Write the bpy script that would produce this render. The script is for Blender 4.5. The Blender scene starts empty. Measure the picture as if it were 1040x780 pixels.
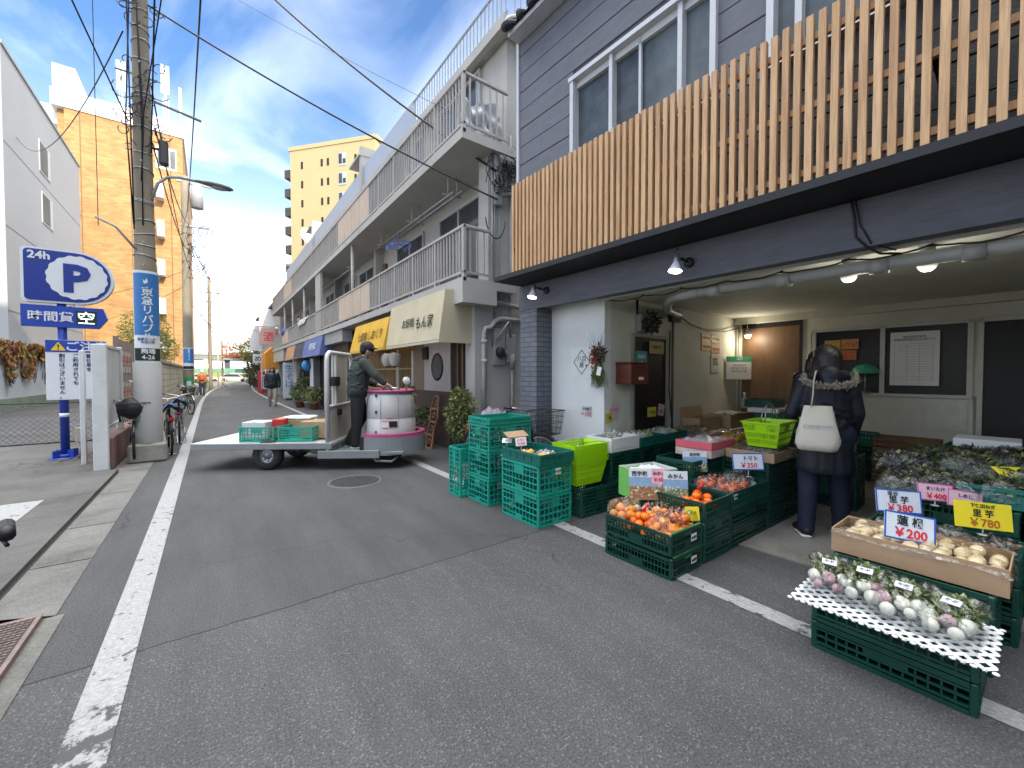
import bpy, bmesh, math, random
from mathutils import Matrix, Vector
from mathutils.geometry import tessellate_polygon
R = math.radians
rnd = random.Random(7)
scene = bpy.context.scene
COL = scene.collection
WM = {}          # world matrix of every root, by object name

def TR(x=0, y=0, z=0, rz=0, rx=0, ry=0):
    return Matrix.Translation((x, y, z)) @ Matrix.Rotation(R(rz), 4, 'Z') @ Matrix.Rotation(R(rx), 4, 'X') @ Matrix.Rotation(R(ry), 4, 'Y')
SHOP = TR(rz=2.4)   # the greengrocer building stands turned by 2.4 degrees from the street line

# ------------------------------------------------------------------ materials
MATS = {}
def nt_new(name):
    m = bpy.data.materials.new(name); m.use_nodes = True
    nt = m.node_tree; nt.nodes.clear()
    out = nt.nodes.new('ShaderNodeOutputMaterial'); b = nt.nodes.new('ShaderNodeBsdfPrincipled')
    nt.links.new(b.outputs[0], out.inputs[0])
    return m, nt, b, out
def N(nt, typ, **kw):
    n = nt.nodes.new(typ)
    for k, v in kw.items():
        if k.startswith('i_'):
            key = k[2:]
            n.inputs[int(key) if key.isdigit() else key.replace('_', ' ')].default_value = v
        else: setattr(n, k, v)
    return n
def ramp(nt, pts):
    n = nt.nodes.new('ShaderNodeValToRGB'); e = n.color_ramp.elements
    while len(e) < len(pts): e.new(0.5)
    for i, (p, c) in enumerate(pts):
        e[i].position = p; e[i].color = (c, c, c, 1) if isinstance(c, (int, float)) else (*c, 1)
    return n
def coords(nt, kind='obj'):
    if kind == 'obj':
        return nt.nodes.new('ShaderNodeTexCoord').outputs['Object']
    return nt.nodes.new('ShaderNodeNewGeometry').outputs['Position']
def mat(name, c, rough=.7, var=.12, scale=6., bump=.15, bscale=60., metal=0., spec=.4, ovar=0., stretch=None, trans=0., alpha=1., coat=0., dirt=0., dirtc=(.06,.055,.05), kind='obj', sheen=0):
    if name in MATS: return MATS[name]
    m, nt, b, out = nt_new(name); L = nt.links
    co = coords(nt, kind)
    if stretch:
        mp = N(nt, 'ShaderNodeMapping'); mp.inputs['Scale'].default_value = stretch; L.new(co, mp.inputs[0]); co = mp.outputs[0]
    n1 = N(nt, 'ShaderNodeTexNoise', i_Scale=scale, i_Detail=6., i_Roughness=.65); L.new(co, n1.inputs['Vector'])
    lo = [max(0, x*(1-var)) for x in c]; hi = [min(1, x*(1+var)) for x in c]
    r1 = ramp(nt, [(.3, lo), (.7, hi)]); L.new(n1.outputs[0], r1.inputs[0])
    colr = r1.outputs[0]
    if dirt:
        n3 = N(nt, 'ShaderNodeTexNoise', i_Scale=scale*.35, i_Detail=8., i_Roughness=.75); L.new(co, n3.inputs['Vector'])
        r3 = ramp(nt, [(.48, 0.), (.72, dirt)]); L.new(n3.outputs[0], r3.inputs[0])
        mx = N(nt, 'ShaderNodeMix', data_type='RGBA'); L.new(r3.outputs[0], mx.inputs[0]); L.new(colr, mx.inputs[6]); mx.inputs[7].default_value = (*dirtc, 1); colr = mx.outputs[2]
    if ovar:
        oi = N(nt, 'ShaderNodeObjectInfo'); ma = N(nt, 'ShaderNodeMapRange'); ma.inputs[3].default_value = 1-ovar; ma.inputs[4].default_value = 1+ovar
        L.new(oi.outputs['Random'], ma.inputs[0]); hs = N(nt, 'ShaderNodeHueSaturation'); L.new(ma.outputs[0], hs.inputs['Value']); L.new(colr, hs.inputs['Color']); colr = hs.outputs[0]
    L.new(colr, b.inputs['Base Color'])
    rr = N(nt, 'ShaderNodeMapRange'); rr.inputs[3].default_value = max(.02, rough-.08); rr.inputs[4].default_value = min(1, rough+.08)
    L.new(n1.outputs[0], rr.inputs[0]); L.new(rr.outputs[0], b.inputs['Roughness'])
    b.inputs['Metallic'].default_value = metal; b.inputs['Specular IOR Level'].default_value = spec
    if trans: b.inputs['Transmission Weight'].default_value = trans
    if alpha < 1: b.inputs['Alpha'].default_value = alpha
    if coat: b.inputs['Coat Weight'].default_value = coat
    if sheen: b.inputs['Sheen Weight'].default_value = sheen
    if bump:
        n2 = N(nt, 'ShaderNodeTexNoise', i_Scale=bscale, i_Detail=4.); L.new(co, n2.inputs['Vector'])
        bp = N(nt, 'ShaderNodeBump', i_Strength=bump, i_Distance=.01); L.new(n2.outputs[0], bp.inputs['Height']); L.new(bp.outputs[0], b.inputs['Normal'])
    MATS[name] = m; return m
def emis(name, c, s):
    m, nt, b, out = nt_new(name)
    b.inputs['Base Color'].default_value = (*c, 1); b.inputs['Emission Color'].default_value = (*c, 1); b.inputs['Emission Strength'].default_value = s
    return m
def glass(name, c=(.03,.035,.04), rough=.06, spec=.6, var=.3):
    # window glass seen from outside: dark room behind, sky on its surface
    return mat(name, c, rough, var, .8, .02, 3., 0, spec)
def brickmat(name, c1, c2, mortar, bw, bh, rough=.8, ms=.012, bump=.6):
    m, nt, b, out = nt_new(name); L = nt.links
    p = coords(nt, 'pos'); sx = N(nt, 'ShaderNodeSeparateXYZ'); L.new(p, sx.inputs[0])
    ad = N(nt, 'ShaderNodeMath', operation='ADD'); L.new(sx.outputs[0], ad.inputs[0]); L.new(sx.outputs[1], ad.inputs[1])
    cb = N(nt, 'ShaderNodeCombineXYZ'); L.new(ad.outputs[0], cb.inputs[0]); L.new(sx.outputs[2], cb.inputs[1])
    br = N(nt, 'ShaderNodeTexBrick'); L.new(cb.outputs[0], br.inputs['Vector'])
    br.inputs['Scale'].default_value = 1; br.inputs['Brick Width'].default_value = bw; br.inputs['Row Height'].default_value = bh; br.inputs['Mortar Size'].default_value = ms
    br.inputs['Color1'].default_value = (*c1, 1); br.inputs['Color2'].default_value = (*c2, 1); br.inputs['Mortar'].default_value = (*mortar, 1); br.inputs['Bias'].default_value = 0
    n = N(nt, 'ShaderNodeTexNoise', i_Scale=1.2, i_Detail=8.); L.new(p, n.inputs['Vector'])
    r = ramp(nt, [(.3, .78), (.7, 1.15)]); L.new(n.outputs[0], r.inputs[0])
    mx = N(nt, 'ShaderNodeMix', data_type='RGBA', blend_type='MULTIPLY'); mx.inputs[0].default_value = 1
    L.new(br.outputs[0], mx.inputs[6]); L.new(r.outputs[0], mx.inputs[7]); L.new(mx.outputs[2], b.inputs['Base Color'])
    b.inputs['Roughness'].default_value = rough
    bp = N(nt, 'ShaderNodeBump', i_Strength=bump, i_Distance=.01, invert=True); L.new(br.outputs['Fac'], bp.inputs['Height']); L.new(bp.outputs[0], b.inputs['Normal'])
    return m

# ------------------------------------------------------------------ mesh builder
class MB:
    def __init__(s, T=None):
        s.v = []; s.f = []; s.m = []; s.s = []; s.T = T or Matrix(); s.cm = 0
    def raw(s, vs, fs, smooth=False, X=None):
        M = s.T @ X if X else s.T
        o = len(s.v); s.v += [M @ Vector(p) for p in vs]
        for f in fs: s.f.append([o+i for i in f]); s.m.append(s.cm); s.s.append(smooth)
        return s
    def box(s, x0, x1, y0, y1, z0, z1, X=None):
        vs = [(x, y, z) for z in (z0, z1) for y in (y0, y1) for x in (x0, x1)]
        return s.raw(vs, [(0,2,3,1), (4,5,7,6), (0,1,5,4), (2,6,7,3), (0,4,6,2), (1,3,7,5)], False, X)
    def cb(s, c, d, X=None):     # box by centre and size
        return s.box(c[0]-d[0]/2, c[0]+d[0]/2, c[1]-d[1]/2, c[1]+d[1]/2, c[2]-d[2]/2, c[2]+d[2]/2, X)
    def bbox(s, x0, x1, y0, y1, z0, z1, b=.01, X=None):   # box with chamfered edges
        b = min(b, (x1-x0)*.45, (y1-y0)*.45, (z1-z0)*.45)
        vs = []; fs = []
        for z, i in ((z0, b), (z0+b, 0), (z1-b, 0), (z1, b)):
            X0, X1, Y0, Y1 = x0+i, x1-i, y0+i, y1-i
            vs += [(X0+b, Y0, z), (X1-b, Y0, z), (X1, Y0+b, z), (X1, Y1-b, z), (X1-b, Y1, z), (X0+b, Y1, z), (X0, Y1-b, z), (X0, Y0+b, z)]
        for k in range(3):
            for i in range(8):
                j = (i+1) % 8; fs.append((k*8+i, k*8+j, (k+1)*8+j, (k+1)*8+i))
        fs.append(tuple(range(7, -1, -1))); fs.append(tuple(range(24, 32)))
        return s.raw(vs, fs, False, X)
    def tube(s, pts, r, n=8, cap=True, smooth=True, closed=False, flat=1.):
        pts = [Vector(p) for p in pts]; k = len(pts)
        rs = list(r) if isinstance(r, (list, tuple)) else [r]*k
        vs = []; fs = []; up = None
        for i, p in enumerate(pts):
            if closed: d = pts[(i+1) % k]-pts[i-1]
            else: d = pts[min(i+1, k-1)]-pts[max(i-1, 0)]
            d = d.normalized() if d.length > 1e-9 else Vector((0, 0, 1))
            if up is None:
                a = Vector((0, 0, 1)) if abs(d.z) < .9 else Vector((1, 0, 0)); up = (a-d*a.dot(d)).normalized()
            else:
                up = up-d*up.dot(d); up = up.normalized() if up.length > 1e-6 else Vector((1, 0, 0))
            w = d.cross(up)
            for j in range(n):
                t = 2*math.pi*j/n; vs.append(p+(up*math.cos(t)*flat+w*math.sin(t))*rs[i])
        for i in range(k if closed else k-1):
            for j in range(n):
                a = i*n+j; b_ = i*n+(j+1) % n; c = ((i+1) % k)*n+(j+1) % n; d = ((i+1) % k)*n+j
                fs.append((a, b_, c, d))
        if cap and not closed:
            fs.append(tuple(range(n-1, -1, -1))); fs.append(tuple((k-1)*n+j for j in range(n)))
        return s.raw(vs, fs, smooth)
    def cyl(s, p0, p1, r, n=12, r1=None, smooth=True):
        return s.tube([p0, p1], [r, r if r1 is None else r1], n, True, smooth)
    def lathe(s, prof, n=16, X=None, smooth=True, a0=0, a1=2*math.pi):
        full = abs(a1-a0-2*math.pi) < 1e-6; m = n if full else n+1
        vs = []; fs = []
        for r, z in prof:
            for j in range(m):
                t = a0+(a1-a0)*j/n; vs.append((r*math.cos(t), r*math.sin(t), z))
        for i in range(len(prof)-1):
            for j in range(n):
                k = (j+1) % m; fs.append((i*m+j, i*m+k, (i+1)*m+k, (i+1)*m+j))
        return s.raw(vs, fs, smooth, X)
    def prism(s, poly, t0, t1, X=None, smooth=False):   # polygon in local xy, thickness along local z
        n = len(poly); tri = tessellate_polygon([[Vector((x, y, 0)) for x, y in poly]])
        vs = [(x, y, t0) for x, y in poly]+[(x, y, t1) for x, y in poly]
        fs = [(c, b, a) for a, b, c in tri]+[(a+n, b+n, c+n) for a, b, c in tri]
        area = sum(poly[i][0]*poly[(i+1) % n][1]-poly[(i+1) % n][0]*poly[i][1] for i in range(n))
        for i in range(n):
            j = (i+1) % n; fs.append((i, j, j+n, i+n) if area > 0 else (j, i, i+n, j+n))
        return s.raw(vs, fs, smooth, X)
    def ball(s, c, r, n=12, m=8, X=None, jit=0, rg=None):
        r = (r, r, r) if isinstance(r, (int, float)) else r
        vs = [(c[0], c[1], c[2]-r[2])]; fs = []
        for i in range(1, m):
            ph = -math.pi/2+math.pi*i/m
            for j in range(n):
                t = 2*math.pi*j/n; q = 1+((rg or rnd).uniform(-jit, jit) if jit else 0)
                vs.append((c[0]+r[0]*math.cos(ph)*math.cos(t)*q, c[1]+r[1]*math.cos(ph)*math.sin(t)*q, c[2]+r[2]*math.sin(ph)*q))
        vs.append((c[0], c[1], c[2]+r[2]))
        for j in range(n):
            k = (j+1) % n; fs.append((0, 1+k, 1+j)); fs.append((len(vs)-1, 1+(m-2)*n+j, 1+(m-2)*n+k))
            for i in range(m-2): fs.append((1+i*n+j, 1+i*n+k, 1+(i+1)*n+k, 1+(i+1)*n+j))
        return s.raw(vs, fs, True, X)
    def sheet(s, fn, nu, nv, X=None, smooth=True, thick=None):
        vs = [fn(i/nu, j/nv) for j in range(nv+1) for i in range(nu+1)]
        fs = [(j*(nu+1)+i, j*(nu+1)+i+1, (j+1)*(nu+1)+i+1, (j+1)*(nu+1)+i) for j in range(nv) for i in range(nu)]
        return s.raw(vs, fs, smooth, X)
    def mesh(s, name, mats, inv=None):
        me = bpy.data.meshes.new(name)
        vs = [(inv @ p) for p in s.v] if inv else s.v
        me.from_pydata([tuple(p) for p in vs], [], s.f)
        for m in (mats if isinstance(mats, (list, tuple)) else [mats]): me.materials.append(m)
        me.polygons.foreach_set('material_index', s.m); me.polygons.foreach_set('use_smooth', s.s)
        me.update(); return me
    def split(s, name, mats, parent, local=False):
        """every loose piece becomes a part of its own"""
        par = list(range(len(s.v)))
        def find(i):
            while par[i] != i: par[i] = par[par[i]]; i = par[i]
            return i
        for f in s.f:
            for i in f[1:]: par[find(i)] = find(f[0])
        comps = {}
        for k, f in enumerate(s.f): comps.setdefault(find(f[0]), []).append(k)
        out = []
        for ks in comps.values():
            m = MB(); idx = {}
            for k in ks:
                nf = []
                for i in s.f[k]:
                    if i not in idx: idx[i] = len(m.v); m.v.append(s.v[i])
                    nf.append(idx[i])
                m.f.append(nf); m.m.append(s.m[k]); m.s.append(s.s[k])
            out.append(m.build(name, mats, parent, local=local))
        return out
    def build(s, name, mats, parent=None, local=False, loc=None, rz=0, clean=True):
        """parent None: a top-level mesh whose origin is its base centre; parent given: a part (verts are world coords unless local)."""
        if parent is not None:
            inv = None if local else WM[parent.name].inverted()
            me = s.mesh(name, mats, inv)
            o = bpy.data.objects.new(name, me); o.parent = parent; COL.objects.link(o)
            WM[o.name] = WM[parent.name].copy()
            return o
        if local:
            me = s.mesh(name, mats); o = bpy.data.objects.new(name, me); COL.objects.link(o)
            place(o, loc or (0, 0, 0), rz); return o
        xs = [p.x for p in s.v]; ys = [p.y for p in s.v]; zs = [p.z for p in s.v]
        c = Vector(((min(xs)+max(xs))/2, (min(ys)+max(ys))/2, min(zs)))
        me = s.mesh(name, mats, Matrix.Translation(-c)); o = bpy.data.objects.new(name, me); o.location = c; COL.objects.link(o)
        WM[o.name] = Matrix.Translation(c); return o

def place(o, loc, rz=0, rx=0, ry=0):
    M = TR(loc[0], loc[1], loc[2], rz, rx, ry)
    o.location = M.to_translation(); o.rotation_euler = M.to_euler(); WM[o.name] = M
def tag(o, label=None, cat=None, group=None, kind=None):
    if label: o['label'] = label
    if cat: o['category'] = cat
    if group: o['group'] = group
    if kind: o['kind'] = kind
    return o
def thing(name, label, cat, loc=(0, 0, 0), rz=0, group=None, rx=0, ry=0):
    o = bpy.data.objects.new(name, None); o.empty_display_size = .1; COL.objects.link(o)
    place(o, loc, rz, rx, ry); return tag(o, label, cat, group)
def struct(name, mb, m): return tag(mb.build(name, m), kind='structure')
KIDS = {}
def kids(o): return [c for c in COL.objects if c.parent is o]
def dup(root, loc, rz=0, label=None, group=None, rx=0, ry=0, scale=None):
    r = root.copy(); COL.objects.link(r); place(r, loc, rz, rx, ry)
    if scale: r.scale = scale
    if label: r['label'] = label
    if group: r['group'] = group
    if root.name not in KIDS: KIDS[root.name] = [(c, kids(c)) for c in kids(root)]
    for c, gs in KIDS[root.name]:
        d = c.copy(); COL.objects.link(d); d.parent = r
        for g in gs:
            e = g.copy(); COL.objects.link(e); e.parent = d
    return r
_tc = {}
def text(s, size, m, parent, X, align='CENTER', depth=.002, name='lettering', local=False, bold=0., sx=1., vert=False, lh=1.0, emb=True):
    """lettering standing in local xz of X (text x -> X's x, text up -> X's y); thin extruded letters"""
    key = (s, align, bold, vert, lh)
    if key not in _tc:
        vs, fs = [], []
        items = [(s, 0, 0)] if not vert else [(ch, 0, -i*lh) for i, ch in enumerate(s)]
        for body, ox, oy in items:
            c = bpy.data.curves.new('t', 'FONT'); c.body = body; c.align_x = 'CENTER' if vert else align; c.resolution_u = 2
            c.offset = bold; c.extrude = .001
            o = bpy.data.objects.new('t', c); COL.objects.link(o)
            me = bpy.data.meshes.new_from_object(o.evaluated_get(bpy.context.evaluated_depsgraph_get()))
            k = len(vs); vs += [(v.co.x+ox, v.co.y+oy, v.co.z) for v in me.vertices]
            fs += [tuple(k+i for i in p.vertices) for p in me.polygons]
            bpy.data.objects.remove(o); bpy.data.curves.remove(c); bpy.data.meshes.remove(me)
        _tc[key] = (vs, fs)
    vs, fs = _tc[key]
    mb = MB(Matrix() if local else Matrix()); mb.raw([(x*size*sx, y*size, z*depth/.001*.5) for x, y, z in vs], fs, False, X)
    if isinstance(parent, MB):
        parent.raw([(x*size*sx, y*size, z*depth/.001*.5) for x, y, z in vs], fs, False, X); return None
    return mb.build(name, m, parent, local=local)
def remesh_blobs(name, blobs, m, parent, vox=.012, sm=2, extra=None, local=True):
    """capsules (p0, r0, p1, r1[, flatten]) fused by voxel remesh into one continuous skin"""
    mb = MB()
    for b in blobs:
        p0, r0, p1, r1 = b[:4]
        p0 = Vector(p0); p1 = Vector(p1); fl = b[4] if len(b) > 4 else 1.
        L = (p1-p0).length
        if L < 1e-4:
            mb.ball(p0, r0 if isinstance(r0, tuple) else (r0, r0*fl, r0), 14, 10); continue
        d = (p1-p0)/L; pts = []; rs = []
        for k in range(4):
            t = math.pi/2*(1-k/4.); pts.append(p0-d*r0*math.sin(t)); rs.append(max(.002, r0*math.cos(t)))
        for k in range(5):
            t = k/4.; pts.append(p0.lerp(p1, t)); rs.append(r0+(r1-r0)*t)
        for k in range(1, 5):
            t = math.pi/2*k/4.; pts.append(p1+d*r1*math.sin(t)); rs.append(max(.002, r1*math.cos(t)))
        k0 = len(mb.v); mb.tube(pts, rs, 14)
        if fl != 1.:
            for i in range(k0, len(mb.v)):
                q = mb.v[i]; t = max(0, min(1, (q-p0).dot(d)/L)); c = p0.lerp(p1, t); mb.v[i] = Vector((q.x, c.y+(q.y-c.y)*fl, q.z))
    if extra: extra(mb)
    me = mb.mesh('tmp', m); o = bpy.data.objects.new('tmp', me); COL.objects.link(o)
    a = o.modifiers.new('a', 'REMESH'); a.mode = 'VOXEL'; a.voxel_size = vox; a.use_smooth_shade = True
    if sm: b = o.modifiers.new('b', 'SMOOTH'); b.factor = .5; b.iterations = sm
    me2 = bpy.data.meshes.new_from_object(o.evaluated_get(bpy.context.evaluated_depsgraph_get())); me2.name = name
    bpy.data.objects.remove(o)
    me2.materials.clear(); me2.materials.append(m)
    for p in me2.polygons: p.use_smooth = True
    q = bpy.data.objects.new(name, me2); COL.objects.link(q)
    if parent is not None: q.parent = parent; WM[q.name] = WM[parent.name].copy()
    return q
def leaves(mb, c, r, n, size, rg, shape='ball', lobes=None, droop=.3, asp=2.2):
    for _ in range(n):
        if lobes:
            q = rg.choice(lobes); cc, rr = Vector(q[0]), q[1]
        else: cc, rr = Vector(c), r
        rr = (rr, rr, rr) if isinstance(rr, (int, float)) else rr
        while True:
            u = Vector((rg.uniform(-1, 1), rg.uniform(-1, 1), rg.uniform(-1, 1)))
            if .25 < u.length < 1: break
        u = u.normalized()*(u.length**.5)
        p = cc+Vector((u.x*rr[0], u.y*rr[1], u.z*rr[2]))
        d = Vector((rg.gauss(0, 1), rg.gauss(0, 1), rg.gauss(0, .7)-droop))+u*.8; d.normalize()
        w = d.cross(Vector((rg.gauss(0, 1), rg.gauss(0, 1), rg.gauss(0, 1))))
        if w.length < .05: continue
        w.normalize(); s = size*rg.uniform(.6, 1.3)
        mb.cm = rg.choice((0, 0, 0, 1, 1, 2)) if mb.__dict__.get('tri') else 0
        nn = d.cross(w)*s*.12
        mb.raw([p, p+d*s*.5+w*s/asp*.5+nn, p+d*s, p+d*s*.5-w*s/asp*.5+nn], [(0, 1, 2, 3)])
# ------------------------------------------------------------------ camera
cam_d = bpy.data.cameras.new('camera'); cam = bpy.data.objects.new('camera', cam_d); COL.objects.link(cam)
cam_d.sensor_width = 36; cam_d.lens = 414/1040*36; cam_d.clip_end = 2000; cam_d.clip_start = .05
cam.location = (0, 0, 1.4)
_f = Vector((math.sin(R(36.5))*math.cos(R(1.4)), math.cos(R(36.5))*math.cos(R(1.4)), -math.sin(R(1.4))))
cam.rotation_euler = _f.to_track_quat('-Z', 'Y').to_euler()
scene.camera = cam
# ------------------------------------------------------------------ sky and sun
SUN_EL, SUN_AZ = 27., 10.      # the sun stands behind the camera, a little to the right (azimuth from -Y towards +X)
w = bpy.data.worlds.new('World'); scene.world = w; w.use_nodes = True
nt = w.node_tree; nt.nodes.clear(); L = nt.links
sky = N(nt, 'ShaderNodeTexSky', sky_type='NISHITA', sun_disc=False, sun_elevation=R(SUN_EL), sun_rotation=R(180-SUN_AZ), air_density=1.3, dust_density=1.6, ozone_density=1.5)
tc = N(nt, 'ShaderNodeTexCoord'); sp = N(nt, 'ShaderNodeSeparateXYZ'); L.new(tc.outputs['Generated'], sp.inputs[0])
# thin high cloud: noise on the plane above (direction / height)
mx = N(nt, 'ShaderNodeMath', operation='MAXIMUM', i_1=.06); L.new(sp.outputs[2], mx.inputs[0])
dv = N(nt, 'ShaderNodeVectorMath', operation='DIVIDE'); L.new(tc.outputs['Generated'], dv.inputs[0])
cb = N(nt, 'ShaderNodeCombineXYZ'); [L.new(mx.outputs[0], cb.inputs[i]) for i in range(3)]; L.new(cb.outputs[0], dv.inputs[1])
mp = N(nt, 'ShaderNodeMapping'); mp.inputs['Scale'].default_value = (1.1, .55, 0); mp.inputs['Rotation'].default_value = (0, 0, R(-35)); mp.inputs['Location'].default_value = (2.3, .7, 0); L.new(dv.outputs[0], mp.inputs[0])
n1 = N(nt, 'ShaderNodeTexNoise', i_Scale=1.6, i_Detail=7., i_Roughness=.52, i_Distortion=.6); L.new(mp.outputs[0], n1.inputs['Vector'])
rc = ramp(nt, [(.38, 0.), (.85, .55)]); L.new(n1.outputs[0], rc.inputs[0])
# near the horizon the air is white
hz = ramp(nt, [(.0, 1.), (.17, .8), (.34, .15), (.5, 0.)]); L.new(sp.outputs[2], hz.inputs[0])
mm = N(nt, 'ShaderNodeMath', operation='MAXIMUM'); L.new(rc.outputs[0], mm.inputs[0]); L.new(hz.outputs[0], mm.inputs[1])
mix = N(nt, 'ShaderNodeMix', data_type='RGBA'); L.new(mm.outputs[0], mix.inputs[0]); sat = N(nt, 'ShaderNodeMix', data_type='RGBA', blend_type='MULTIPLY'); sat.inputs[0].default_value = 1; L.new(sky.outputs[0], sat.inputs[6]); sat.inputs[7].default_value = (.52, .70, .96, 1); L.new(sat.outputs[2], mix.inputs[6]); mix.inputs[7].default_value = (9.5, 9.9, 10.6, 1)
# unseen sky overhead whitened like cloud, added to brighten the street
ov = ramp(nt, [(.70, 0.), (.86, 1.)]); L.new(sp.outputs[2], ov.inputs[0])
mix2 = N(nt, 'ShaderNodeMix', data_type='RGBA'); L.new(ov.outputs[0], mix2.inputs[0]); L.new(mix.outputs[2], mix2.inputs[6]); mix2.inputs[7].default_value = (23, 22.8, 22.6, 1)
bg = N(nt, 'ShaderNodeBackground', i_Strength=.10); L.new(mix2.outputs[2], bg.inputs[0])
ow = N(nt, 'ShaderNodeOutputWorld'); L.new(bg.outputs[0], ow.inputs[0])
sd = bpy.data.lights.new('sun', 'SUN'); sd.energy = 2.2; sd.angle = R(.5); sd.color = (1, .90, .76)
so = bpy.data.objects.new('sun', sd); COL.objects.link(so)
_s = Vector((math.sin(R(SUN_AZ))*math.cos(R(SUN_EL)), -math.cos(R(SUN_AZ))*math.cos(R(SUN_EL)), math.sin(R(SUN_EL))))
so.rotation_euler = _s.to_track_quat('Z', 'Y').to_euler(); so.location = (0, -5, 30)
scene.view_settings.view_transform = 'Standard'; scene.view_settings.look = 'None'; scene.view_settings.gamma = 1; scene.view_settings.use_curve_mapping = False
scene.view_settings.exposure = 1.55
scene.cycles.max_bounces = 6; scene.cycles.diffuse_bounces = 3; scene.cycles.glossy_bounces = 3; scene.cycles.transmission_bounces = 4; scene.cycles.transparent_max_bounces = 12
scene.cycles.use_denoising = True
# ------------------------------------------------------------------ ground
def road_off(y): return 0 if y < 22 else (y-22)**2*.0011
def asphalt():
    m, nt, b, out = nt_new('asphalt'); L = nt.links; p = coords(nt, 'pos')
    sx = N(nt, 'ShaderNodeSeparateXYZ'); L.new(p, sx.inputs[0])
    # older coarse surface on the near side of the joint at y = 2.75
    jn = N(nt, 'ShaderNodeTexNoise', i_Scale=2.2, i_Detail=6.); L.new(p, jn.inputs['Vector'])
    ja = N(nt, 'ShaderNodeMath', operation='MULTIPLY_ADD', i_1=.10, i_2=0.); L.new(jn.outputs[0], ja.inputs[0]); L.new(sx.outputs[1], ja.inputs[2])
    near = N(nt, 'ShaderNodeMath', operation='LESS_THAN', i_1=2.80); L.new(ja.outputs[0], near.inputs[0])
    big = N(nt, 'ShaderNodeTexNoise', i_Scale=.55, i_Detail=7., i_Roughness=.6); L.new(p, big.inputs['Vector'])
    r0 = ramp(nt, [(.3, (.056, .0575, .058)), (.7, (.080, .0815, .0815))]); L.new(big.outputs[0], r0.inputs[0])
    fine = N(nt, 'ShaderNodeTexNoise', i_Scale=110., i_Detail=5.); L.new(p, fine.inputs['Vector'])
    rf = ramp(nt, [(.32, .42), (.68, 1.62)]); L.new(fine.outputs[0], rf.inputs[0])
    m1 = N(nt, 'ShaderNodeMix', data_type='RGBA', blend_type='MULTIPLY'); m1.inputs[0].default_value = .8; L.new(r0.outputs[0], m1.inputs[6]); L.new(rf.outputs[0], m1.inputs[7])
    # pale stones worn free in the coarse part
    vo = N(nt, 'ShaderNodeTexVoronoi', i_Scale=95.); L.new(p, vo.inputs['Vector'])
    vs = N(nt, 'ShaderNodeSeparateColor'); L.new(vo.outputs['Color'], vs.inputs[0])
    st = N(nt, 'ShaderNodeMath', operation='GREATER_THAN', i_1=.80); L.new(vs.outputs[0], st.inputs[0])
    ds = N(nt, 'ShaderNodeMath', operation='LESS_THAN', i_1=.42); L.new(vo.outputs['Distance'], ds.inputs[0])
    sm = N(nt, 'ShaderNodeMath', operation='MULTIPLY'); L.new(st.outputs[0], sm.inputs[0]); L.new(ds.outputs[0], sm.inputs[1])
    nm = N(nt, 'ShaderNodeMapRange'); nm.inputs[3].default_value = .12; nm.inputs[4].default_value = .55; L.new(near.outputs[0], nm.inputs[0])
    sn = N(nt, 'ShaderNodeMath', operation='MULTIPLY'); L.new(sm.outputs[0], sn.inputs[0]); L.new(nm.outputs[0], sn.inputs[1])
    m2 = N(nt, 'ShaderNodeMix', data_type='RGBA'); L.new(sn.outputs[0], m2.inputs[0]); L.new(m1.outputs[2], m2.inputs[6]); m2.inputs[7].default_value = (.19, .19, .185, 1)
    dk = N(nt, 'ShaderNodeMapRange'); dk.inputs[3].default_value = .85; dk.inputs[4].default_value = .96; L.new(near.outputs[0], dk.inputs[0])
    hs = N(nt, 'ShaderNodeHueSaturation'); L.new(dk.outputs[0], hs.inputs['Value']); L.new(m2.outputs[2], hs.inputs['Color'])
    # cracks and the joint itself
    cr = N(nt, 'ShaderNodeMath', operation='SUBTRACT', i_1=2.80); L.new(ja.outputs[0], cr.inputs[0])
    ab = N(nt, 'ShaderNodeMath', operation='ABSOLUTE'); L.new(cr.outputs[0], ab.inputs[0])
    lt = N(nt, 'ShaderNodeMath', operation='LESS_THAN', i_1=.006); L.new(ab.outputs[0], lt.inputs[0])
    m3 = N(nt, 'ShaderNodeMix', data_type='RGBA'); L.new(lt.outputs[0], m3.inputs[0]); L.new(hs.outputs[0], m3.inputs[6]); m3.inputs[7].default_value = (.02, .02, .021, 1)
    # wandering hairline cracks, only here and there
    wn = N(nt, 'ShaderNodeTexNoise', i_Scale=1.1, i_Detail=4.); L.new(p, wn.inputs['Vector']); wv = N(nt, 'ShaderNodeVectorMath', operation='MULTIPLY_ADD'); wv.inputs[1].default_value = (1.1, 1.1, 0); L.new(wn.outputs['Color'], wv.inputs[0]); L.new(p, wv.inputs[2])
    vc = N(nt, 'ShaderNodeTexVoronoi', i_Scale=.42, feature='DISTANCE_TO_EDGE'); L.new(wv.outputs[0], vc.inputs['Vector']); lc = N(nt, 'ShaderNodeMath', operation='LESS_THAN', i_1=.0028); L.new(vc.outputs['Distance'], lc.inputs[0])
    mk = N(nt, 'ShaderNodeTexNoise', i_Scale=.35, i_Detail=2.); L.new(p, mk.inputs['Vector']); mg = N(nt, 'ShaderNodeMath', operation='GREATER_THAN', i_1=.52); L.new(mk.outputs[0], mg.inputs[0]); ml = N(nt, 'ShaderNodeMath', operation='MULTIPLY'); L.new(lc.outputs[0], ml.inputs[0]); L.new(mg.outputs[0], ml.inputs[1]); m8 = N(nt, 'ShaderNodeMath', operation='MULTIPLY', i_1=.65); L.new(ml.outputs[0], m8.inputs[0])
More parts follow.
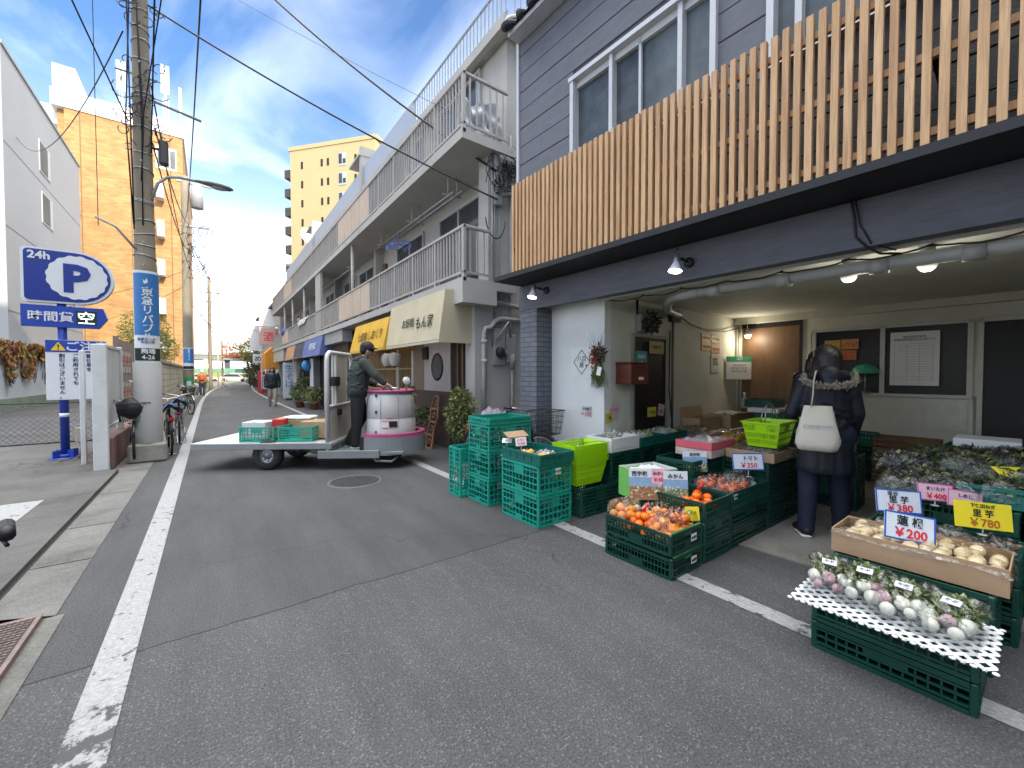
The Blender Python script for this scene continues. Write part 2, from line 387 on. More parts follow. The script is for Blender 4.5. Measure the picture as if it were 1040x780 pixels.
    m5 = N(nt, 'ShaderNodeMix', data_type='RGBA'); L.new(m8.outputs[0], m5.inputs[0]); L.new(m3.outputs[2], m5.inputs[6]); m5.inputs[7].default_value = (.025, .025, .026, 1); m3 = m5
    # faint tyre-polished bands and stains
    stn = N(nt, 'ShaderNodeTexNoise', i_Scale=1.7, i_Detail=5., i_Roughness=.7); mpp = N(nt, 'ShaderNodeMapping'); mpp.inputs['Scale'].default_value = (1.6, .25, 1); L.new(p, mpp.inputs[0]); L.new(mpp.outputs[0], stn.inputs['Vector'])
    rs_ = ramp(nt, [(.33, .80), (.67, 1.15)]); L.new(stn.outputs[0], rs_.inputs[0])
    m4 = N(nt, 'ShaderNodeMix', data_type='RGBA', blend_type='MULTIPLY'); m4.inputs[0].default_value = 1; L.new(m3.outputs[2], m4.inputs[6]); L.new(rs_.outputs[0], m4.inputs[7])
    L.new(m4.outputs[2], b.inputs['Base Color']); b.inputs['Roughness'].default_value = .78; b.inputs['Specular IOR Level'].default_value = .35
    b1 = N(nt, 'ShaderNodeTexNoise', i_Scale=120., i_Detail=3.); L.new(p, b1.inputs['Vector'])
    bs = N(nt, 'ShaderNodeMapRange'); bs.inputs[3].default_value = .35; bs.inputs[4].default_value = .9; L.new(near.outputs[0], bs.inputs[0])
    bp = N(nt, 'ShaderNodeBump', i_Distance=.006); L.new(bs.outputs[0], bp.inputs['Strength']); L.new(b1.outputs[0], bp.inputs['Height']); L.new(bp.outputs[0], b.inputs['Normal'])
    return m
def paint():
    m, nt, b, out = nt_new('road_paint'); L = nt.links; p = coords(nt, 'pos'); sx = N(nt, 'ShaderNodeSeparateXYZ'); L.new(p, sx.inputs[0])
    n = N(nt, 'ShaderNodeTexNoise', i_Scale=13., i_Detail=9., i_Roughness=.72); mp = N(nt, 'ShaderNodeMapping'); mp.inputs['Scale'].default_value = (1, .8, 1); L.new(p, mp.inputs[0]); L.new(mp.outputs[0], n.inputs['Vector'])
    n2 = N(nt, 'ShaderNodeTexNoise', i_Scale=1.3, i_Detail=3.); L.new(p, n2.inputs['Vector'])
    # wear grows on the old surface near the camera
    w1 = N(nt, 'ShaderNodeMapRange'); w1.inputs[1].default_value = 2.15; w1.inputs[2].default_value = 2.95; w1.inputs[3].default_value = .115; w1.inputs[4].default_value = .0; L.new(sx.outputs[1], w1.inputs[0])
    lf = N(nt, 'ShaderNodeMath', operation='LESS_THAN', i_1=.5); L.new(sx.outputs[0], lf.inputs[0])
    w3 = N(nt, 'ShaderNodeMapRange'); w3.inputs[3].default_value = .30; w3.inputs[4].default_value = 1.0; L.new(lf.outputs[0], w3.inputs[0])
    w4 = N(nt, 'ShaderNodeMath', operation='MULTIPLY'); L.new(w1.outputs[0], w4.inputs[0]); L.new(w3.outputs[0], w4.inputs[1])
    a = N(nt, 'ShaderNodeMath', operation='MULTIPLY_ADD', i_1=.22, i_2=0.); L.new(n2.outputs[0], a.inputs[0]); L.new(n.outputs[0], a.inputs[2])
    a2 = N(nt, 'ShaderNodeMath', operation='ADD'); L.new(a.outputs[0], a2.inputs[0]); L.new(w4.outputs[0], a2.inputs[1])
    rw = ramp(nt, [(.70, 0.), (.745, 1.)]); L.new(a2.outputs[0], rw.inputs[0])
    c1 = N(nt, 'ShaderNodeTexNoise', i_Scale=60., i_Detail=5.); L.new(p, c1.inputs['Vector']); rc_ = ramp(nt, [(.3, (.21, .215, .215)), (.7, (.33, .335, .33))]); L.new(c1.outputs[0], rc_.inputs[0])
    mx = N(nt, 'ShaderNodeMix', data_type='RGBA'); L.new(rw.outputs[0], mx.inputs[0]); L.new(rc_.outputs[0], mx.inputs[6]); mx.inputs[7].default_value = (.058, .0595, .06, 1)
    L.new(mx.outputs[2], b.inputs['Base Color']); b.inputs['Roughness'].default_value = .75
    bp = N(nt, 'ShaderNodeBump', i_Distance=.004, i_Strength=.5, invert=True); L.new(a2.outputs[0], bp.inputs['Height']); L.new(bp.outputs[0], b.inputs['Normal'])
    return m
def concmat(name, c, s1=1.1, cracks=True):
    m, nt, b, out = nt_new(name); L = nt.links; p = coords(nt, 'pos')
    n = N(nt, 'ShaderNodeTexNoise', i_Scale=s1, i_Detail=9., i_Roughness=.7); L.new(p, n.inputs['Vector'])
    r = ramp(nt, [(.3, [x*.5 for x in c]), (.48, c), (.7, [x*1.35 for x in c])]); L.new(n.outputs[0], r.inputs[0])
    f = N(nt, 'ShaderNodeTexNoise', i_Scale=90., i_Detail=4.); L.new(p, f.inputs['Vector']); rf = ramp(nt, [(.3, .75), (.7, 1.25)]); L.new(f.outputs[0], rf.inputs[0])
    mx = N(nt, 'ShaderNodeMix', data_type='RGBA', blend_type='MULTIPLY'); mx.inputs[0].default_value = 1; L.new(r.outputs[0], mx.inputs[6]); L.new(rf.outputs[0], mx.inputs[7])
    L.new(mx.outputs[2], b.inputs['Base Color']); b.inputs['Roughness'].default_value = .85
    bp = N(nt, 'ShaderNodeBump', i_Distance=.004, i_Strength=.5); L.new(f.outputs[0], bp.inputs['Height']); L.new(bp.outputs[0], b.inputs['Normal'])
    return m
M_asph = asphalt(); M_paint = paint()
M_conc = concmat('lot_concrete', (.082, .081, .075)); M_gut = concmat('gutter_concrete', (.115, .114, .104), 1.6); M_floor = concmat('shop_floor', (.17, .165, .15), 1.3)
M_lot = concmat('lot_asphalt', (.055, .056, .057), .6)
g = MB(); g.box(-400, 500, -80, 700, -.6, -.012); struct('ground', g, mat('earth', (.16, .155, .14), .95, .2, .3, 0, kind='pos'))
def strip(mb, x0, x1, ys, z):
    for a, b in zip(ys, ys[1:]):
        mb.raw([(x0+road_off(a), a, z), (x1+road_off(a), a, z), (x1+road_off(b), b, z), (x0+road_off(b), b, z)], [(0, 1, 2, 3)])
YS = [-12, 0, 10, 22]+list(range(25, 100, 4))
g = MB(); strip(g, -.74, 4.1, YS, 0); struct('road', g, M_asph)
g = MB()
g.box(3.52, 9, -8, 3.6, -.05, .012, SHOP)
struct('shop_floor', g, M_floor)
g = MB(); strip(g, 2.535, 2.665, [-12, 0, 10, 22]+list(range(25, 98, 4)), .004)
struct('edge_line', g, M_paint)
g = MB(); strip(g, -.47, -.32, [-12, 0, 10, 22]+list(range(25, 58, 4)), .004); struct('edge_line', g, M_paint)
g = MB()
strip(g, -1.06, -.74, [3.44, 4.35], .004); strip(g, -1.06, -.74, [4.365, 5.3], .004); strip(g, -1.06, -.74, [5.315, 6.6], .004); strip(g, -1.06, -.74, [6.615, 8.0], .004); strip(g, -1.06, -.74, [-12, 2.2], .004)
g.raw([(-.74, 3.44, .004), (-1.06, 3.44, .004), (-1.06, 3.6, .004)], [(0, 1, 2)])
strip(g, -1.1, -.74, [8.015]+list(range(9, 24, 2)), .004)
strip(g, -.79, -.70, [2.2, 3.43], .005); 
struct('gutter', g, M_gut)
g = MB(); g.box(-1.09, -1.06, -12, 8.02, -.06, -.004); struct('gutter_groove', g, mat('groove', (.03, .03, .028), .9))
g = MB(); g.box(-1.21, -1.09, -12, 8.1, -.3, .03); g.box(-60, -1.21, -12, 11.9, -.3, .02); g.box(-1.8, -1.21, 11.9, 20, -.3, .02)
struct('parking_forecourt', g, M_conc)
g = MB(); g.box(-60, -1.8, 11.92, 40, -.3, .012); struct('parking_lot', g, M_lot)
g = MB(); g.raw([(-3.2, 5.45, .024), (-1.48, 5.45, .024), (-1.48, 6.6, .024), (-3.2, 6.6, .024)], [(0, 1, 2, 3)]); struct('parking_marking', g, M_paint)
# steel drain grating
M_grate = mat('grate_steel', (.20, .15, .135), .6, .25, 20, .3, 80, .3)
t = thing('drain_grating', 'rusty patterned steel drain grating set in the gutter, near corner of the forecourt', 'grating', (-.95, 2.9, 0))
g = MB(); g.box(-1.9, -.80, 2.2, 3.42, -.02, .034); g.build('plate', mat('grate_dark', (.055, .045, .042), .6, .2, 20, .2, 80, .3), t)
g = MB()
for i in range(0, 46):
    for j in range(0, 40):
        x = -1.88+.0235*i; y = 2.22+.03*j
        if y > 3.4: continue
        a = 25 if (i+j) % 2 else -25
        g.box(-.0095, .0095, -.004, .004, .034, .0385, TR(x, y, 0, a))
g.build('tread_bars', M_grate, t)
g = MB(); g.box(-1.9, -.785, 3.40, 3.425, -.02, .036); g.box(-.805, -.785, 2.2, 3.40, -.02, .036); g.box(-1.9, -.805, 2.79, 2.815, -.02, .036); g.build('frame', M_grate, t)
# manhole
M_iron = mat('cast_iron', (.05, .05, .052), .55, .2, 30, .3, 80, .5)
t = thing('manhole_cover', 'round cast iron manhole cover in the road beside the cart', 'manhole cover', (1.5, 5.46, 0))
g = MB(); g.lathe([(0, .006), (.285, .006), (.29, .003)], 40); g.build('cover', M_iron, t, local=True)
g = MB(); g.lathe([(.295, .001), (.297, .009), (.335, .009), (.34, .001)], 40); g.build('rim', mat('iron_rim', (.09, .09, .09), .6), t, local=True)
g = MB()
for i in range(-8, 9):
    for j in range(-8, 9):
        x, y = i*.032, j*.032
        if x*x+y*y < .075: g.box(-.010, .010, -.010, .010, .006, .010, TR(x, y, 0, 45))
g.build('tread_studs', mat('iron_stud', (.10, .10, .10), .5, metal=.5), t, local=True)
# ------------------------------------------------------------------ greengrocer building (shop frame: lx away from the street, ly along it)
M_siding = mat('grey_siding', (.125, .132, .155), .62, .14, 5, .35, 45, kind='pos', stretch=(1, 1, 3))
M_sidingd = mat('fascia_siding', (.10, .105, .125), .6, .2, 6, .5, 50, kind='pos', stretch=(1, .6, 3))
M_black = mat('black_board', (.012, .012, .014), .5, .2, 10, .1)
M_alum = mat('white_aluminium', (.55, .56, .57), .4, .05, 10, .02, metal=.1)
M_glassd = glass('frosted_window_glass', (.10, .115, .12), .10, .5, .7)
M_cream = mat('cream_plaster', (.55, .545, .455), .8, .08, 2, .2, 40, dirt=.3, dirtc=(.25, .24, .19), kind='pos')
M_white = mat('white_plaster', (.63, .64, .63), .75, .04, 3, .15, 30, dirt=.15, dirtc=(.40, .41, .40), kind='pos')
M_dkdoor = mat('dark_door', (.012, .009, .008), .5, .3, 8, .1)
M_wood = mat('brown_plywood', (.125, .066, .03), .5, .3, 3, .1, 20, stretch=(2, 2, .5), kind='pos')
M_frame = mat('cream_wood_frame', (.45, .45, .40), .6, .1, 10, .1)
def slatmat():
    m, nt, b, out = nt_new('cedar_slats'); L = nt.links; p = coords(nt, 'pos')
    mp = N(nt, 'ShaderNodeMapping'); mp.inputs['Scale'].default_value = (14, 14, .9); L.new(p, mp.inputs[0])
    n = N(nt, 'ShaderNodeTexNoise', i_Scale=1., i_Detail=6., i_Distortion=.4); L.new(mp.outputs[0], n.inputs['Vector'])
    r = ramp(nt, [(.25, (.38, .20, .085)), (.5, (.54, .33, .165)), (.75, (.66, .43, .23))]); L.new(n.outputs[0], r.inputs[0])
    mp2 = N(nt, 'ShaderNodeMapping'); mp2.inputs['Scale'].default_value = (60, 60, 2.5); L.new(p, mp2.inputs[0])
    n2 = N(nt, 'ShaderNodeTexNoise', i_Scale=1.5, i_Detail=5., i_Distortion=1.2); L.new(mp2.outputs[0], n2.inputs['Vector'])
    r2 = ramp(nt, [(.35, .78), (.6, 1.08)]); L.new(n2.outputs[0], r2.inputs[0])
    mx = N(nt, 'ShaderNodeMix', data_type='RGBA', blend_type='MULTIPLY'); mx.inputs[0].default_value = 1; L.new(r.outputs[0], mx.inputs[6]); L.new(r2.outputs[0], mx.inputs[7])
    L.new(mx.outputs[2], b.inputs['Base Color']); b.inputs['Roughness'].default_value = .6
    return m
M_slat = slatmat()
W = SHOP
shop = thing('shop_building', 'two storey greengrocer building with grey siding and a timber slat screen over its open shopfront', 'building', (3.55, 0, 0), 2.4)
WALL_N, WALL_F = 4.25, -5.5
g = MB(W)   # boards with real grooves, window openings cut out
wins = [(3.28, 1.64, 3.75, 4.74), (1.25, -.6, 3.75, 4.74), (-1.6, -3.4, 3.75, 4.74)]   # ly hi, ly lo, z lo, z hi
gl = MB(W); zt = 2.60; zs = []; k = 0
z = 6.08
while z > 2.4: z -= .2375
zs = [z+i*.2375 for i in range(18)]
for i, z0 in enumerate(zs):
    z1 = z0+.2375; strong = (i % 2 == 0); a = z0+(.006 if strong else .002); b = z1-.003
    a = max(a, 2.60); b = min(b, 5.95)
    if b <= a: continue
    spans = [(WALL_F, WALL_N)]
    for hi, lo, zl, zh in wins:
        if a < zh-.001 and b > zl+.001:
            ns = []
            for s0, s1 in spans:
                if s1 <= lo or s0 >= hi: ns.append((s0, s1)); continue
                if s0 < lo: ns.append((s0, lo))
                if s1 > hi: ns.append((hi, s1))
            spans = ns
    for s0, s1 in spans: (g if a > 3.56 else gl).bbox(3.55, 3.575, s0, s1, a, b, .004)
g.box(3.572, 3.75, WALL_F, WALL_N-.02, 2.62, 3.75); g.box(3.572, 3.75, WALL_F, WALL_N-.02, 4.74, 5.95)
for s0, s1 in ((3.28, WALL_N-.02), (1.25, 1.64), (-1.6, -.6), (WALL_F, -3.4)): g.box(3.572, 3.75, s0, s1, 3.75, 4.74)
g.box(3.75, 9.4, WALL_N-.2, WALL_N, 0, 5.95); g.box(3.75, 9.4, WALL_F, WALL_F+.2, 0, 5.95); g.box(9.4, 9.6, WALL_F, WALL_N, 0, 5.95)
g.build('siding_wall', M_siding, shop); gl.build('lower_siding', mat('darker_siding', (.035, .033, .034), .6, .25, 6, .5, 50, kind='pos', stretch=(1, .6, 3)), shop)  # boards behind the slats get a darker tone than those above
g = MB(W); g.box(3.53, 3.58, WALL_N-.012, WALL_N+.03, 2.6, 5.85); g.build('corner_trim', M_alum, shop)
g = MB(W); g.box(3.545, 3.70, WALL_F, WALL_N-.01, 2.255, 2.565); g.box(3.54, 3.56, WALL_F, WALL_N-.01, 2.245, 2.268); g.build('fascia', M_sidingd, shop)
g = MB(W); g.box(3.10, 3.70, WALL_F, 4.21, 2.57, 2.60); g.box(3.10, 3.115, WALL_F, 4.21, 2.60, 2.625); g.build('soffit_board', M_black, shop)
sl = MB(W); y = 3.89; rg = random.Random(3)
while y > WALL_F:
    dz = rg.uniform(-.006, .006); sl.bbox(3.148, 3.190, y-.0195+rg.uniform(-.002, .002), y+.0195+rg.uniform(-.002, .002), 2.625+dz*.3, 3.69+dz, .002); y -= .067
sl.build('slat_screen', M_slat, shop)
g = MB(W)
for z in (2.70, 3.12, 3.55): g.box(3.190, 3.222, WALL_F, 3.86, z, z+.042)
g.split('slat_rail', M_slat, shop)
g = MB(W); g.box(3.16, 3.55, 3.865, 3.89, 2.9, 2.93); g.box(3.222, 3.55, .3, .33, 3.12, 3.15); g.box(3.222, 3.55, 1.9, 1.93, 3.12, 3.15); g.split('slat_bracket', M_black, shop)
M_lace = mat('window_interior', (.16, .17, .17), .9)
for wi, (hi, lo, zl, zh) in enumerate(wins):
    fr = MB(W)
    fr.box(3.50, 3.66, lo-.005, lo+.045, zl, zh); fr.box(3.50, 3.66, hi-.045, hi+.005, zl, zh); fr.box(3.49, 3.67, lo-.02, hi+.02, zh-.002, zh+.045); fr.box(3.48, 3.67, lo-.02, hi+.02, zl-.04, zl)
    n = 3; ms = [2.726, 1.963] if wi == 0 else [hi-.2, (hi+lo)/2]
    for m_ in ms: fr.box(3.52, 3.60, m_-.022, m_+.022, zl, zh-.002)
    for m_ in ([2.40] if wi == 0 else []): fr.box(3.56, 3.59, m_-.014, m_+.014, zl, zh-.002)
    fr.box(3.56, 3.60, lo+.045, hi-.045, zh-.075, zh-.003)
    f = fr.build('window', M_alum, shop)
    p = MB(W); p.box(3.60, 3.612, lo+.01, hi-.01, zl+.001, zh-.004); p.build('pane', M_glassd, f)
# tiled eave
M_tile = mat('dark_roof_tile', (.02, .022, .03), .3, .2, 20, .1)
g = MB(W)
for i in range(0, 50):
    y = 4.16-i*.2
    g.tube([(3.30, y, 5.86), (3.55, y, 5.98), (4.2, y, 6.26), (6, y, 7.04)], [.05, .055, .055, .055], 10)
    g.sheet(lambda u, v, y=y: (3.32+u*2.7, y-.02-v*.16, 5.86+u*1.17-.03*math.sin(v*math.pi)), 4, 4)
g.tube([(3.26, 4.20, 5.82), (3.36, 4.20, 5.94), (3.6, 4.20, 6.09), (4.2, 4.20, 6.36), (6, 4.20, 7.14)], [.05, .075, .08, .08, .08], 12)
g.build('roof', M_tile, shop)
g = MB(W); g.box(3.36, 3.56, WALL_F, WALL_N, 5.78, 5.835); g.build('eave_board', M_alum, shop)
# ground floor
M_gbrick = brickmat('grey_blue_brick', (.115, .125, .15), (.14, .15, .175), (.06, .065, .08), .21, .065, .5, .006)
g = MB(W); g.box(3.552, 3.83, 3.90, 4.22, 0, 2.25); g.build('brick_pillar', M_gbrick, shop)
g = MB(W); g.box(3.83, 3.95, 3.03, 4.21, 0, 2.33); g.build('front_wall', M_white, shop)
g = MB(W); g.box(3.95, 7.44, 3.03, 3.18, 0, 2.33)
g.box(7.42, 7.6, 2.96, 3.18, 0, 2.33); g.box(7.42, 7.6, 1.98, 2.10, 0, 2.33); g.box(7.42, 7.6, .33, 1.98, 0, 1.13); g.box(7.42, 7.6, -4, 1.98, 2.06, 2.33); g.box(7.42, 7.6, .26, .36, 1.13, 2.06); g.box(7.42, 7.6, -4, -1.3, 0, 2.06)
g.box(3.7, 7.6, -4.15, -4, 0, 2.33)
g.build('inner_wall', M_cream, shop)
g = MB(W); g.box(3.70, 7.6, -4.1, 4.0, 2.335, 2.56); g.box(7.30, 7.42, -4, 3.03, 2.235, 2.333); g.build('ceiling', M_cream, shop)
g = MB(W); g.box(7.44, 7.5, 2.1, 2.96, 0, 2.16); d = g.build('plywood_door', M_wood, shop)
g = MB(W); g.box(7.42, 7.47, 2.1, 2.96, 2.165, 2.235); g.box(7.40, 7.44, 2.08, 2.12, 0, 2.235); g.build('door_frame', M_dkdoor, shop)
# glazed partition
fr = MB(W)
for y in (.36, 1.155, 1.93): fr.box(7.38, 7.45, y-.025, y+.025, 1.13, 2.06)
fr.box(7.36, 7.46, .335, 1.98, 1.10, 1.14); fr.box(7.38, 7.45, .335, 1.98, 2.02, 2.065)
f = fr.build('window', M_frame, shop); g = MB(W); g.box(7.455, 7.465, .36, 1.95, 1.14, 2.03); g.build('pane', glass('dark_room_glass', (.025, .026, .025), .35, .15), f)
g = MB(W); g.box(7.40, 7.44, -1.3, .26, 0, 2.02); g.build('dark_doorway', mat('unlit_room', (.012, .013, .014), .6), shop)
g = MB(W); g.box(7.37, 7.43, .255, .30, 0, 2.06); g.box(7.37, 7.43, -1.3, .30, 2.02, 2.07); g.build('door_frame', M_frame, shop)
g = MB(W); g.box(7.405, 7.418, .37, .77, .68, 1.06); g.build('patch_board', mat('pale_board', (.52, .52, .46), .7), shop)
# side door, near the street
g = MB(W); g.box(4.38, 5.10, 3.0, 3.03, 0, 1.865); g.build('door', M_dkdoor, shop)
g = MB(W); g.box(4.34, 4.38, 2.99, 3.03, 0, 1.905); g.box(5.10, 5.14, 2.99, 3.03, 0, 1.905); g.box(4.38, 5.10, 2.99, 3.03, 1.867, 1.905); g.build('door_frame', mat('door_trim', (.25, .25, .21), .6), shop)
# drain pipe under the ceiling
M_pvc = mat('grey_pvc', (.27, .275, .26), .45, .1, 8, .05, dirt=.3)
g = MB(W); g.tube([(5.25, 2.9, 2.21), (4.7, 2.75, 2.20), (4.2, 2.45, 2.19), (3.88, 2.2, 2.18), (3.80, 1.9, 2.172)], .048, 14); g.tube([(3.80, 1.9, 2.172), (3.80, -4, 2.13)], .048, 14)
for y in (1.75, 1.2, .62, .18, -.4): g.tube([(3.80, y-.05, 2.15+.006*y), (3.80, y+.05, 2.152+.006*y)], .056, 14)
g.build('drain_pipe', M_pvc, shop)
g = MB(W); g.box(3.705, 3.74, -4, 3.02, 2.235, 2.262); g.box(3.72, 3.78, -4, 2.9, 2.30, 2.333); g.build('ceiling_batten', M_frame, shop)
g = MB(W)
rg = random.Random(5)
for s in range(9):
    y0 = 2.9-s*.42; pts = [(3.735+rg.uniform(0, .02), y0-.45*k/6, 2.225-.03*math.sin(math.pi*k/6)+rg.uniform(-.006, .006)) for k in range(7)]; g.tube(pts, .006, 6)
g.tube([(3.5, .72, 2.57), (3.535, .71, 2.45), (3.535, .70, 2.32), (3.535, .64, 2.24), (3.68, .60, 2.215), (3.72, .5, 2.2)], .008, 6); g.tube([(3.50, .70, 2.57), (3.538, .68, 2.4), (3.538, .62, 2.26), (3.68, .52, 2.22)], .006, 6)
g.build('ceiling_cable', M_black, shop)
# cables and conduit on the inner side wall
g = MB(W); g.tube([(5.30, 3.012, 2.33), (5.30, 3.012, .6)], .016, 8); g.build('conduit', mat('wall_conduit', (.10, .10, .09), .6), shop)
g = MB(W); g.tube([(5.22, 3.01, 2.0), (5.22, 3.015, 1.2), (5.26, 3.0, .8)], .007, 6); g.tube([(5.36, 2.98, 2.22), (5.7, 2.97, 2.12), (6.2, 2.97, 2.06), (6.8, 2.97, 2.08), (7.3, 2.97, 2.17)], .008, 6); g.box(5.20, 5.42, 2.96, 3.03, 2.12, 2.25); g.tube([(4.45, 3.01, 2.33), (4.45, 3.01, 2.08)], .014, 8); g.build('cable', M_black, shop)
g = MB(W); g.tube([(7.32, 2.96, 2.2), (7.32, 2.96, .6)], .022, 8); g.build('water_pipe', M_pvc, shop)

# things fixed to or hanging in the shop ---------------------------------------------------
M_lampw = emis('lamp_glow', (1, .93, .78), 8.); M_lampm = mat('lamp_metal', (.35, .35, .36), .35, .1, metal=.7)
M_lampd = emis('bulb_glow', (.8, .78, .70), .10)
def P(lx, ly, z): return W @ Vector((lx, ly, z))
def spot(lx, ly, z, label):
    t = thing('spot_lamp', label, 'lamp', P(3.55, ly, z), 2.4, 'spot lamps under the slat screen')
    a = MB(); a.lathe([(0, 0), (.045, 0), (.045, .02), (.02, .03), (0, .03)], 16, TR(-.012, 0, 0, 0, 0, -90)); a.tube([(-.03, 0, 0), (-.13, 0, .01), (-.22, 0, .015)], .009, 8); a.tube([(-.22, 0, .015), (-.25, .0, .05), (-.235, 0, .085), (-.2, 0, .08)], .004, 6); a.ball((-.13, 0, .01), .018, 8, 6); a.build('bracket', M_black, t, local=True)
    X = TR(-.235, 0, -.03, 0, 0, 12)
    a = MB(); a.lathe([(0, .07), (.026, .068), (.028, .01), (.026, .0), (0, 0)], 14, X); a.build('socket', M_lampm, t, local=True)
    a = MB(); a.lathe([(.022, 0), (.03, -.02), (.052, -.065), (.056, -.085)], 18, X); a.build('reflector', mat('lamp_white', (.8, .8, .78), .3), t, local=True)
    a = MB(); a.lathe([(.055, -.083), (.04, -.092), (0, -.095)], 18, X); a.build('bulb', M_lampw, t, local=True)
    return t
spot(3.55, 1.86, 2.395, 'black bracket spot lamp with white bulb under the middle of the slat screen')
spot(3.55, 3.70, 2.44, 'black bracket spot lamp with white bulb above the grey brick pillar')
for lx, ly, z, e in ((3.31, 1.86, 2.24, 1.2), (3.31, 3.70, 2.28, 1.2)):
    l = bpy.data.lights.new('spot_light', 'SPOT'); l.energy = e; l.spot_size = R(100); l.spot_blend = .6; l.color = (1, .9, .75); l.shadow_soft_size = .04; o = bpy.data.objects.new('spot_light', l); o.location = P(lx, ly, z); COL.objects.link(o)
for ly, e, lab in ((.86, .0, 'round white ceiling bulb beside the drain pipe, dimmer one nearer the shopper'), (.42, .0, 'round white ceiling bulb beside the drain pipe, nearer the glazed doorway')):
    t = thing('ceiling_bulb', lab, 'lamp', P(4.15, ly, 2.18), 2.4, 'round bulbs under the shop ceiling')
    a = MB(); a.ball((0, 0, 0), (.055, .055, .048), 16, 10); a.build('globe', M_lampd, t, local=True)
    a = MB(); a.lathe([(.03, .04), (.034, .07), (.05, .15)], 14); a.build('holder', M_pvc, t, local=True)
t = thing('bare_bulb', 'bare glowing bulb hanging beside the brown plywood door', 'lamp', P(7.25, 2.80, 2.03), 2.4)
a = MB(); a.ball((0, 0, 0), .042, 14, 10); a.build('bulb', emis('bulb_hot', (1, .88, .62), 14.), t, local=True)
a = MB(); a.lathe([(.045, .0), (.075, .02), (.03, .05), (.02, .10), (0, .10)], 14); a.tube([(0, 0, .1), (0, .02, .25)], .006, 6); a.build('socket', M_pvc, t, local=True)
for lx, ly, z, e, c in ((7.2, 2.74, 1.98, 3.4, (1, .88, .70)), (4.15, .86, 2.08, 1.6, (1, .95, .86)), (4.15, .42, 2.08, 1.6, (1, .95, .86))):
    l = bpy.data.lights.new('bulb_light', 'POINT'); l.energy = e; l.color = c; l.shadow_soft_size = .05; o = bpy.data.objects.new('bulb_light', l); o.location = P(lx, ly, z); COL.objects.link(o)
# mailbox
M_mail = mat('red_brown_mailbox', (.13, .035, .022), .35, .15, 8, .05)
t = thing('mailbox', 'dark red metal mailbox on the wall next to the side door', 'mailbox', P(4.22, 2.92, 1.28), 2.4)
a = MB(); a.bbox(-.18, .18, -.11, .11, 0, .24, .008); a.build('body', M_mail, t, local=True)
a = MB(); a.bbox(-.19, .19, -.12, .11, .242, .262, .006); a.build('lid', M_mail, t, local=True)
a = MB(); a.box(-.03, .07, -.113, -.1105, .05, .085); a.build('name_plate', mat('paper', (.75, .74, .7), .7, .03), t, local=True)
a = MB(); a.box(-.12, .12, -.113, -.1105, .19, .20); a.build('slot', M_black, t, local=True)
M_paper = MATS['paper']
def sheetsign(name, label, cat, lx, ly, z, w_, h_, c, face='S', tilt=0, thick=.004, mname=None):
    """flat sheet on a wall: face S = side wall (looks towards -ly), W = street-facing wall (looks towards -lx)"""
    rz = 2.4+(0 if face == 'S' else -90)
    t = thing(name, label, cat, P(lx, ly, z), rz)
    a = MB(); a.bbox(-w_/2, w_/2, 0, thick, 0, h_, .001, TR(0, 0, 0, 0, 0, tilt)); a.build('sheet', mat(mname or 'sheet_'+name+str(len(MATS)), c, .6, .04, 8, .03), t, local=True)
    return t
def sf(z=0., x=0., y=-.0015, tilt=0): return TR(x, y, z, 0, 90)   # lettering plane on such a sheet
M_ink = mat('black_ink', (.02, .02, .025), .7); M_red = mat('red_ink', (.62, .03, .05), .7); M_blue = mat('blue_ink', (.03, .10, .42), .7); M_wht = mat('white_paint', (.8, .8, .8), .5, .03)
t = sheetsign('framed_sign', 'white board with a thin diamond emblem on the pale wall behind the wreath', 'sign', 3.828, 3.345, 1.36, .43, .37, (.66, .67, .66), 'W')
a = MB()
for q in range(4):
    p0 = (.13*math.cos(q*math.pi/2)-.03, -.002, .185+.15*math.sin(q*math.pi/2)); p1 = (.13*math.cos((q+1)*math.pi/2)-.03, -.002, .185+.15*math.sin((q+1)*math.pi/2)); a.tube([p0, p1], .004, 4)
a.build('emblem', M_ink, t, local=True); text('八百\n屋', .075, M_ink, t, TR(-.03, -.002, .20, 0, 90), local=True)
# wreath
t = thing('straw_wreath', 'hanging dried wreath of red berries and green straw on the pale wall', 'wreath', P(3.80, 3.08, 1.22), -87.6)
rg = random.Random(11)
a = MB()
for i in range(160):
    x0 = rg.gauss(0, .012); an = rg.gauss(0, .28); l_ = rg.uniform(.18, .33); a.tube([(x0, -.02+rg.gauss(0, .015), .33), (x0+an*l_*.5, -.03+rg.gauss(0, .02), .33-l_*.55), (x0+an*l_*.75, -.02+rg.gauss(0, .02), .33-l_)], [.003, .003, .001], 4)
a.build('straw', mat('green_straw', (.13, .15, .05), .8, .4, 30), t, local=True)
a = MB()
for i in range(120): a.ball((rg.gauss(-.06, .045), -.04+rg.gauss(0, .02), .36+rg.gauss(0, .06)), rg.uniform(.006, .012), 6, 5)
a.build('berries', mat('red_berries', (.32, .02, .02), .4, .3, 30), t, local=True)
a = MB()
for i in range(14):
    an = rg.uniform(-.9, .7); l_ = rg.uniform(.15, .36); a.tube([(0, -.02, .38), (an*.1, -.03, .38+l_*.5), (an*.22, -.02, .38+l_)], [.003, .002, .001], 4)
leaves(a, (.02, -.03, .42), (.08, .03, .09), 160, .05, rg)
a.build('twigs', mat('dry_twigs', (.07, .055, .035), .8), t, local=True)
a = MB(); a.box(-.03, .03, -.072, -.070, .17, .27, TR(0, 0, 0, 0, 0, 14)); a.build('paper_charm', M_paper, t, local=True)
t = sheetsign('poster', 'narrow green poster on the dark side door', 'poster', 4.52, 2.99, 1.36, .25, .33, (.06, .27, .25), 'S'); text('営業中', .055, M_wht, t, sf(.24), local=True); text('◎\n本日\nやさい', .045, M_wht, t, sf(.17), local=True)
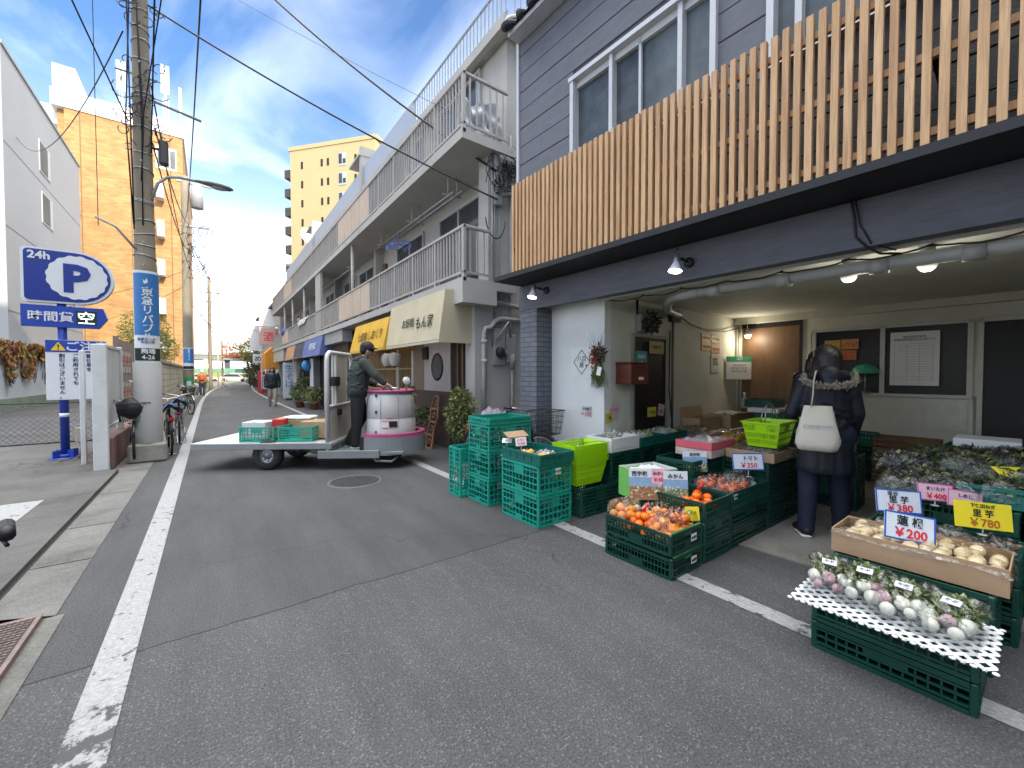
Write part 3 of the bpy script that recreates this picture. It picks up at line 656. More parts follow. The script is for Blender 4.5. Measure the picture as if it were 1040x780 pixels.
t = sheetsign('notice', 'yellowish paper notice at the top of the dark side door', 'poster', 4.86, 2.985, 1.665, .34, .16, (.33, .27, .12), 'S'); text('お知らせ', .05, M_ink, t, sf(.07), local=True)
for i, (x, z, nm) in enumerate(((6.29, 1.89, 'upper left'), (6.60, 1.89, 'upper right'), (6.29, 1.76, 'lower left'), (6.60, 1.73, 'lower right'))):
    t = sheetsign('flyer', 'orange flyer on the cream side wall, %s of the four' % nm, 'poster', x, 3.02, z, .29, .13, (.5, .25, .05) if i != 1 else (.36, .22, .05), 'S'); text('やさい 旬', .05, M_ink, t, sf(.045), local=True)
    t['group'] = 'orange flyers on the side wall'
t = sheetsign('flyer', 'white paper flyer hanging below the orange flyers', 'poster', 6.58, 3.02, 1.42, .26, .29, (.5, .5, .45), 'S'); text('おすすめ\n・だいこん\n・はくさい', .04, M_ink, t, sf(.2), local=True)
t = thing('calendar', 'white wall calendar with a green header beside the hanging bulb', 'calendar', P(7.18, 2.90, 1.31), -20)
a = MB(); a.bbox(-.26, .26, 0, .01, 0, .38, .002); a.build('pages', mat('calendar_page', (.6, .6, .57), .7, .03), t, local=True); a = MB(); a.box(-.26, .26, -.003, 0, .30, .38); a.build('header', mat('green_print', (.04, .28, .14), .6), t, local=True)
text('12月', .07, M_wht, t, sf(.32, 0, -.005), local=True); text('1 2 3 4 5 6 7\n8 9 10 11 12 13\n14 15 16 17 18', .05, M_ink, t, sf(.22), local=True)
t = thing('electric_meter', 'small meter with a dried plant bundle above the side door', 'meter', P(4.52, 2.97, 1.93), 2.4)
a = MB(); a.bbox(-.09, .06, -.02, .06, 0, .22, .01); a.build('case', M_pvc, t, local=True); a = MB(); leaves(a, (.06, -.08, .12), (.13, .06, .11), 260, .07, rg); a.build('dried_leaves', mat('dried_leaf', (.04, .045, .03), .8), t, local=True)
# window posters
t = sheetsign('price_list', 'large white printed price list taped inside the partition window', 'poster', 7.375, .845, 1.25, .46, .70, (.62, .62, .58), 'W'); text('東京都青果物\n商業協同組合のお知らせ', .036, M_ink, t, sf(.62), local=True)
a = MB()
for i in range(4):
    for j in range(5): a.box(-.19+i*.12, -.19+i*.12+.004, -.0015, 0, .06+j*.1, .06+j*.1+.08)
for i in range(15): a.box(-.16, .17, -.0015, 0, .08+i*.033, .083+i*.033)
a.build('table_print', mat('grey_print', (.25, .25, .25), .7), t, local=True)
for i, (y, z, c) in enumerate(((1.70, 1.75, (.5, .3, .05)), (1.50, 1.755, (.5, .25, .08)), (1.52, 1.60, (.45, .12, .06)))):
    t = sheetsign('fruit_poster', ['yellow fruit poster on the partition window, left one', 'orange fruit poster on the partition window, right one', 'red tomato poster below the orange fruit poster'][i], 'poster', 7.375, y, z, .19, .14, c, 'W')
    a = MB()
    for q in range(6): a.ball((-.07+.028*q, -.002, .05+.03*(q % 2)), (.016, .003, .016), 10, 6)
    a.build('fruit_print', mat('print%d' % i, (.6, .1, .03) if i else (.6, .45, .05), .6), t, local=True)
t = thing('desk_lamp', 'green domed desk lamp behind the partition window sill', 'lamp', P(7.34, 1.32, 1.14), 0)
a = MB(); a.lathe([(.15, .27), (.14, .33), (.09, .38), (.02, .40), (0, .40)], 18); a.build('shade', mat('green_shade', (.05, .30, .16), .4), t, local=True); a = MB(); a.cyl((0, 0, .02), (0, 0, .3), .008); a.lathe([(0, .03), (.06, .02), (.07, 0)], 16); a.build('stand', M_lampm, t, local=True)
# ------------------------------------------------------------------ long three storey apartment block with shops below
M_apt = mat('painted_concrete', (.42, .405, .37), .8, .07, 1.2, .2, 30, dirt=.45, dirtc=(.22, .215, .20), kind='pos')
M_aptd = mat('painted_concrete_old', (.33, .335, .325), .8, .08, 1.5, .2, 30, dirt=.5, dirtc=(.18, .175, .165), kind='pos')
M_rail = mat('rail_paint', (.38, .36, .335), .5, .08, 8, .03, dirt=.25, dirtc=(.2, .16, .12))
M_panel = mat('tan_panel', (.50, .40, .31), .6, .07, 3, .05, dirt=.3, dirtc=(.3, .24, .18))
M_rib = mat('grey_ribbed_panel', (.27, .26, .235), .6, .1, 4, .05)
M_glass = glass('apartment_glass', (.05, .055, .06), .1, .6)
YN, YF = 5.9, 30.3
apt = thing('apartment_building', 'three storey grey apartment block with long railed balconies above a row of small shops', 'building', (4.2, 18, 0))
Z2, Z3, ZR = 2.95, 5.29, 7.40
g = MB()
g.box(4.25, 10, YN, YF, 0, ZR-.1); g.box(3.725, 4.25, YN, YN+.14, 0, 2.80); g.box(3.86, 4.25, YN, YN+.3, Z2, 5.14)
g.box(3.58, 3.72, YN-.006, YN+.30, 0, 2.796)
for y in (12.3, 17.2, 22.3, 30.0): g.box(4.0, 4.26, y-.07, y+.07, Z2, 5.14); g.box(4.0, 4.26, y-.07, y+.07, Z3, ZR-.12)
g.build('wall', M_apt, apt)
g = MB(); g.box(3.24, 4.3, 5.70, YF, 2.80, Z2); g.box(3.24, 3.9, 5.70, YN+.1, 2.55, 2.80); g.build('balcony_slab', M_apt, apt)
g = MB(); g.box(3.24, 4.3, 5.70, YF, 5.13, Z3); g.build('balcony_slab', M_apt, apt)
g = MB(); g.box(4.02, 10.1, 5.66, YF+.1, ZR-.12, ZR+.03); g.box(4.02, 4.14, 5.66, YF+.1, ZR-.16, ZR-.12); g.build('roof_slab', M_apt, apt)
g = MB()
for y, z0, z1 in ((12.3, Z2, 5.13), (16.9, Z2, 5.13), (19.8, Z2, 5.13), (22.9, Z2, 5.13), (25.6, Z2, 5.13)): g.tube([(3.36, y, z0), (3.36, y, z1)], .05, 10); 
g.box(3.28, 3.36, 16.2, 17.1, 2.9, 5.13)
g.split('balcony_column', M_apt, apt)
def rail(y0, y1, zf, h, x=3.285, panels=(), step=.11):
    r = MB(); r.bbox(x-.03, x+.03, y0, y1, zf+h-.05, zf+h, .008); r.box(x-.018, x+.018, y0, y1, zf+.07, zf+.105)
    y = y0+.05; k = 0
    while y < y1-.02:
        if not any(a <= y <= b for a, b in panels):
            if k % 9 == 0: r.box(x-.022, x+.022, y-.022, y+.022, zf-.08, zf+h-.05)
            else: r.box(x-.011, x+.011, y-.014, y+.014, zf+.105, zf+h-.05)
        y += step; k += 1
    r.build('railing', M_rail, apt)
    for a, b in panels:
        n = max(1, round((b-a)/.85))
        for i in range(n):
            p = MB(); p.bbox(x-.012, x+.012, a+(b-a)*i/n+.012, a+(b-a)*(i+1)/n-.012, zf+.11, zf+h-.05, .004); p.build('panel', M_panel, apt)
def ribs(y0, y1, zf, h, x=3.297):
    r = MB(); y = y0
    while y < y1: r.box(x, x+.018, y, y+.085, zf+.11, zf+h-.05); y += .095
    r.build('ribbed_screen', M_rib, apt)
rail(5.70, YF, Z3, .90, panels=((10.5, 13.6), (22.6, 25.3)))
rail(5.70, 17.0, Z2, .84, panels=((10.5, 13.6),))
rail(17.1, YF, Z2, .80, panels=((24.0, 26.2),))
for a, b in ((8.2, 10.5), (13.6, 22.6), (25.3, 30.2)): ribs(a, b, Z3, .90)
for a, b in ((8.0, 10.5), (13.6, 17.0), (17.2, 24.0), (26.2, 30.2)): ribs(a, b, Z2, .82)
for zf, h, xe in ((Z3, .90, 4.15), (Z2, .84, 3.80)):
    r = MB()
    r.bbox(3.26, xe, 5.70, 5.755, zf+h-.05, zf+h, .008); r.box(3.26, xe, 5.715, 5.745, zf+.07, zf+.105)
    x = 3.40
    while x < xe-.03: r.box(x-.012, x+.012, 5.716, 5.742, zf+.105, zf+h-.05); x += .13
    r.box(3.26, 3.31, 5.70, 5.75, zf-.06, zf+h-.05)
    r.build('end_railing', M_rail, apt)
r = MB(); x = 4.12   # roof railing
r.bbox(x-.02, x+.02, 5.7, 9.6, 8.06, 8.10, .006); r.box(x-.015, x+.015, 5.7, 9.6, 7.52, 7.55)
y = 5.75
while y < 9.6: r.box(x-.009, x+.009, y-.009, y+.009, 7.43, 8.06); y += .13
x = 4.3
while x < 8: r.box(x-.009, x+.009, 5.72, 5.738, 7.43, 8.06); x += .13
r.box(4.12, 8, 5.71, 5.75, 8.06, 8.10)
r.build('roof_railing', mat('rail_blue_grey', (.30, .33, .36), .5), apt)
M_fin = mat('blue_grey_sheet', (.36, .40, .46), .5, .05, 3, .02)
g = MB(); g.box(4.10, 4.16, 9.6, YF, ZR+.03, 8.12); g.build('roof_parapet', M_fin, apt)
for y in (13.6, 21.5):
    g = MB(); g.box(4.0, 4.9, y, y+.18, Z3+.6, 8.75); g.box(3.95, 4.6, y-.02, y+1.2, 8.45, 8.52); g.box(4.3, 4.5, y+.18, y+1.2, ZR+.03, 8.45); g.build('roof_stair_head', M_apt, apt)
M_sash = mat('aluminium_sash', (.42, .43, .43), .4, .05, 10, .02, metal=.2)
k = 0
for zf in (Z2, Z3):
    for y0 in (6.7, 9.3, 13.0, 15.0, 18.1, 20.5, 23.4, 26.2, 28.3):
        wdt = 1.75 if y0 < 10 else 1.6
        f = MB(); f.box(4.19, 4.25, y0, y0+.05, zf+.1, zf+1.85); f.box(4.19, 4.25, y0+wdt-.05, y0+wdt, zf+.1, zf+1.85); f.box(4.185, 4.25, y0, y0+wdt, zf+1.85, zf+1.92); f.box(4.19, 4.25, y0+.05, y0+wdt-.05, zf+.05, zf+.1); f.box(4.20, 4.24, y0+wdt/2-.025, y0+wdt/2+.025, zf+.1, zf+1.85)
        w_ = f.build('window', M_sash, apt); g = MB(); g.box(4.225, 4.235, y0+.05, y0+wdt-.05, zf+.1, zf+1.85); g.build('pane', M_glass, w_)
for zf in (Z2, Z3):
    for y0 in (8.9, 17.3):
        pass
# hanging laundry poles under the third floor slab
g = MB()
for y in (6.9, 8.6, 10.6, 13.4, 18.5): g.tube([(3.62, y, 5.13), (3.62, y, 4.70)], .012, 6); g.tube([(3.80, y, 5.13), (3.80, y, 4.78)], .012, 6); g.tube([(3.5, y, 4.74), (3.9, y, 4.76)], .012, 6)
g.split('pole_hanger', M_rail, apt)
for nm, x, y0, y1, z in (('washing_pole', 3.62, 6.7, 11.2, 4.73), ('washing_pole', 3.8, 6.7, 10.8, 4.79), ('washing_pole', 3.62, 13, 19, 4.73)):
    g = MB(); g.tube([(x, y0, z), (x, y1, z+.01)], .015, 8); g.build(nm, M_lampm, apt)
g = MB(); g.box(4.17, 4.25, 11.9, 12.15, Z2+.5, Z2+1.7); g.build('brown_cupboard', mat('brown_box', (.16, .06, .04), .6), apt)
# drains and boxes on the end wall
g = MB(); yy = YN-.05
g.tube([(3.74, yy, .0), (3.74, yy, 2.1), (3.76, yy-.02, 2.18), (3.86, yy-.03, 2.2), (3.95, yy, 2.3), (4.06, yy, 2.36), (4.6, yy, 2.37)], .042, 12)
for z in (.6, 1.62, 1.95): g.tube([(3.74, yy, z-.03), (3.74, yy, z+.03)], .05, 12)
g.tube([(3.62, yy-.12, 2.74), (3.72, yy-.05, 2.66), (4.7, yy-.02, 2.56)], .035, 10)
g.build('drain_pipe', M_apt, apt)
g = MB()
for x, r_ in ((3.93, .02), (3.98, .014), (4.32, .02), (4.08, .012)): g.tube([(x, YN-.02, 1.9 if x < 4.3 else 0), (x, YN-.02, 5.6)], r_, 8)
g.tube([(4.33, yy, 1.5), (4.33, yy, 1.75)], .05, 10); g.tube([(4.33, yy, .3), (4.33, yy, 1.5)], .02, 8)
g.build('conduit', M_aptd, apt)
g = MB(); g.bbox(3.95, 4.20, YN-.04, YN, 1.55, 2.2, .01); g.build('meter_board', M_aptd, apt)
g = MB(); g.bbox(4.22, 4.42, YN-.06, YN, 1.6, 2.1, .01); g.build('meter_box', M_aptd, apt)
g = MB(); g.lathe([(0, .09), (.085, .09), (.095, .07), (.1, 0)], 16, TR(4.08, YN-.04, 1.78, 0, 90)); g.build('meter', mat('meter_dark', (.03, .03, .035), .25), apt)
g = MB(); g.tube([(4.0, YN-.05, 2.0), (4.15, YN-.2, 2.3), (4.3, YN-.05, 2.05)], .02, 6); g.build('bracket', M_aptd, apt)
# tangled junction cables at second floor height
g = MB(); rg = random.Random(4)
for i in range(26):
    c = Vector((4.05+rg.uniform(-.2, .35), YN-.12, 4.85+rg.uniform(-.35, .4))); pts = []
    r1, a0 = rg.uniform(.06, .2), rg.uniform(0, 6)
    for q in range(9): a = a0+q*.6; pts.append(c+Vector((math.cos(a)*r1, -rg.uniform(0, .08), math.sin(a)*r1*1.2)))
    g.tube(pts, .008, 5)
g.tube([(3.93+.21*math.cos(q_*.3+.2), YN-.12, 4.12-.42*math.sin(q_*.3+.2)) for q_ in range(10)], .011, 6)
g.build('cable_bundle', M_black, apt)
g = MB(); g.tube([(4.0, YN-.1, 5.1), (4.45, YN-.1, 5.05)], .09, 12); g.tube([(4.02, YN-.08, 4.45), (4.3, YN-.08, 4.55)], .03, 8); g.bbox(3.95, 4.1, YN-.1, YN, 4.3, 5.6, .02); g.build('junction_box', M_aptd, apt)
# ground floor shopfronts
M_pink = mat('pinkish_plaster', (.42, .37, .35), .8, .05, 2, .1, dirt=.2, kind='pos'); M_brown = mat('dark_brown_board', (.065, .04, .036), .6, .2, 4, .1)
M_tan = mat('tan_board', (.20, .14, .10), .7, .15, 4, .1); M_dark = mat('shop_dark', (.015, .013, .012), .7); M_dwood = mat('dark_timber', (.12, .065, .035), .6, .25, 5, .1, 30, stretch=(3, 3, .4))
fx = 3.6
g = MB(); g.box(fx, fx+.1, 6.80, 7.95, 1.065, 2.79); g.build('plaster_wall', M_pink, apt)
g = MB(); g.box(fx-.012, fx+.1, 6.80, 8.5, 0, 1.063); g.build('wainscot', M_brown, apt)
g = MB(); g.box(fx, fx+.08, 7.95, 8.5, 1.065, 2.79); g.build('tan_wall', M_tan, apt)
g = MB(); g.lathe([(.235, -.02), (.275, -.03), (.275, .0), (.235, .02)], 36, TR(fx, 7.35, 1.54, -90, 90)); f = g.build('round_window', M_dark, apt)
g = MB(); g.lathe([(0, .0), (.24, .0)], 36, TR(fx-.006, 7.35, 1.54, -90, 90)); g.build('pane', glass('round_glass', (.07, .08, .08), .08), f)
g = MB(); g.box(fx-.05, fx, 7.72, 7.95, 1.7, 1.95); g.build('speaker', M_black, apt)
g = MB(); g.box(fx+.02, fx+.25, 6.18, 6.80, 0, 2.79); g.build('doorway', M_dark, apt)
g = MB(); g.box(fx-.01, fx+.05, 6.30, 6.37, 0, 2.79); g.box(fx-.01, fx+.05, 6.48, 6.54, 0, 2.79); g.build('door_frame', M_dwood, apt)
g = MB(); g.box(fx+.12, fx+.2, 8.5, 13.6, 0, 2.79); g.build('shopfront_dark', mat('brown_inside', (.09, .05, .025), .6, .3, 2), apt)
g = MB()
for i in range(26): y = 8.55+i*.12; g.box(fx+.02, fx+.05, y, y+.03, .55, 2.0)
for z in (.55, 1.0, 1.5, 2.0): g.box(fx, fx+.03, 8.5, 11.7, z, z+.04)
g.build('lattice', mat('lattice_wood', (.30, .20, .10), .6, .2, 5), apt)
g = MB(); g.box(fx-.01, fx+.1, 8.5, 8.6, 0, 2.79); g.box(fx-.01, fx+.1, 9.4, 9.52, 0, 2.79); g.box(fx-.01, fx+.12, 11.7, 11.95, 0, 2.79); g.build('post', M_apt, apt)
g = MB(); g.box(fx-.02, fx+.3, 13.7, 16.4, 0, 2.79); g.build('brick_front', brickmat('brown_brick', (.10, .055, .04), (.15, .085, .065), (.06, .05, .045), .22, .075), apt)
g = MB(); g.box(fx+.3, fx+.4, 16.4, 29.8, 0, 2.79); g.build('shopfront_dark', M_dark, apt)
g = MB()
for y, w_ in ((16.6, .5), (19.5, .35), (23.4, 1.2), (27.0, .25), (29.9, .3)): g.box(fx-.05, fx+.3, y, y+w_, 0, 2.79)
g.split('pillar', M_apt, apt)
g = MB()
for y, w_ in ((17.3, .1), (18.2, .1), (20.6, .1), (25.1, .12), (26.2, .1), (28.2, .1)): g.box(fx+.15, fx+.25, y, y+w_, 0, 2.3)
g.box(fx+.15, fx+.28, 16.9, 29.8, 2.2, 2.3); g.build('door_frame', M_dwood, apt)
g = MB(); g.box(3.30, 3.6, 13.3, 17.1, 2.42, 2.79); g.build('fascia', M_aptd, apt)
g = MB(); g.box(3.28, 3.6, 25.8, 30.2, 2.15, 2.79); g.build('fascia', mat('pale_fascia', (.42, .40, .36), .7), apt)
# awnings: closed wedge shapes with valance
def awning(name, label, y0, y1, x_t, x_b, zt, zb, m, words=None, tx=None, side=False, col=None, xw=3.58):
    t = thing(name, label, 'awning', (3.4, (y0+y1)/2, zb))
    a = MB(); dz = .014
    def fn(u, v): 
        y = y0+(y1-y0)*u; s = math.sin(v*math.pi)*.012*math.sin(u*22)
        return (x_t+(x_b-x_t)*v-s, y, zt+(zb-zt)*v)
    a.sheet(fn, 40, 8)
    a.raw([(x_t, y0, zt), (x_b, y0, zb), (xw, y0, zb), (xw, y0, zt)], [(0, 1, 2, 3)]); a.raw([(x_t, y1, zt), (x_b, y1, zb), (xw, y1, zb), (xw, y1, zt)], [(3, 2, 1, 0)])
    a.raw([(x_b, y0, zb-.0), (x_b, y1, zb), (x_b, y1, zb-.05), (x_b, y0, zb-.05)], [(0, 1, 2, 3)]); a.raw([(x_b, y0, zb), (xw, y0, zb), (xw, y0, zb-.05), (x_b, y0, zb-.05)], [(0, 1, 2, 3)])
    a.build('canopy', m, t)
    a = MB(); a.tube([(x_b+.01, y0+.02, zb-.0), (x_b+.01, y1-.02, zb)], .012, 6); a.tube([(x_b+.01, y0+.02, zb), (xw, y0+.02, zb)], .012, 6); a.build('frame', M_lampm, t)
    if words:
        ang = math.degrees(math.atan2(zt-zb, x_t-x_b))
        for s, y, z, sz, mm in words:
            v = (zt-z)/(zt-zb); X = Matrix.Translation((x_t+(x_b-x_t)*v-.02, y, z)) @ Matrix.Rotation(R(-90), 4, 'Z') @ Matrix.Rotation(R(ang), 4, 'X')
            text(s, sz, mm, t, X, bold=.01)
    return t
M_awb = mat('beige_canvas', (.50, .44, .30), .75, .07, 2, .1, 20, dirt=.25, dirtc=(.33, .29, .19), kind='pos'); M_awy = mat('yellow_canvas', (.62, .36, .03), .65, .1, 3, .1, 20, dirt=.2, dirtc=(.4, .24, .03), kind='pos')
awning('awning', 'long beige canvas awning with black brush lettering over the shop with the round window', 5.98, 8.42, 3.08, 2.96, 2.78, 1.965, M_awb, [('お好焼', 7.35, 2.28, .19, M_ink), ('もん家', 6.62, 2.22, .24, M_ink)])
awning('awning', 'yellow canvas awning with brown lettering beside the beige one', 8.45, 10.95, 3.06, 2.90, 2.62, 1.96, M_awy, [('七面鳥', 10.1, 2.2, .24, mat('brown_ink', (.15, .06, .01), .7)), ('しおくり', 9.15, 2.2, .26, MATS['brown_ink'])])
awning('awning', 'blue canvas awning above the planter shop', 15.7, 19.1, 3.24, 3.12, 2.78, 2.12, mat('blue_canvas', (.10, .14, .32), .7, .15, 3, .1, kind='pos'), [('手打そば', 17.2, 2.35, .3, M_wht)])
awning('awning', 'dark striped awning between the blue and the orange ones', 19.15, 21.6, 3.26, 3.16, 2.78, 2.14, mat('navy_canvas', (.05, .06, .09), .7, .4, 2, .1, kind='pos'))
awning('awning', 'faded orange awning at the far end of the blue awning', 21.65, 24.2, 3.26, 3.16, 2.78, 2.16, mat('orange_canvas', (.45, .24, .13), .7, .1, 3, .1, kind='pos'))
# lanterns, cloth things
for i, (y, z) in enumerate(((8.95, 1.74), (9.45, 1.74))):
    t = thing('paper_lantern', ['white paper lantern under the yellow awning, nearer the beige awning', 'white paper lantern under the yellow awning, farther from the beige awning'][i], 'lantern', (3.35, y, z), 0, 'white paper lanterns')
    a = MB(); a.lathe([(.05, -.16), (.10, -.13), (.13, -.05), (.135, .02), (.12, .1), (.06, .14)], 14); a.build('shade', mat('lantern_paper', (.62, .61, .58), .7, .03), t, local=True)
    a = MB(); a.cyl((0, 0, -.18), (0, 0, -.155), .055); a.cyl((0, 0, .14), (0, 0, .165), .055); a.cyl((0, 0, .16), (0, 0, .42), .005); a.build('cap', M_black, t, local=True)
t = thing('hanger_rack', 'blue plastic laundry hanger with pegs on the second floor balcony', 'laundry hanger', (3.6, 9.3, 4.42))
a = MB(); mb_ = mat('blue_plastic', (.08, .18, .5), .4)
for x in (-.2, 0, .2): a.tube([(x, -.35, 0), (x, .35, 0)], .008, 5)
for y in (-.35, 0, .35): a.tube([(-.2, y, 0), (.2, y, 0)], .008, 5)
a.tube([(0, 0, 0), (0, 0, .3)], .006, 5); a.build('frame', mb_, t, local=True)
a = MB()
for i in range(14): x, y = rnd.choice((-.2, 0, .2)), -.35+i*.05; a.box(x-.008, x+.008, y-.015, y+.015, -.09, 0)
a.split('peg', mb_, t, local=True)
t = thing('laundry_sheet', 'white plastic sheet bundled behind the third floor end railing', 'sheet', (3.75, 5.85, Z3))
a = MB(); rg = random.Random(2)
a.sheet(lambda u, v: (-.38+.75*u, .05+.06*math.sin(u*17+v*4)+.04*math.sin(v*13+u*5), .02+v*.62-.06*math.sin(u*7)), 40, 20); a.build('sheet', mat('white_sheet', (.55, .58, .60), .35, .05), t, local=True)
t = thing('folded_bedding', 'white bedding hung over the far second floor balcony rail', 'bedding', (3.4, 19.8, Z2+.6))
a = MB(); a.sheet(lambda u, v: (.18*math.sin((v-.5)*3.1)*-1, -.9+1.8*u, .3*math.cos((v-.5)*3.1)+.03*math.sin(u*20)), 30, 12); a.build('quilt', mat('white_quilt', (.5, .5, .48), .8), t, local=True)
t = thing('blue_laundry', 'blue tarpaulin piled on the far end of the second floor balcony', 'tarpaulin', (3.35, 25.8, Z2+.6))
a = MB(); a.ball((0, 0, .15), (.15, .8, .25), 14, 8, jit=.15); a.build('cloth', mat('blue_cloth', (.05, .09, .35), .7), t, local=True)
# ------------------------------------------------------------------ bicycles (built along +x, front wheel forward)
M_tyre = mat('tyre_rubber', (.02, .02, .02), .8, .2, 20, .2); M_chrome = mat('bike_steel', (.45, .45, .45), .3, .1, metal=.9); M_bframe = mat('bike_frame_black', (.02, .02, .022), .35, .1)
M_basket = mat('black_basket', (.02, .02, .02), .5)
def wheel(parent, x, r=.32, n=28):
    a = MB(); a.tube([(x+r*math.cos(t*2*math.pi/n), 0, r+r*math.sin(t*2*math.pi/n)) for t in range(n)], .018, 8, closed=True); w_ = a.build('wheel', M_tyre, parent, local=True)
    a = MB(); a.tube([(x+(r-.024)*math.cos(t*2*math.pi/n), 0, r+(r-.024)*math.sin(t*2*math.pi/n)) for t in range(n)], .009, 6, closed=True)
    for i in range(20): t = i*2*math.pi/20; a.tube([(x, .02*(-1)**i, r), (x+(r-.02)*math.cos(t), 0, r+(r-.02)*math.sin(t))], .0016, 3)
    a.cyl((x, -.05, r), (x, .05, r), .016, 8); a.build('rim', M_chrome, w_, local=True)
    return w_
def bike(label, loc, rz, group=None, basket=True, cover=None, name='bicycle', frame=None, rear=False, bag=False):
    t = thing(name, label, 'bicycle', loc, rz, group); fm = frame or M_bframe
    wheel(t, .54); wheel(t, -.52)
    a = MB(); seat = (-.20, 0, .80); bb = (-.06, 0, .28); hd = (.38, 0, .72); hb = (.41, 0, .56)
    a.tube([(-.16, 0, .68), bb], .016, 8); a.tube([(.40, 0, .60), (.15, 0, .38), bb], .02, 8); a.tube([bb, (-.52, .06, .32)], .009, 6); a.tube([bb, (-.52, -.06, .32)], .009, 6)
    a.tube([(-.17, .0, .66), (-.52, .06, .32)], .008, 6); a.tube([(-.17, 0, .66), (-.52, -.06, .32)], .008, 6); a.tube([(.37, 0, .76), (.42, 0, .54)], .02, 8)
    for s in (-1, 1): a.tube([(.42, 0, .54), (.43, .05*s, .50), (.54, .05*s, .32)], .010, 6)
    a.build('frame', fm, t, local=True)
    a = MB(); a.bbox(-.33, -.05, -.085, .085, .80, .86, .025); a.ball((-.24, 0, .84), (.12, .095, .04)); a.tube([(-.17, 0, .66), (-.19, 0, .81)], .012, 8); a.build('saddle', M_black, t, local=True)
    a = MB(); a.tube([(.37, 0, .76), (.35, 0, .92)], .012, 8); a.tube([(.20, -.27, .98), (.30, -.25, .98), (.37, -.12, .95), (.35, 0, .92), (.37, .12, .95), (.30, .25, .98), (.20, .27, .98)], .011, 8); a.build('handlebar', M_chrome, t, local=True)
    for s in (-1, 1): a = MB(); a.tube([(.29, .252*s, .98), (.17, .275*s, .98)], .017, 10); a.tube([(.30, .23*s, .965), (.27, .25*s, .94), (.20, .27*s, .945)], .005, 5); a.build('grip', M_black, t, local=True)
    a = MB()
    for x, a0, a1 in ((.54, 20, 190), (-.52, -10, 170)): a.tube([(x+.35*math.cos(R(a0+(a1-a0)*i/12)), 0, .32+.35*math.sin(R(a0+(a1-a0)*i/12))) for i in range(13)], .022, 6, flat=.3)
    a.build('mudguard', fm if rear is False else M_chrome, t, local=True)
    a = MB(); a.tube([(-.52, .08, .32), (-.62, .1, .02)], .008, 6); a.tube([(-.52, -.08, .32), (-.62, -.1, .02)], .008, 6); a.tube([(-.62, .1, .02), (-.62, -.1, .02)], .008, 6); a.build('kickstand', M_chrome, t, local=True)
    a = MB(); a.cyl((-.06, -.05, .28), (-.06, -.04, .28), .085, 18); a.tube([(-.06, -.06, .28), (.0, -.07, .13)], .008, 6); a.tube([(-.06, .06, .28), (-.12, .07, .43)], .008, 6); a.box(-.03, .03, -.13, -.07, .12, .14); a.box(-.15, -.09, .07, .13, .42, .44); a.build('crank', M_chrome, t, local=True)
    a = MB()
    for y in (-.06, 0, .06): a.tube([(-.22, y, .70), (-.72, y, .72)], .006, 5)
    a.tube([(-.52, .06, .32), (-.66, .06, .72)], .006, 5); a.tube([(-.52, -.06, .32), (-.66, -.06, .72)], .006, 5); a.build('rear_carrier', M_chrome, t, local=True)
    a = MB(); a.bbox(-.76, -.72, -.04, .04, .60, .66, .005); a.build('reflector', mat('red_reflector', (.4, .02, .02), .3), t, local=True)
    if basket:
        a = MB(); x0, x1, z0, z1 = .44, .76, .66, .95
        def P_(u, v, w_): k = .80+.20*w_; cx = (x0+x1)/2; return (cx+(u-.5)*(x1-x0)*k, (v-.5)*.40*k, z0+(z1-z0)*w_)
        for w_ in (0, .25, .5, .75, 1): a.tube([P_(0, 0, w_), P_(1, 0, w_), P_(1, 1, w_), P_(0, 1, w_)], .007 if w_ == 1 else .003, 5, closed=True, smooth=False)
        for i in range(13): u = i/12; [a.tube([P_(u, v, 0), P_(u, v, 1)], .0025, 4) for v in (0, 1)]
        for i in range(1, 14): v = i/14; [a.tube([P_(u, v, 0), P_(u, v, 1)], .0025, 4) for u in (0, 1)]
        for i in range(1, 9): v = i/9; a.tube([P_(0, v, 0), P_(1, v, 0)], .0025, 4)
        a.build('basket', M_basket, t, local=True)
    if bag:
        a = MB(); a.ball((.60, 0, .86), (.17, .21, .17), 16, 10, jit=.06); a.build('basket_bag', M_black, t, local=True)
    if cover:
        a = MB(); rg = random.Random(int(abs(loc[0])*100))
        def fn(u, v):
            x = -.78+.62*u if cover[1] == 'rear' else -.38+.36*u; y = (v-.5)*2
            return (x, y*(.13+.03*math.sin(u*9)), cover[2]+(1-y*y)*.10+.02*math.sin(u*14+y*5)-.05*u*u)
        a.sheet(fn, 24, 14); a.sheet(lambda u, v: (fn(u, v)[0], fn(u, v)[1]*.98, fn(u, v)[2]-.035), 24, 14)
        a.build('cover', cover[0], t, local=True)
    return t
M_bluec = mat('blue_bag_cloth', (.03, .06, .16), .6, .3, 9, .3, 25); M_purc = mat('purple_saddle_cover', (.16, .14, .19), .5, .15, 6, .1)
bike('black bicycle with a wide black wire basket between the grey pillar and the teal crates', (3.17, 4.37, 0), -77, cover=(M_purc, 'saddle', .84))
bike('bicycle seen from the front with a full black basket beside the near utility pole', (-1.02, 9.32, 0), -86, 'bicycles parked along the left wall', bag=True)
bike('bicycle with a dark blue cloth over its carrier right behind the near utility pole', (-.62, 9.75, 0), 96, 'bicycles parked along the left wall', basket=False, cover=(M_bluec, 'rear', .78))
bike('bicycle behind the blue cloth one with its wheel close to the white line', (-.55, 11.2, 0), 93, 'bicycles parked along the left wall', basket=False, cover=(M_bluec, 'rear', .80))
bike('silver bicycle with a front basket parked at the cream wall near the second pole', (-.72, 18.6, 0), -72, 'bicycles parked along the left wall', frame=M_chrome)
bike('grey bicycle parked at the cream wall just before the second pole', (-.78, 20.6, 0), -80, 'bicycles parked along the left wall', frame=M_chrome)
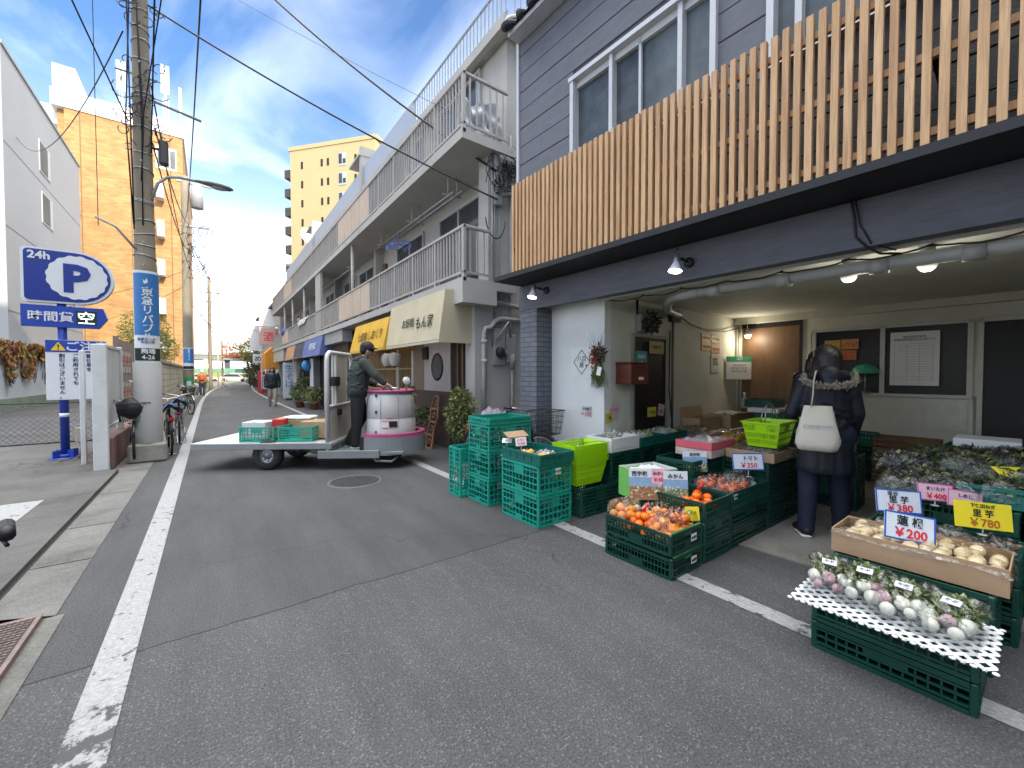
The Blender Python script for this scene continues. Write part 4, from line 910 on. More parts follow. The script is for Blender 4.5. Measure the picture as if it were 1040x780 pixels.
bike('bicycle cut off by the left frame edge, only its black grips in view', (-.695, 1.44, 0), 94, basket=False)
# ------------------------------------------------------------------ left side of the street
M_gateW = mat('white_painted_steel', (.55, .56, .56), .5, .05, 6, .05, dirt=.35, dirtc=(.34, .33, .30)); M_signblue = mat('sign_blue', (.01, .03, .22), .35, .05, 5, .02); M_signwhite = mat('sign_white', (.62, .64, .65), .4, .03, 5, .02)
M_pcon = mat('pole_concrete', (.235, .20, .145), .85, .15, 2.5, .3, 40, dirt=.4, dirtc=(.12, .11, .095), stretch=(2, 2, .6)); M_pgrey = mat('pole_sleeve_grey', (.27, .275, .265), .6, .06, 4, .08, dirt=.25)
t = thing('parking_sign', 'tall blue and white parking sign with a big P on a blue post', 'sign', (-1.93, 9.70, 0)); y = 9.64
a = MB(); a.tube([(-1.93, 9.72, .05), (-1.93, 9.72, 3.0)], .055, 16); po = a.build('post', mat('post_blue', (.02, .055, .33), .35, .05, 5, .02), t)
a = MB(); a.cyl((-1.93, 9.72, 0), (-1.93, 9.72, .04), .19, 20); a.cyl((-1.93, 9.72, .04), (-1.93, 9.72, .09), .10, 16)
for i in range(4): a.box(-.012, .012, .05, .17, .04, .16, TR(-1.93, 9.72, 0, 45+i*90))
a.build('base', MATS['post_blue'], t)
a = MB(); a.cyl((-1.93, 9.72, .70), (-1.93, 9.72, .76), .0575, 16); a.build('sticker', M_wht, t)
def dshape(w_, h, r0=.06, n=14):
    rr = h/2; pts = []
    for k in range(n+1): t_ = -math.pi/2+math.pi*k/n; pts.append((w_-rr+rr*math.cos(t_), rr*math.sin(t_)))
    for k in range(5): t_ = math.pi/2+math.pi/2*k/4; pts.append((r0+r0*math.cos(t_), h/2-r0+r0*math.sin(t_)))
    for k in range(5): t_ = math.pi+math.pi/2*k/4; pts.append((r0+r0*math.cos(t_), -h/2+r0+r0*math.sin(t_)))
    return pts
X = TR(-2.345, y, 2.97, 0, 90)
a = MB(); a.prism(dshape(1.05, .86), 0, -.12, X); pb = a.build('p_board', M_signwhite, t)
a = MB(); a.prism([(x*.93+.035, z*.93) for x, z in dshape(1.05, .86)], .002, .008, X); a.build('blue_field', M_signblue, pb)
a = MB(); pts = []
for k in range(64): q = k*2*math.pi/64; rr = .345+(.014 if (k//2) % 2 else 0); pts.append((.62+rr*math.cos(q), rr*math.sin(q)))
a.prism(pts, .009, .013, X); a.build('white_disc', M_signwhite, pb)
text('P', .60, M_signblue, pb, X @ TR(.60, -.22, .018), bold=.045, depth=.004); text('24h', .165, M_signwhite, pb, X @ TR(.20, .255, .012), bold=.03, depth=.004)
X = TR(-2.355, y, 2.155, 0, 90)
a = MB(); a.prism([(0, 0), (.86, 0), (.97, .17), (.92, .34), (0, .34)], 0, -.09, X); pb = a.build('hours_board', MATS['post_blue'], t)
text('時間貸', .17, M_signwhite, pb, X @ TR(.32, .105, .004), bold=.018, depth=.004)
a = MB(); a.box(.60, .84, .06, .28, .002, .006, X); a.build('vacancy_panel', mat('panel_black', (.02, .03, .02), .3), pb); text('空', .22, emis('vacancy_glow', (.75, .95, .8), .9), pb, X @ TR(.72, .085, .010), bold=.0, depth=.003)
X = TR(-2.105, y-.01, .98, 0, 90)
a = MB(); a.bbox(0, .70, 0, .97, -.03, 0, .008, X); pb = a.build('caution_board', M_signwhite, t)
a = MB(); a.box(.003, .697, .775, .967, .001, .005, X); a.build('blue_header', MATS['post_blue'], pb)
a = MB(); a.prism([(.06, .80), (.23, .80), (.145, .94)], .006, .009, X); a.build('warning_triangle', mat('warning_yellow', (.75, .50, .02), .4), pb); text('!', .12, M_ink, pb, X @ TR(.145, .815, .011), bold=.02)
text('ご注意', .17, M_signwhite, pb, X @ TR(.47, .81, .008), bold=.02, depth=.003)
for i, s in enumerate(('郵便局を', 'ご利用されても', '割引はございません。')): text(s, .072, mat('sign_ink', (.02, .025, .09), .6), pb, X @ TR(.49-i*.155, .69, .004), bold=.012, depth=.003, vert=True, lh=1.02)
# white gate fence on a maroon plinth
t = thing('gate_fence', 'white steel gate post and slatted panel on a maroon plinth beside the near utility pole', 'fence', (-1.28, 9.2, 0))
a = MB(); a.bbox(-1.36, -1.20, 8.20, 8.30, 0, 1.83, .008); a.build('post', M_gateW, t)
a = MB(); a.bbox(-1.31, -1.22, 9.62, 9.72, .46, 1.86, .008); a.build('post', M_gateW, t)
a = MB(); a.bbox(-1.60, -1.54, 8.86, 8.94, 0, 1.76, .008); a.build('post', M_gateW, t)
a = MB()
for i in range(11): yy_ = 8.36+i*.115; a.box(-1.285, -1.255, yy_, yy_+.095, .62, 1.80)
a.box(-1.30, -1.24, 8.30, 9.62, 1.80, 1.84); a.box(-1.30, -1.24, 8.30, 9.62, .58, .62); a.build('slat_panel', M_gateW, t)
a = MB(); a.bbox(-1.36, -1.17, 8.32, 11.4, 0, .46, .01); a.build('plinth', mat('maroon_plinth', (.19, .115, .10), .75, .1, 5, .2), t)
t = thing('notice_board', 'brownish notice board with pasted sheets behind the white slatted gate panel', 'notice board', (-1.30, 10.9, 0))
a = MB(); a.box(-1.33, -1.29, 9.78, 12.4, .62, 2.02); a.box(-1.345, -1.275, 9.76, 9.80, 0, 2.06); a.box(-1.345, -1.275, 12.36, 12.42, 0, 2.06); a.build('board', mat('board_brown', (.24, .19, .16), .8, .15, 4), t)
for i in range(8):
    a = MB(); q = 9.86+(i % 4)*.34; z = 1.42 if i < 4 else .85; a.box(-1.288, -1.283, q, q+.26, z, z+.40); pg = a.build('notice_sheet', mat('notice_paper', (.42, .38, .34), .8, .08), t)
    text('ご案内\n駐車場\n月極', .07, mat('faded_red', (.45, .12, .08), .8), pg, TR(-1.281, q+.13, z+.26, 90, 90))
# far wall with ivy on the left
M_wwall = mat('white_block_wall', (.50, .53, .56), .8, .08, .7, .2, 10, dirt=.4, dirtc=(.30, .33, .30), kind='pos')
t = thing('boundary_wall', 'white painted wall with a mossy foot behind the parking lot', 'wall', (-6, 28, 0))
a = MB(); a.box(-6.25, -6.0, 14, 36.2, .5, 2.45); a.build('wall', M_wwall, t)
a = MB(); a.box(-6.25, -5.93, 14, 36.2, 0, .5); a.build('footing', mat('mossy_concrete', (.20, .24, .19), .9, .2, 1.5, .2, kind='pos'), t)
rg = random.Random(21)
M_ivy = [mat('ivy_green', (.12, .14, .03), .6, .4, 3), mat('ivy_orange', (.36, .20, .05), .6, .4, 3), mat('ivy_red', (.26, .10, .04), .6, .4, 3)]
t = thing('ivy', 'reddening ivy hanging over the white wall of the parking lot', 'ivy', (-5.95, 25, 0))
a = MB()
for i in range(1700):
    y_ = rg.uniform(19.5, 29.5); L_ = .35+1.5*abs(math.sin(y_*1.7)*math.cos(y_*.61+1))**1.3+.25*math.sin(y_*5); q = rg.random()**1.3*max(.2, L_); a.cm = rg.choice((0, 0, 1, 1, 1, 2)) if math.sin(y_*2.1+q*2) > -.2 else rg.choice((1, 2, 2))
    s = rg.uniform(.07, .14); p = Vector((-5.97+rg.uniform(0, .14), y_, 2.52-q+rg.uniform(0, .12))); an = rg.uniform(0, 6.3)
    u = Vector((rg.uniform(-.5, .5), math.cos(an), math.sin(an)))*s; v = Vector((rg.uniform(-.5, .5), -math.sin(an), math.cos(an)))*s
    a.raw([p-u, p-v*.7, p+u, p+v*.7], [(0, 1, 2, 3)])
a.build('foliage', M_ivy, t)
a = MB()
for i in range(40):
    y_ = rg.uniform(19.5, 29.5); a.tube([(-5.98, y_, 2.5), (-5.97, y_+rg.uniform(-.2, .2), 1.9), (-5.97, y_+rg.uniform(-.4, .4), rg.uniform(.9, 1.6))], .008, 4)
a.build('stems', mat('stem_brown', (.08, .05, .03), .8), t)
# low wire mesh barrier across the lot
t = thing('mesh_barrier', 'low dark wire mesh barrier across the parking lot entrance', 'fence', (-3.6, 12, 0))
a = MB(); z1 = .82
for i in range(60):
    x0 = -7.6+i*.1; a.tube([(x0, 12, .03), (x0+.8, 12, z1)], .0035, 3); a.tube([(x0+.8, 12, .03), (x0, 12, z1)], .0035, 3)
a.build('mesh', mat('wire_dark', (.10, .10, .10), .5, metal=.5), t)
a = MB(); a.tube([(-7.6, 12, .02), (-1.6, 12, .02)], .014, 6); a.tube([(-7.6, 12, z1), (-1.6, 12, z1)], .008, 6); a.build('rail', M_black, t)
# dry leaves by the sign
a = MB()
for i in range(300):
    p = Vector((rg.gauss(-1.75, .28), rg.gauss(9.7, .35), .036)); s = rg.uniform(.015, .035); an = rg.uniform(0, 6.3); u = Vector((math.cos(an), math.sin(an), rg.uniform(-.1, .3)))*s; v = Vector((-math.sin(an), math.cos(an), rg.uniform(-.1, .3)))*s; a.raw([p-u, p-v*.6, p+u, p+v*.6], [(0, 1, 2, 3)])
tag(a.build('fallen_leaves', mat('dry_leaf_litter', (.16, .10, .06), .9, .4, 20)), 'brown dead leaves lying round the foot of the blue sign post', 'leaves', kind='stuff')
a = MB(); a.bbox(-1.80, -1.70, 9.62, 9.68, .28, .52, .01); a.cyl((-1.75, 9.66, 0), (-1.75, 9.66, .3), .012); tag(a.build('meter_post', mat('dull_cream', (.35, .33, .27), .7)), 'small cream box on a stub next to the blue sign post', 'box')
# grey block of flats
M_gb = mat('grey_render', (.36, .36, .355), .85, .05, .25, .1, 8, dirt=.3, dirtc=(.27, .27, .265), kind='pos')
t = thing('grey_building', 'plain pale grey building with small recessed windows above the ivy wall', 'building', (-10, 30, 0))
bx, y0, y1, zt_ = -6.3, 24.5, 36.2, 14.1
a = MB(); a.box(-18, bx, y0, y1, 0, zt_); a.build('wall', M_gb, t)
a = MB(); a.box(-18, bx+.05, y0-.05, y1+.05, zt_, zt_+.12); a.build('roof', M_aptd, t)
a = MB()
for z in (11.0-.55, 7.2, 3.9): a.box(bx, bx+.012, y0, y1, z, z+.03)
a.build('floor_joint', M_aptd, t)
for y_, z in ((28.7, 11.0), (28.9, 8.65), (28.9, 5.3), (33.2, 5.3)):
    a = MB(); a.box(bx-.01, bx+.03, y_, y_+1.6, z-.05, z+1.42); f = a.build('window', mat('window_reveal', (.5, .5, .5), .6), t); a = MB(); a.box(bx+.03, bx+.04, y_+.06, y_+1.15, z+.02, z+1.35); a.build('pane', glass('grey_glass', (.13, .14, .14), .55, .15), f)
# orange brick block
t = thing('brick_building', 'large orange brick apartment block with a white roof band behind the utility pole', 'building', (-4.5, 46, 0))
M_ob = brickmat('orange_brick', (.36, .185, .068), (.50, .27, .10), (.36, .22, .10), .46, .13, .85, .016, .3)
Y0 = 40
a = MB(); a.box(-7.6, -1.45, Y0, 60, 0, 19.2); a.box(-8.0, -7.6, Y0+.4, 60, 0, 19.2); a.build('wall', M_ob, t)
a = MB(); a.box(-8.2, -1.35, Y0-.1, 60.1, 19.2, 20.3); a.box(-10.2, -8.0, Y0+1, 60, 15.5, 19.6); a.box(-8.2, -7.1, Y0+.5, Y0+4, 20.3, 22.2); a.build('roof_band', mat('white_roof_band', (.72, .72, .72), .7, .03), t)
a = MB(); a.box(-16, -8.0, Y0+1.5, 60, 0, 15.5); a.build('rear_wing', M_gb, t)
a = MB(); [a.box(x_, x_+.06, Y0-.012, Y0, 0, 19.2) for x_ in (-6.9, -4.4, -2.2)]; a.build('expansion_joint', mat('joint_brown', (.2, .12, .06), .8), t)
a = MB(); a.box(-9.0, -8.1, Y0+.98, Y0+1.0, 17.2, 18.4); a.build('window', MATS['grey_glass'], t)
for i, z in enumerate((3.0, 5.8, 8.6, 11.4, 14.2)):
    a = MB(); a.box(-2.95, -2.55, Y0-.9, Y0, z, z+1.15); a.build('balcony', mat('white_balcony', (.6, .6, .6), .7), t)
a = MB(); a.box(-3.0, -1.8, Y0-.03, Y0, 16.6, 18.2); f = a.build('window', M_wht, t)
for k_ in range(3): a = MB(); a.box(-2.9+k_*.36, -2.6+k_*.36, Y0-.05, Y0-.03, 16.75, 18.05); a.build('pane', MATS['grey_glass'], f)
for x, h, n in ((-5.2, 5.2, 2), (-2.6, 6.0, 2), (-1.65, 4.6, 1)):
    a = MB(); z0 = 20.3; a.tube([(x, 44, z0), (x, 44, z0+h)], .06, 6)
    for q in range(n):
        xx = x+(q-(n-1)/2)*.34; a.box(xx-.09, xx+.09, 43.6, 43.75, z0+h-2.2, z0+h); a.tube([(x, 44, z0+h-1), (xx, 43.7, z0+h-1)], .04, 5)
        a.tube([(xx, 44.1, z0), (xx, 44.1, z0+h*.6)], .03, 5)
    a.build('roof_antenna', M_wht, t)
# cream street wall with hedge
t = thing('street_wall', 'long cream block wall along the left edge of the street', 'wall', (-1.3, 25, 0))
a = MB(); a.box(-1.38, -1.18, 13.0, 46, 0, 1.75); a.build('wall', brickmat('cream_blocks', (.42, .38, .28), (.48, .43, .32), (.25, .22, .17), .6, .2), t)
a = MB(); a.box(-1.42, -1.14, 13.0, 46, 1.75, 1.83); a.build('coping', M_aptd, t)
def foliage_thing(name, label, cat, lobes, n, size, mats, trunk=None, seed=1, group=None, stem=True):
    rg = random.Random(seed); c = lobes[0][0]; t = thing(name, label, cat, (trunk[0][0], trunk[0][1], 0) if trunk else (c[0], c[1], 0), 0, group)
    a = MB(); a.tri = True; leaves(a, None, None, n, size, rg, lobes=lobes); a.build('crown', mats, t)
    if trunk:
        a = MB(); a.tube(trunk, [.16*(1-.6*i/len(trunk)) if len(trunk) > 3 else .03 for i in range(len(trunk))], 8)
        for q in lobes[:8]: a.tube([trunk[len(trunk)//2], q[0]], [.05, .015], 5)
        a.build('trunk', mat('bark', (.09, .07, .05), .9, .2, 10, .4), t)
    return t
G = [mat('leaf_yellowgreen', (.14, .16, .03), .6, .3, 2), mat('leaf_olive', (.09, .11, .03), .6, .3, 2), mat('leaf_gold', (.26, .20, .04), .6, .3, 2)]
DG = [mat('leaf_dark', (.035, .05, .02), .6, .3, 2), mat('leaf_dark_two', (.05, .07, .03), .6, .3, 2), mat('leaf_redbrown', (.09, .045, .03), .6, .3, 2)]
OR = [mat('leaf_orange', (.40, .13, .03), .6, .3, 2), mat('leaf_pale_orange', (.45, .20, .06), .6, .3, 2), mat('leaf_rust', (.28, .09, .03), .6, .3, 2)]
foliage_thing('garden_tree', 'sunlit yellow green clipped tree above the cream street wall', 'tree', [((-2.6, 27.5, 3.6), (1.0, 1.6, 1.1)), ((-2.3, 26, 2.8), (.8, 1.4, .9)), ((-2.9, 30, 3.4), (1, 1.6, 1)), ((-2.4, 33, 3.0), (.9, 1.8, .9))], 5200, .13, G, [(-2.6, 28, 0), (-2.6, 28, 1.5), (-2.55, 28, 2.6), (-2.5, 28, 3.2)], 5)
# ------------------------------------------------------------------ utility poles
def upole(name, label, x, y, h, r0, r1, group='utility poles'):
    t = thing(name, label, 'utility pole', (x, y, 0), 0, group)
    a = MB(); a.tube([(0, 0, h*i/10) for i in range(11)], [r0+(r1-r0)*i/10 for i in range(11)], 20); a.build('shaft', M_pcon, t, local=True); return t
px_, py_ = -.81, 8.75
t = upole('utility_pole', 'near concrete utility pole wrapped in bands and cables with a blue advertising plate', px_, py_, 9.4, .157, .082)
a = MB(); a.bbox(-.24, .22, -.19, .19, 0, .30, .03); a.build('concrete_footing', mat('rough_concrete', (.25, .24, .21), .9, .2, 6, .4, 30), t, local=True)
a = MB(); a.lathe([(.177, .30), (.177, 1.58), (.16, 1.585)], 28); a.build('sleeve', M_pgrey, t, local=True)
for z in (.62, 1.28): a = MB(); a.tube([(-.175, -.03, z), (-.225, -.10, z+.01), (-.155, -.13, z)], .012, 6); a.build('sleeve_latch', M_chrome, t, local=True)
def curved_plate(a, r, z0, z1, a0, a1, n=14): a.raw([(r*math.cos(R(a0+(a1-a0)*i/n)), r*math.sin(R(a0+(a1-a0)*i/n)), z) for z in (z0, z1) for i in range(n+1)], [(i, i+1, n+2+i, n+1+i) for i in range(n)], True)
def plate_thing(loc, r, scale, label, words=True):
    t = thing('advertising_plate', label, 'sign', loc, 0)
    a = MB(); curved_plate(a, r, 0, 1.42*scale, -148, -10); a.build('plate', M_signwhite, t, local=True)
    a = MB(); curved_plate(a, r+.004, .44*scale, 1.38*scale, -142, -16); a.build('blue_field', mat('ad_blue', (.03, .15, .38), .4, .05, 5, .02), t, local=True)
    a = MB(); curved_plate(a, r+.004, .05*scale, .24*scale, -142, -16); a.build('address_field', mat('ad_black', (.02, .03, .025), .4), t, local=True)
    X = Matrix.Rotation(R(-80+90), 4, 'Z') @ Matrix.Translation((0, -r-.012, 0)) @ Matrix.Rotation(R(90), 4, 'X')
    def ct(s, size, z, m_, vert=False, sx=1):    # lettering bent round the plate
        mb = MB(); text(s, size, m_, mb, Matrix(), vert=vert, bold=.02, lh=.98, sx=sx)
        for i, p in enumerate(mb.v): q = R(-79)+p.x/(r+.01); mb.v[i] = Vector(((r+.008+p.z)*math.cos(q), (r+.008+p.z)*math.sin(q), z+p.y))
        mb.build('lettering', m_, t, local=True)
    if words:
        ct('東急リバブル', .142*scale, 1.05*scale, M_signwhite, True); ct('営業センター\n0120-109', .045*scale, .36*scale, M_signblue); ct('駒場\n4-26', .088*scale, .16*scale, M_signwhite)
        mb = MB(); mb.prism([(-.02, -.05), (.03, -.02), (.015, .05), (-.005, .0), (-.03, .02)], 0, .003)
        for i, p in enumerate(mb.v): q = R(-85)+p.x/(r+.01); mb.v[i] = Vector(((r+.008+p.z)*math.cos(q), (r+.008+p.z)*math.sin(q), 1.26*scale+p.y))
        mb.build('emblem', M_signwhite, t, local=True)
    else:
        ct('東急リバブル', .13*scale, 1.25*scale, M_signwhite, True)
    return t
plate_thing((px_, py_, 1.56), .166, 1.03, 'blue and white advertising plate with a black address field bent round the near utility pole')
a = MB(); rg = random.Random(9)
for z in (2.1*1.55, 3.45, 3.62, 3.8, 4.12, 4.15, 4.6, 4.9, 5.25, 5.75, 5.8, 6.35, 6.6, 6.8, 7.1): a.tube([((.157-.008*z+.006)*math.cos(q*.3*1.0472), (.157-.008*z+.006)*math.sin(q*.3*1.0472), z+.03*math.sin(z*9+q*.3)) for q in range(21)], .007, 5, closed=True)
a.split('steel_band', M_chrome, bpy.data.objects['utility_pole'], local=True)
up = bpy.data.objects['utility_pole']
a = MB()
for i in range(34):   # cable loops around the shaft
    z = rg.choice((5.35, 5.45, 4.85, 7.0, 7.3, 5.25, 6.0)); c = Vector((rg.uniform(-.22, .30), -.14+rg.uniform(-.1, .1), z+rg.uniform(-.22, .2))); a0 = rg.uniform(0, 6); r_ = rg.uniform(.04, .15)
    a.tube([c+Vector((math.cos(a0+q*.62)*r_, math.sin(a0+q*.5)*r_*.4, math.sin(a0+q*.62)*r_*1.2)) for q in range(8)], .007, 5)
for i in range(4):
    x = rg.uniform(-.14, .14); a.tube([(x, -.16, 8.6), (x+rg.uniform(-.04, .04), -.16, 7.0), (x+rg.uniform(-.05, .05), -.17, 5.3), (x*.8, -.165, rg.uniform(3.6, 5))], .010, 5)
a.build('cable_coil', M_black, up, local=True)
a = MB(); a.tube([(.1, -.05, 5.75), (.75, -.1, 5.62)], .022, 6); a.tube([(-.3, 0, 6.1), (.2, 0, 6.1)], .018, 6); a.tube([(-.1, -.1, 3.35), (-.30, -.2, 3.62), (-.52, -.22, 3.72)], .018, 6); a.split('bracket_arm', M_aptd, up, local=True)
a = MB(); a.bbox(.20, .32, -.14, .0, 4.75, 5.15, .03); a.tube([(.12, -.05, 5.0), (.25, -.05, 5.0)], .02, 6); a.build('splice_case', mat('splice_dark', (.06, .055, .05), .6), up, local=True)
a = MB()
for z in (1.9+1.2, 3.45, 4.7, 6.2): a.tube([(.0, -.16, z), (.0, -.22, z)], .01, 5)
a.split('step_bolt', M_chrome, up, local=True)
t = thing('street_lamp', 'grey street lamp on a curved arm fixed to the near utility pole', 'lamp', (px_, py_, 4.33))
a = MB(); a.tube([(.10, -.06, -.15), (.18, -.08, .12), (.30, -.1, .24), (.45, -.1, .28), (.72, -.1, .28)], .022, 10); a.build('arm', M_aptd, t, local=True)
a = MB(); M_lh = mat('lamp_head_grey', (.16, .16, .15), .45, .1)
a.tube([(.66, -.1, .285), (.74, -.1, .285), (.85, -.1, .285), (1.0, -.1, .28), (1.12, -.1, .27), (1.18, -.1, .265)], [.03, .05, .075, .085, .07, .02], 16, flat=.55); a.build('lamp_head', M_lh, t, local=True)
a = MB(); a.ball((.98, -.1, .255), (.14, .06, .045), 16, 8); a.build('lens', mat('lamp_lens', (.35, .35, .32), .2), t, local=True)
t = upole('utility_pole', 'second concrete utility pole along the left wall, with a small blue plate', -.83, 24.5, 10.6, .20, .14)
a = MB(); a.cyl((.45, -.1, 9.2), (.45, -.1, 10.2), .24, 14); a.box(-.3, 1.0, -.05, .05, 10.3, 10.4); a.box(-.2, .9, -.05, .05, 8.3, 8.38); a.split('transformer', M_aptd, t, local=True)
a = MB()
for i in range(22): c = Vector((rg.uniform(0, .9), -.15, rg.choice((8.2, 7.4, 6.2, 6.6))+rg.uniform(-.4, .3))); a0 = rg.uniform(0, 6); r_ = rg.uniform(.1, .3); a.tube([c+Vector((math.cos(a0+q*.6)*r_, 0, math.sin(a0+q*.6)*r_)) for q in range(8)], .014, 4)
a.build('cable_coil', M_black, t, local=True)
plate_thing((-.83, 24.5, 1.6), .21, .72, 'small blue advertising plate on the second utility pole', False)
t = thing('route_plate', 'green and white plate low on the second utility pole', 'sign', (-.83, 24.5, .65)); a = MB(); curved_plate(a, .212, 0, .62, -150, -10); a.build('plate', mat('plate_green', (.04, .28, .12), .5), t, local=True)
a = MB(); curved_plate(a, .216, .2, .42, -105, -60); a.build('emblem', M_signwhite, t, local=True)
t = upole('utility_pole', 'pale third utility pole far down the street on the left', .02, 46, 10.2, .17, .12); a = MB(); a.box(-.7, .9, -.05, .05, 8.7, 8.8); a.box(-.5, .6, -.05, .05, 7.9, 8); a.build('cross_arm', M_pcon, t, local=True)
t = upole('utility_pole', 'thin farthest utility pole at the end of the street', 1.3, 66, 6.0, .12, .1); a = MB(); a.box(-.4, .4, -.04, .04, 5.5, 5.6); a.build('cross_arm', M_pcon, t, local=True)
# ------------------------------------------------------------------ overhead cables, one thing each
def cable(label, p0, p1, sag, r, kind='overhead_cable', n=18):
    a = MB(); p0 = Vector(p0); p1 = Vector(p1); pts = [p0.lerp(p1, i/n)+Vector((0, 0, -4*sag*(i/n)*(1-i/n))) for i in range(n+1)]; a.tube(pts, r*.8, 6)
    tag(a.build(kind, M_black), label, 'cable', 'overhead cables')
for args in (
 ('thick black cable swinging high across the street to the end of the apartment block', (.2, 11.6, 11.2), (3.95, 5.8, 4.85), .25, .025),
 ('black cable from the top of the near pole across the street to the apartment block', (px_+.1, py_, 7.25), (3.95, 5.75, 4.35), .12, .019),
 ('thin cable high over the street ending at the third floor railing', (-.6, 12.5, 11.0), (3.7, 5.75, 5.45), .1, .005),
 ('cable drooping from the near pole towards the grey building', (px_-.2, py_, 6.7), (-6.3, 26, 11.2), 1.1, .012),
 ('cable coming down steeply from the upper left to the near pole band', (-1.9, 3.0, 6.9), (px_-.15, py_-.1, 5.3), .0, .012),
 ('thin vertical drop wire left of the near pole', (-1.30, 8.5, 9.5), (-1.30, 8.53, 3.6), 0, .006),
 ('grey cable sheath hanging in a long steep line right of the near pole', (-.02, 8.2, 7.6), (-.75, 24.4, 9.0), .25, .020),
 ('upper black cable between the near and the second pole', (px_+.15, py_, 5.35), (-.7, 24.4, 8.4), .35, .016),
 ('middle black cable between the near and the second pole', (px_+.12, py_, 5.1), (-.7, 24.4, 7.2), .45, .014),
 ('lower black cable between the near and the second pole', (px_+.12, py_, 6.0), (-.7, 24.4, 6.4), .5, .014),
 ('black cable crossing in front of the near pole towards the second pole', (-.2, 4.2, 7.4), (px_+.1, py_, 4.9), 0, .014),
 ('lowest cable passing in front of the near pole', (.05, 5.2, 7.9), (px_, py_-.15, 5.2), 0, .011),
 ('long sagging cable from the second pole to the far houses on the right', (-.6, 24.5, 7.4), (3.6, 42, 5.2), 1.2, .022),
 ('lower sagging cable from the second pole to the far houses on the right', (-.6, 24.5, 4.6), (3.6, 50, 4.4), .9, .022),
 ('thin cable from the second pole over the street to the far side', (-.6, 24.5, 4.9), (2.9, 60, 4.0), 1.0, .014),
 ('cable from the second pole to the third pole, upper one', (-.8, 24.5, 8.2), (.2, 46, 8.7), .7, .02),
 ('cable from the second pole to the third pole, lower one', (-.8, 24.5, 6.6), (.2, 46, 7.9), .6, .02),
 ('thin service wire from the second pole to the grey building', (-.8, 24.5, 6.3), (-6.3, 30, 5.0), .3, .012),
 ('lower thin service wire from the second pole to the brick block', (-.8, 24.5, 5.6), (-6.3, 34, 4.1), .3, .012),
): cable(*args)
# ------------------------------------------------------------------ low houses beyond the apartment block
M_hw = mat('house_wall', (.42, .41, .39), .8, .1, .8, .2, 10, dirt=.3, kind='pos'); M_hroof = mat('house_roof', (.10, .09, .09), .7)
def house(name, label, x0, y0, y1, h, m_, gable=False):
    t = thing(name, label, 'house', ((x0+x0+7)/2, (y0+y1)/2, 0)); a = MB(); a.box(x0, x0+7, y0, y1, 0, h); a.build('wall', m_, t)
    a = MB(); a.raw([(x0-.3, y0-.2, h), (x0+7, y0-.2, h+.9), (x0+7, y1+.2, h+.9), (x0-.3, y1+.2, h), (x0-.3, y0-.2, h+.15), (x0+7, y0-.2, h+1.05), (x0+7, y1+.2, h+1.05), (x0-.3, y1+.2, h+.15)], [(3,2,1,0), (4,5,6,7), (0,1,5,4), (2,3,7,6), (0,4,7,3), (1,2,6,5)]); a.build('roof', M_hroof, t)
    for z in (1.0, 3.6):
        y = y0+.8
        while y < y1-1.6:
            a = MB(); a.box(x0-.04, x0, y, y+1.4, z, z+1.2); f = a.build('window', M_sash, t); a = MB(); a.box(x0-.05, x0-.04, y+.08, y+1.32, z+.06, z+1.14); a.build('pane', M_glass, f); y += 2.6
    return t
house('house', 'small two storey house with shop signs next to the apartment block', 3.75, 30.7, 36.8, 6.1, M_hw)
house('house', 'narrow pale house behind the white vertical sign', 3.75, 37.0, 44.5, 6.3, mat('house_wall_pale', (.50, .49, .46), .8, .1, .8, .2, 10, kind='pos'))
house('house', 'farther brownish house half hidden by the dark hedge', 4.6, 45, 56, 6.0, mat('house_wall_brown', (.20, .16, .13), .8, .15, .8, .2, 10, kind='pos'))
def boxsign(name, label, x, y, z, dx, dy, dz, c, words=None, cat='sign', wc=None, sz=.3):
    t = thing(name, label, cat, (x, y, z)); a = MB(); a.bbox(-dx/2, dx/2, -dy/2, dy/2, 0, dz, .02); a.build('panel', mat('p_'+name+str(int(y*10)), c, .5, .05), t, local=True)
    if words: text(words, sz, wc or M_red, t, TR(0, -dy/2-.004, dz*.5-sz*.4, 0, 90), local=True, bold=.01)
    return t
boxsign('shop_sign', 'white lit square shop sign projecting above the orange tent', 3.35, 33.6, 4.75, 1.1, .2, 1.25, (.75, .75, .73), None)
boxsign('shop_sign', 'pink shop sign projecting below the white square sign', 3.35, 33.4, 3.45, 1.15, .2, 1.2, (.55, .36, .32), '酒', sz=.7)
boxsign('shop_sign', 'tall white vertical sign on the far pale house', 3.3, 41.5, 3.4, 1.1, .2, 2.2, (.72, .74, .74), None)
boxsign('shop_sign', 'small white square sign with black lettering over the dark hedge side', 3.3, 41.0, 2.35, .75, .15, .75, (.62, .62, .6), 'め', wc=M_ink, sz=.55)
boxsign('banner_stand', 'red framed white banner standing by the far person', 3.1, 33.5, .05, .85, .1, 1.55, (.55, .04, .06), None, 'banner')
a = MB(); a.box(2.86, 3.34, 33.42, 33.44, .35, 1.35); b_ = bpy.data.objects['banner_stand']; a.build('white_field', M_wht, b_); text('営業中', .22, M_red, b_, TR(3.1, 33.41, 1.08, 0, 90), vert=True, bold=.02)
t = thing('tent_canopy', 'bright orange tent canopy with a pitched top in front of the far house', 'awning', (3.4, 31.8, 1.75))
a = MB(); x0, x1, y0, y1, z0, z1, zp = 2.9, 3.8, 30.9, 33.2, 1.7, 2.75, 3.2
a.raw([(x0, y0, z0), (x1, y0, z0), (x1, y1, z0), (x0, y1, z0), (x0, y0, z1), (x1, y0, z1), (x1, y1, z1), (x0, y1, z1), ((x0+x1)/2, y0, zp), ((x0+x1)/2, y1, zp)], [(0,1,5,8,4), (1,2,6,5), (2,3,7,9,6), (3,0,4,7), (4,8,9,7), (8,5,6,9)])
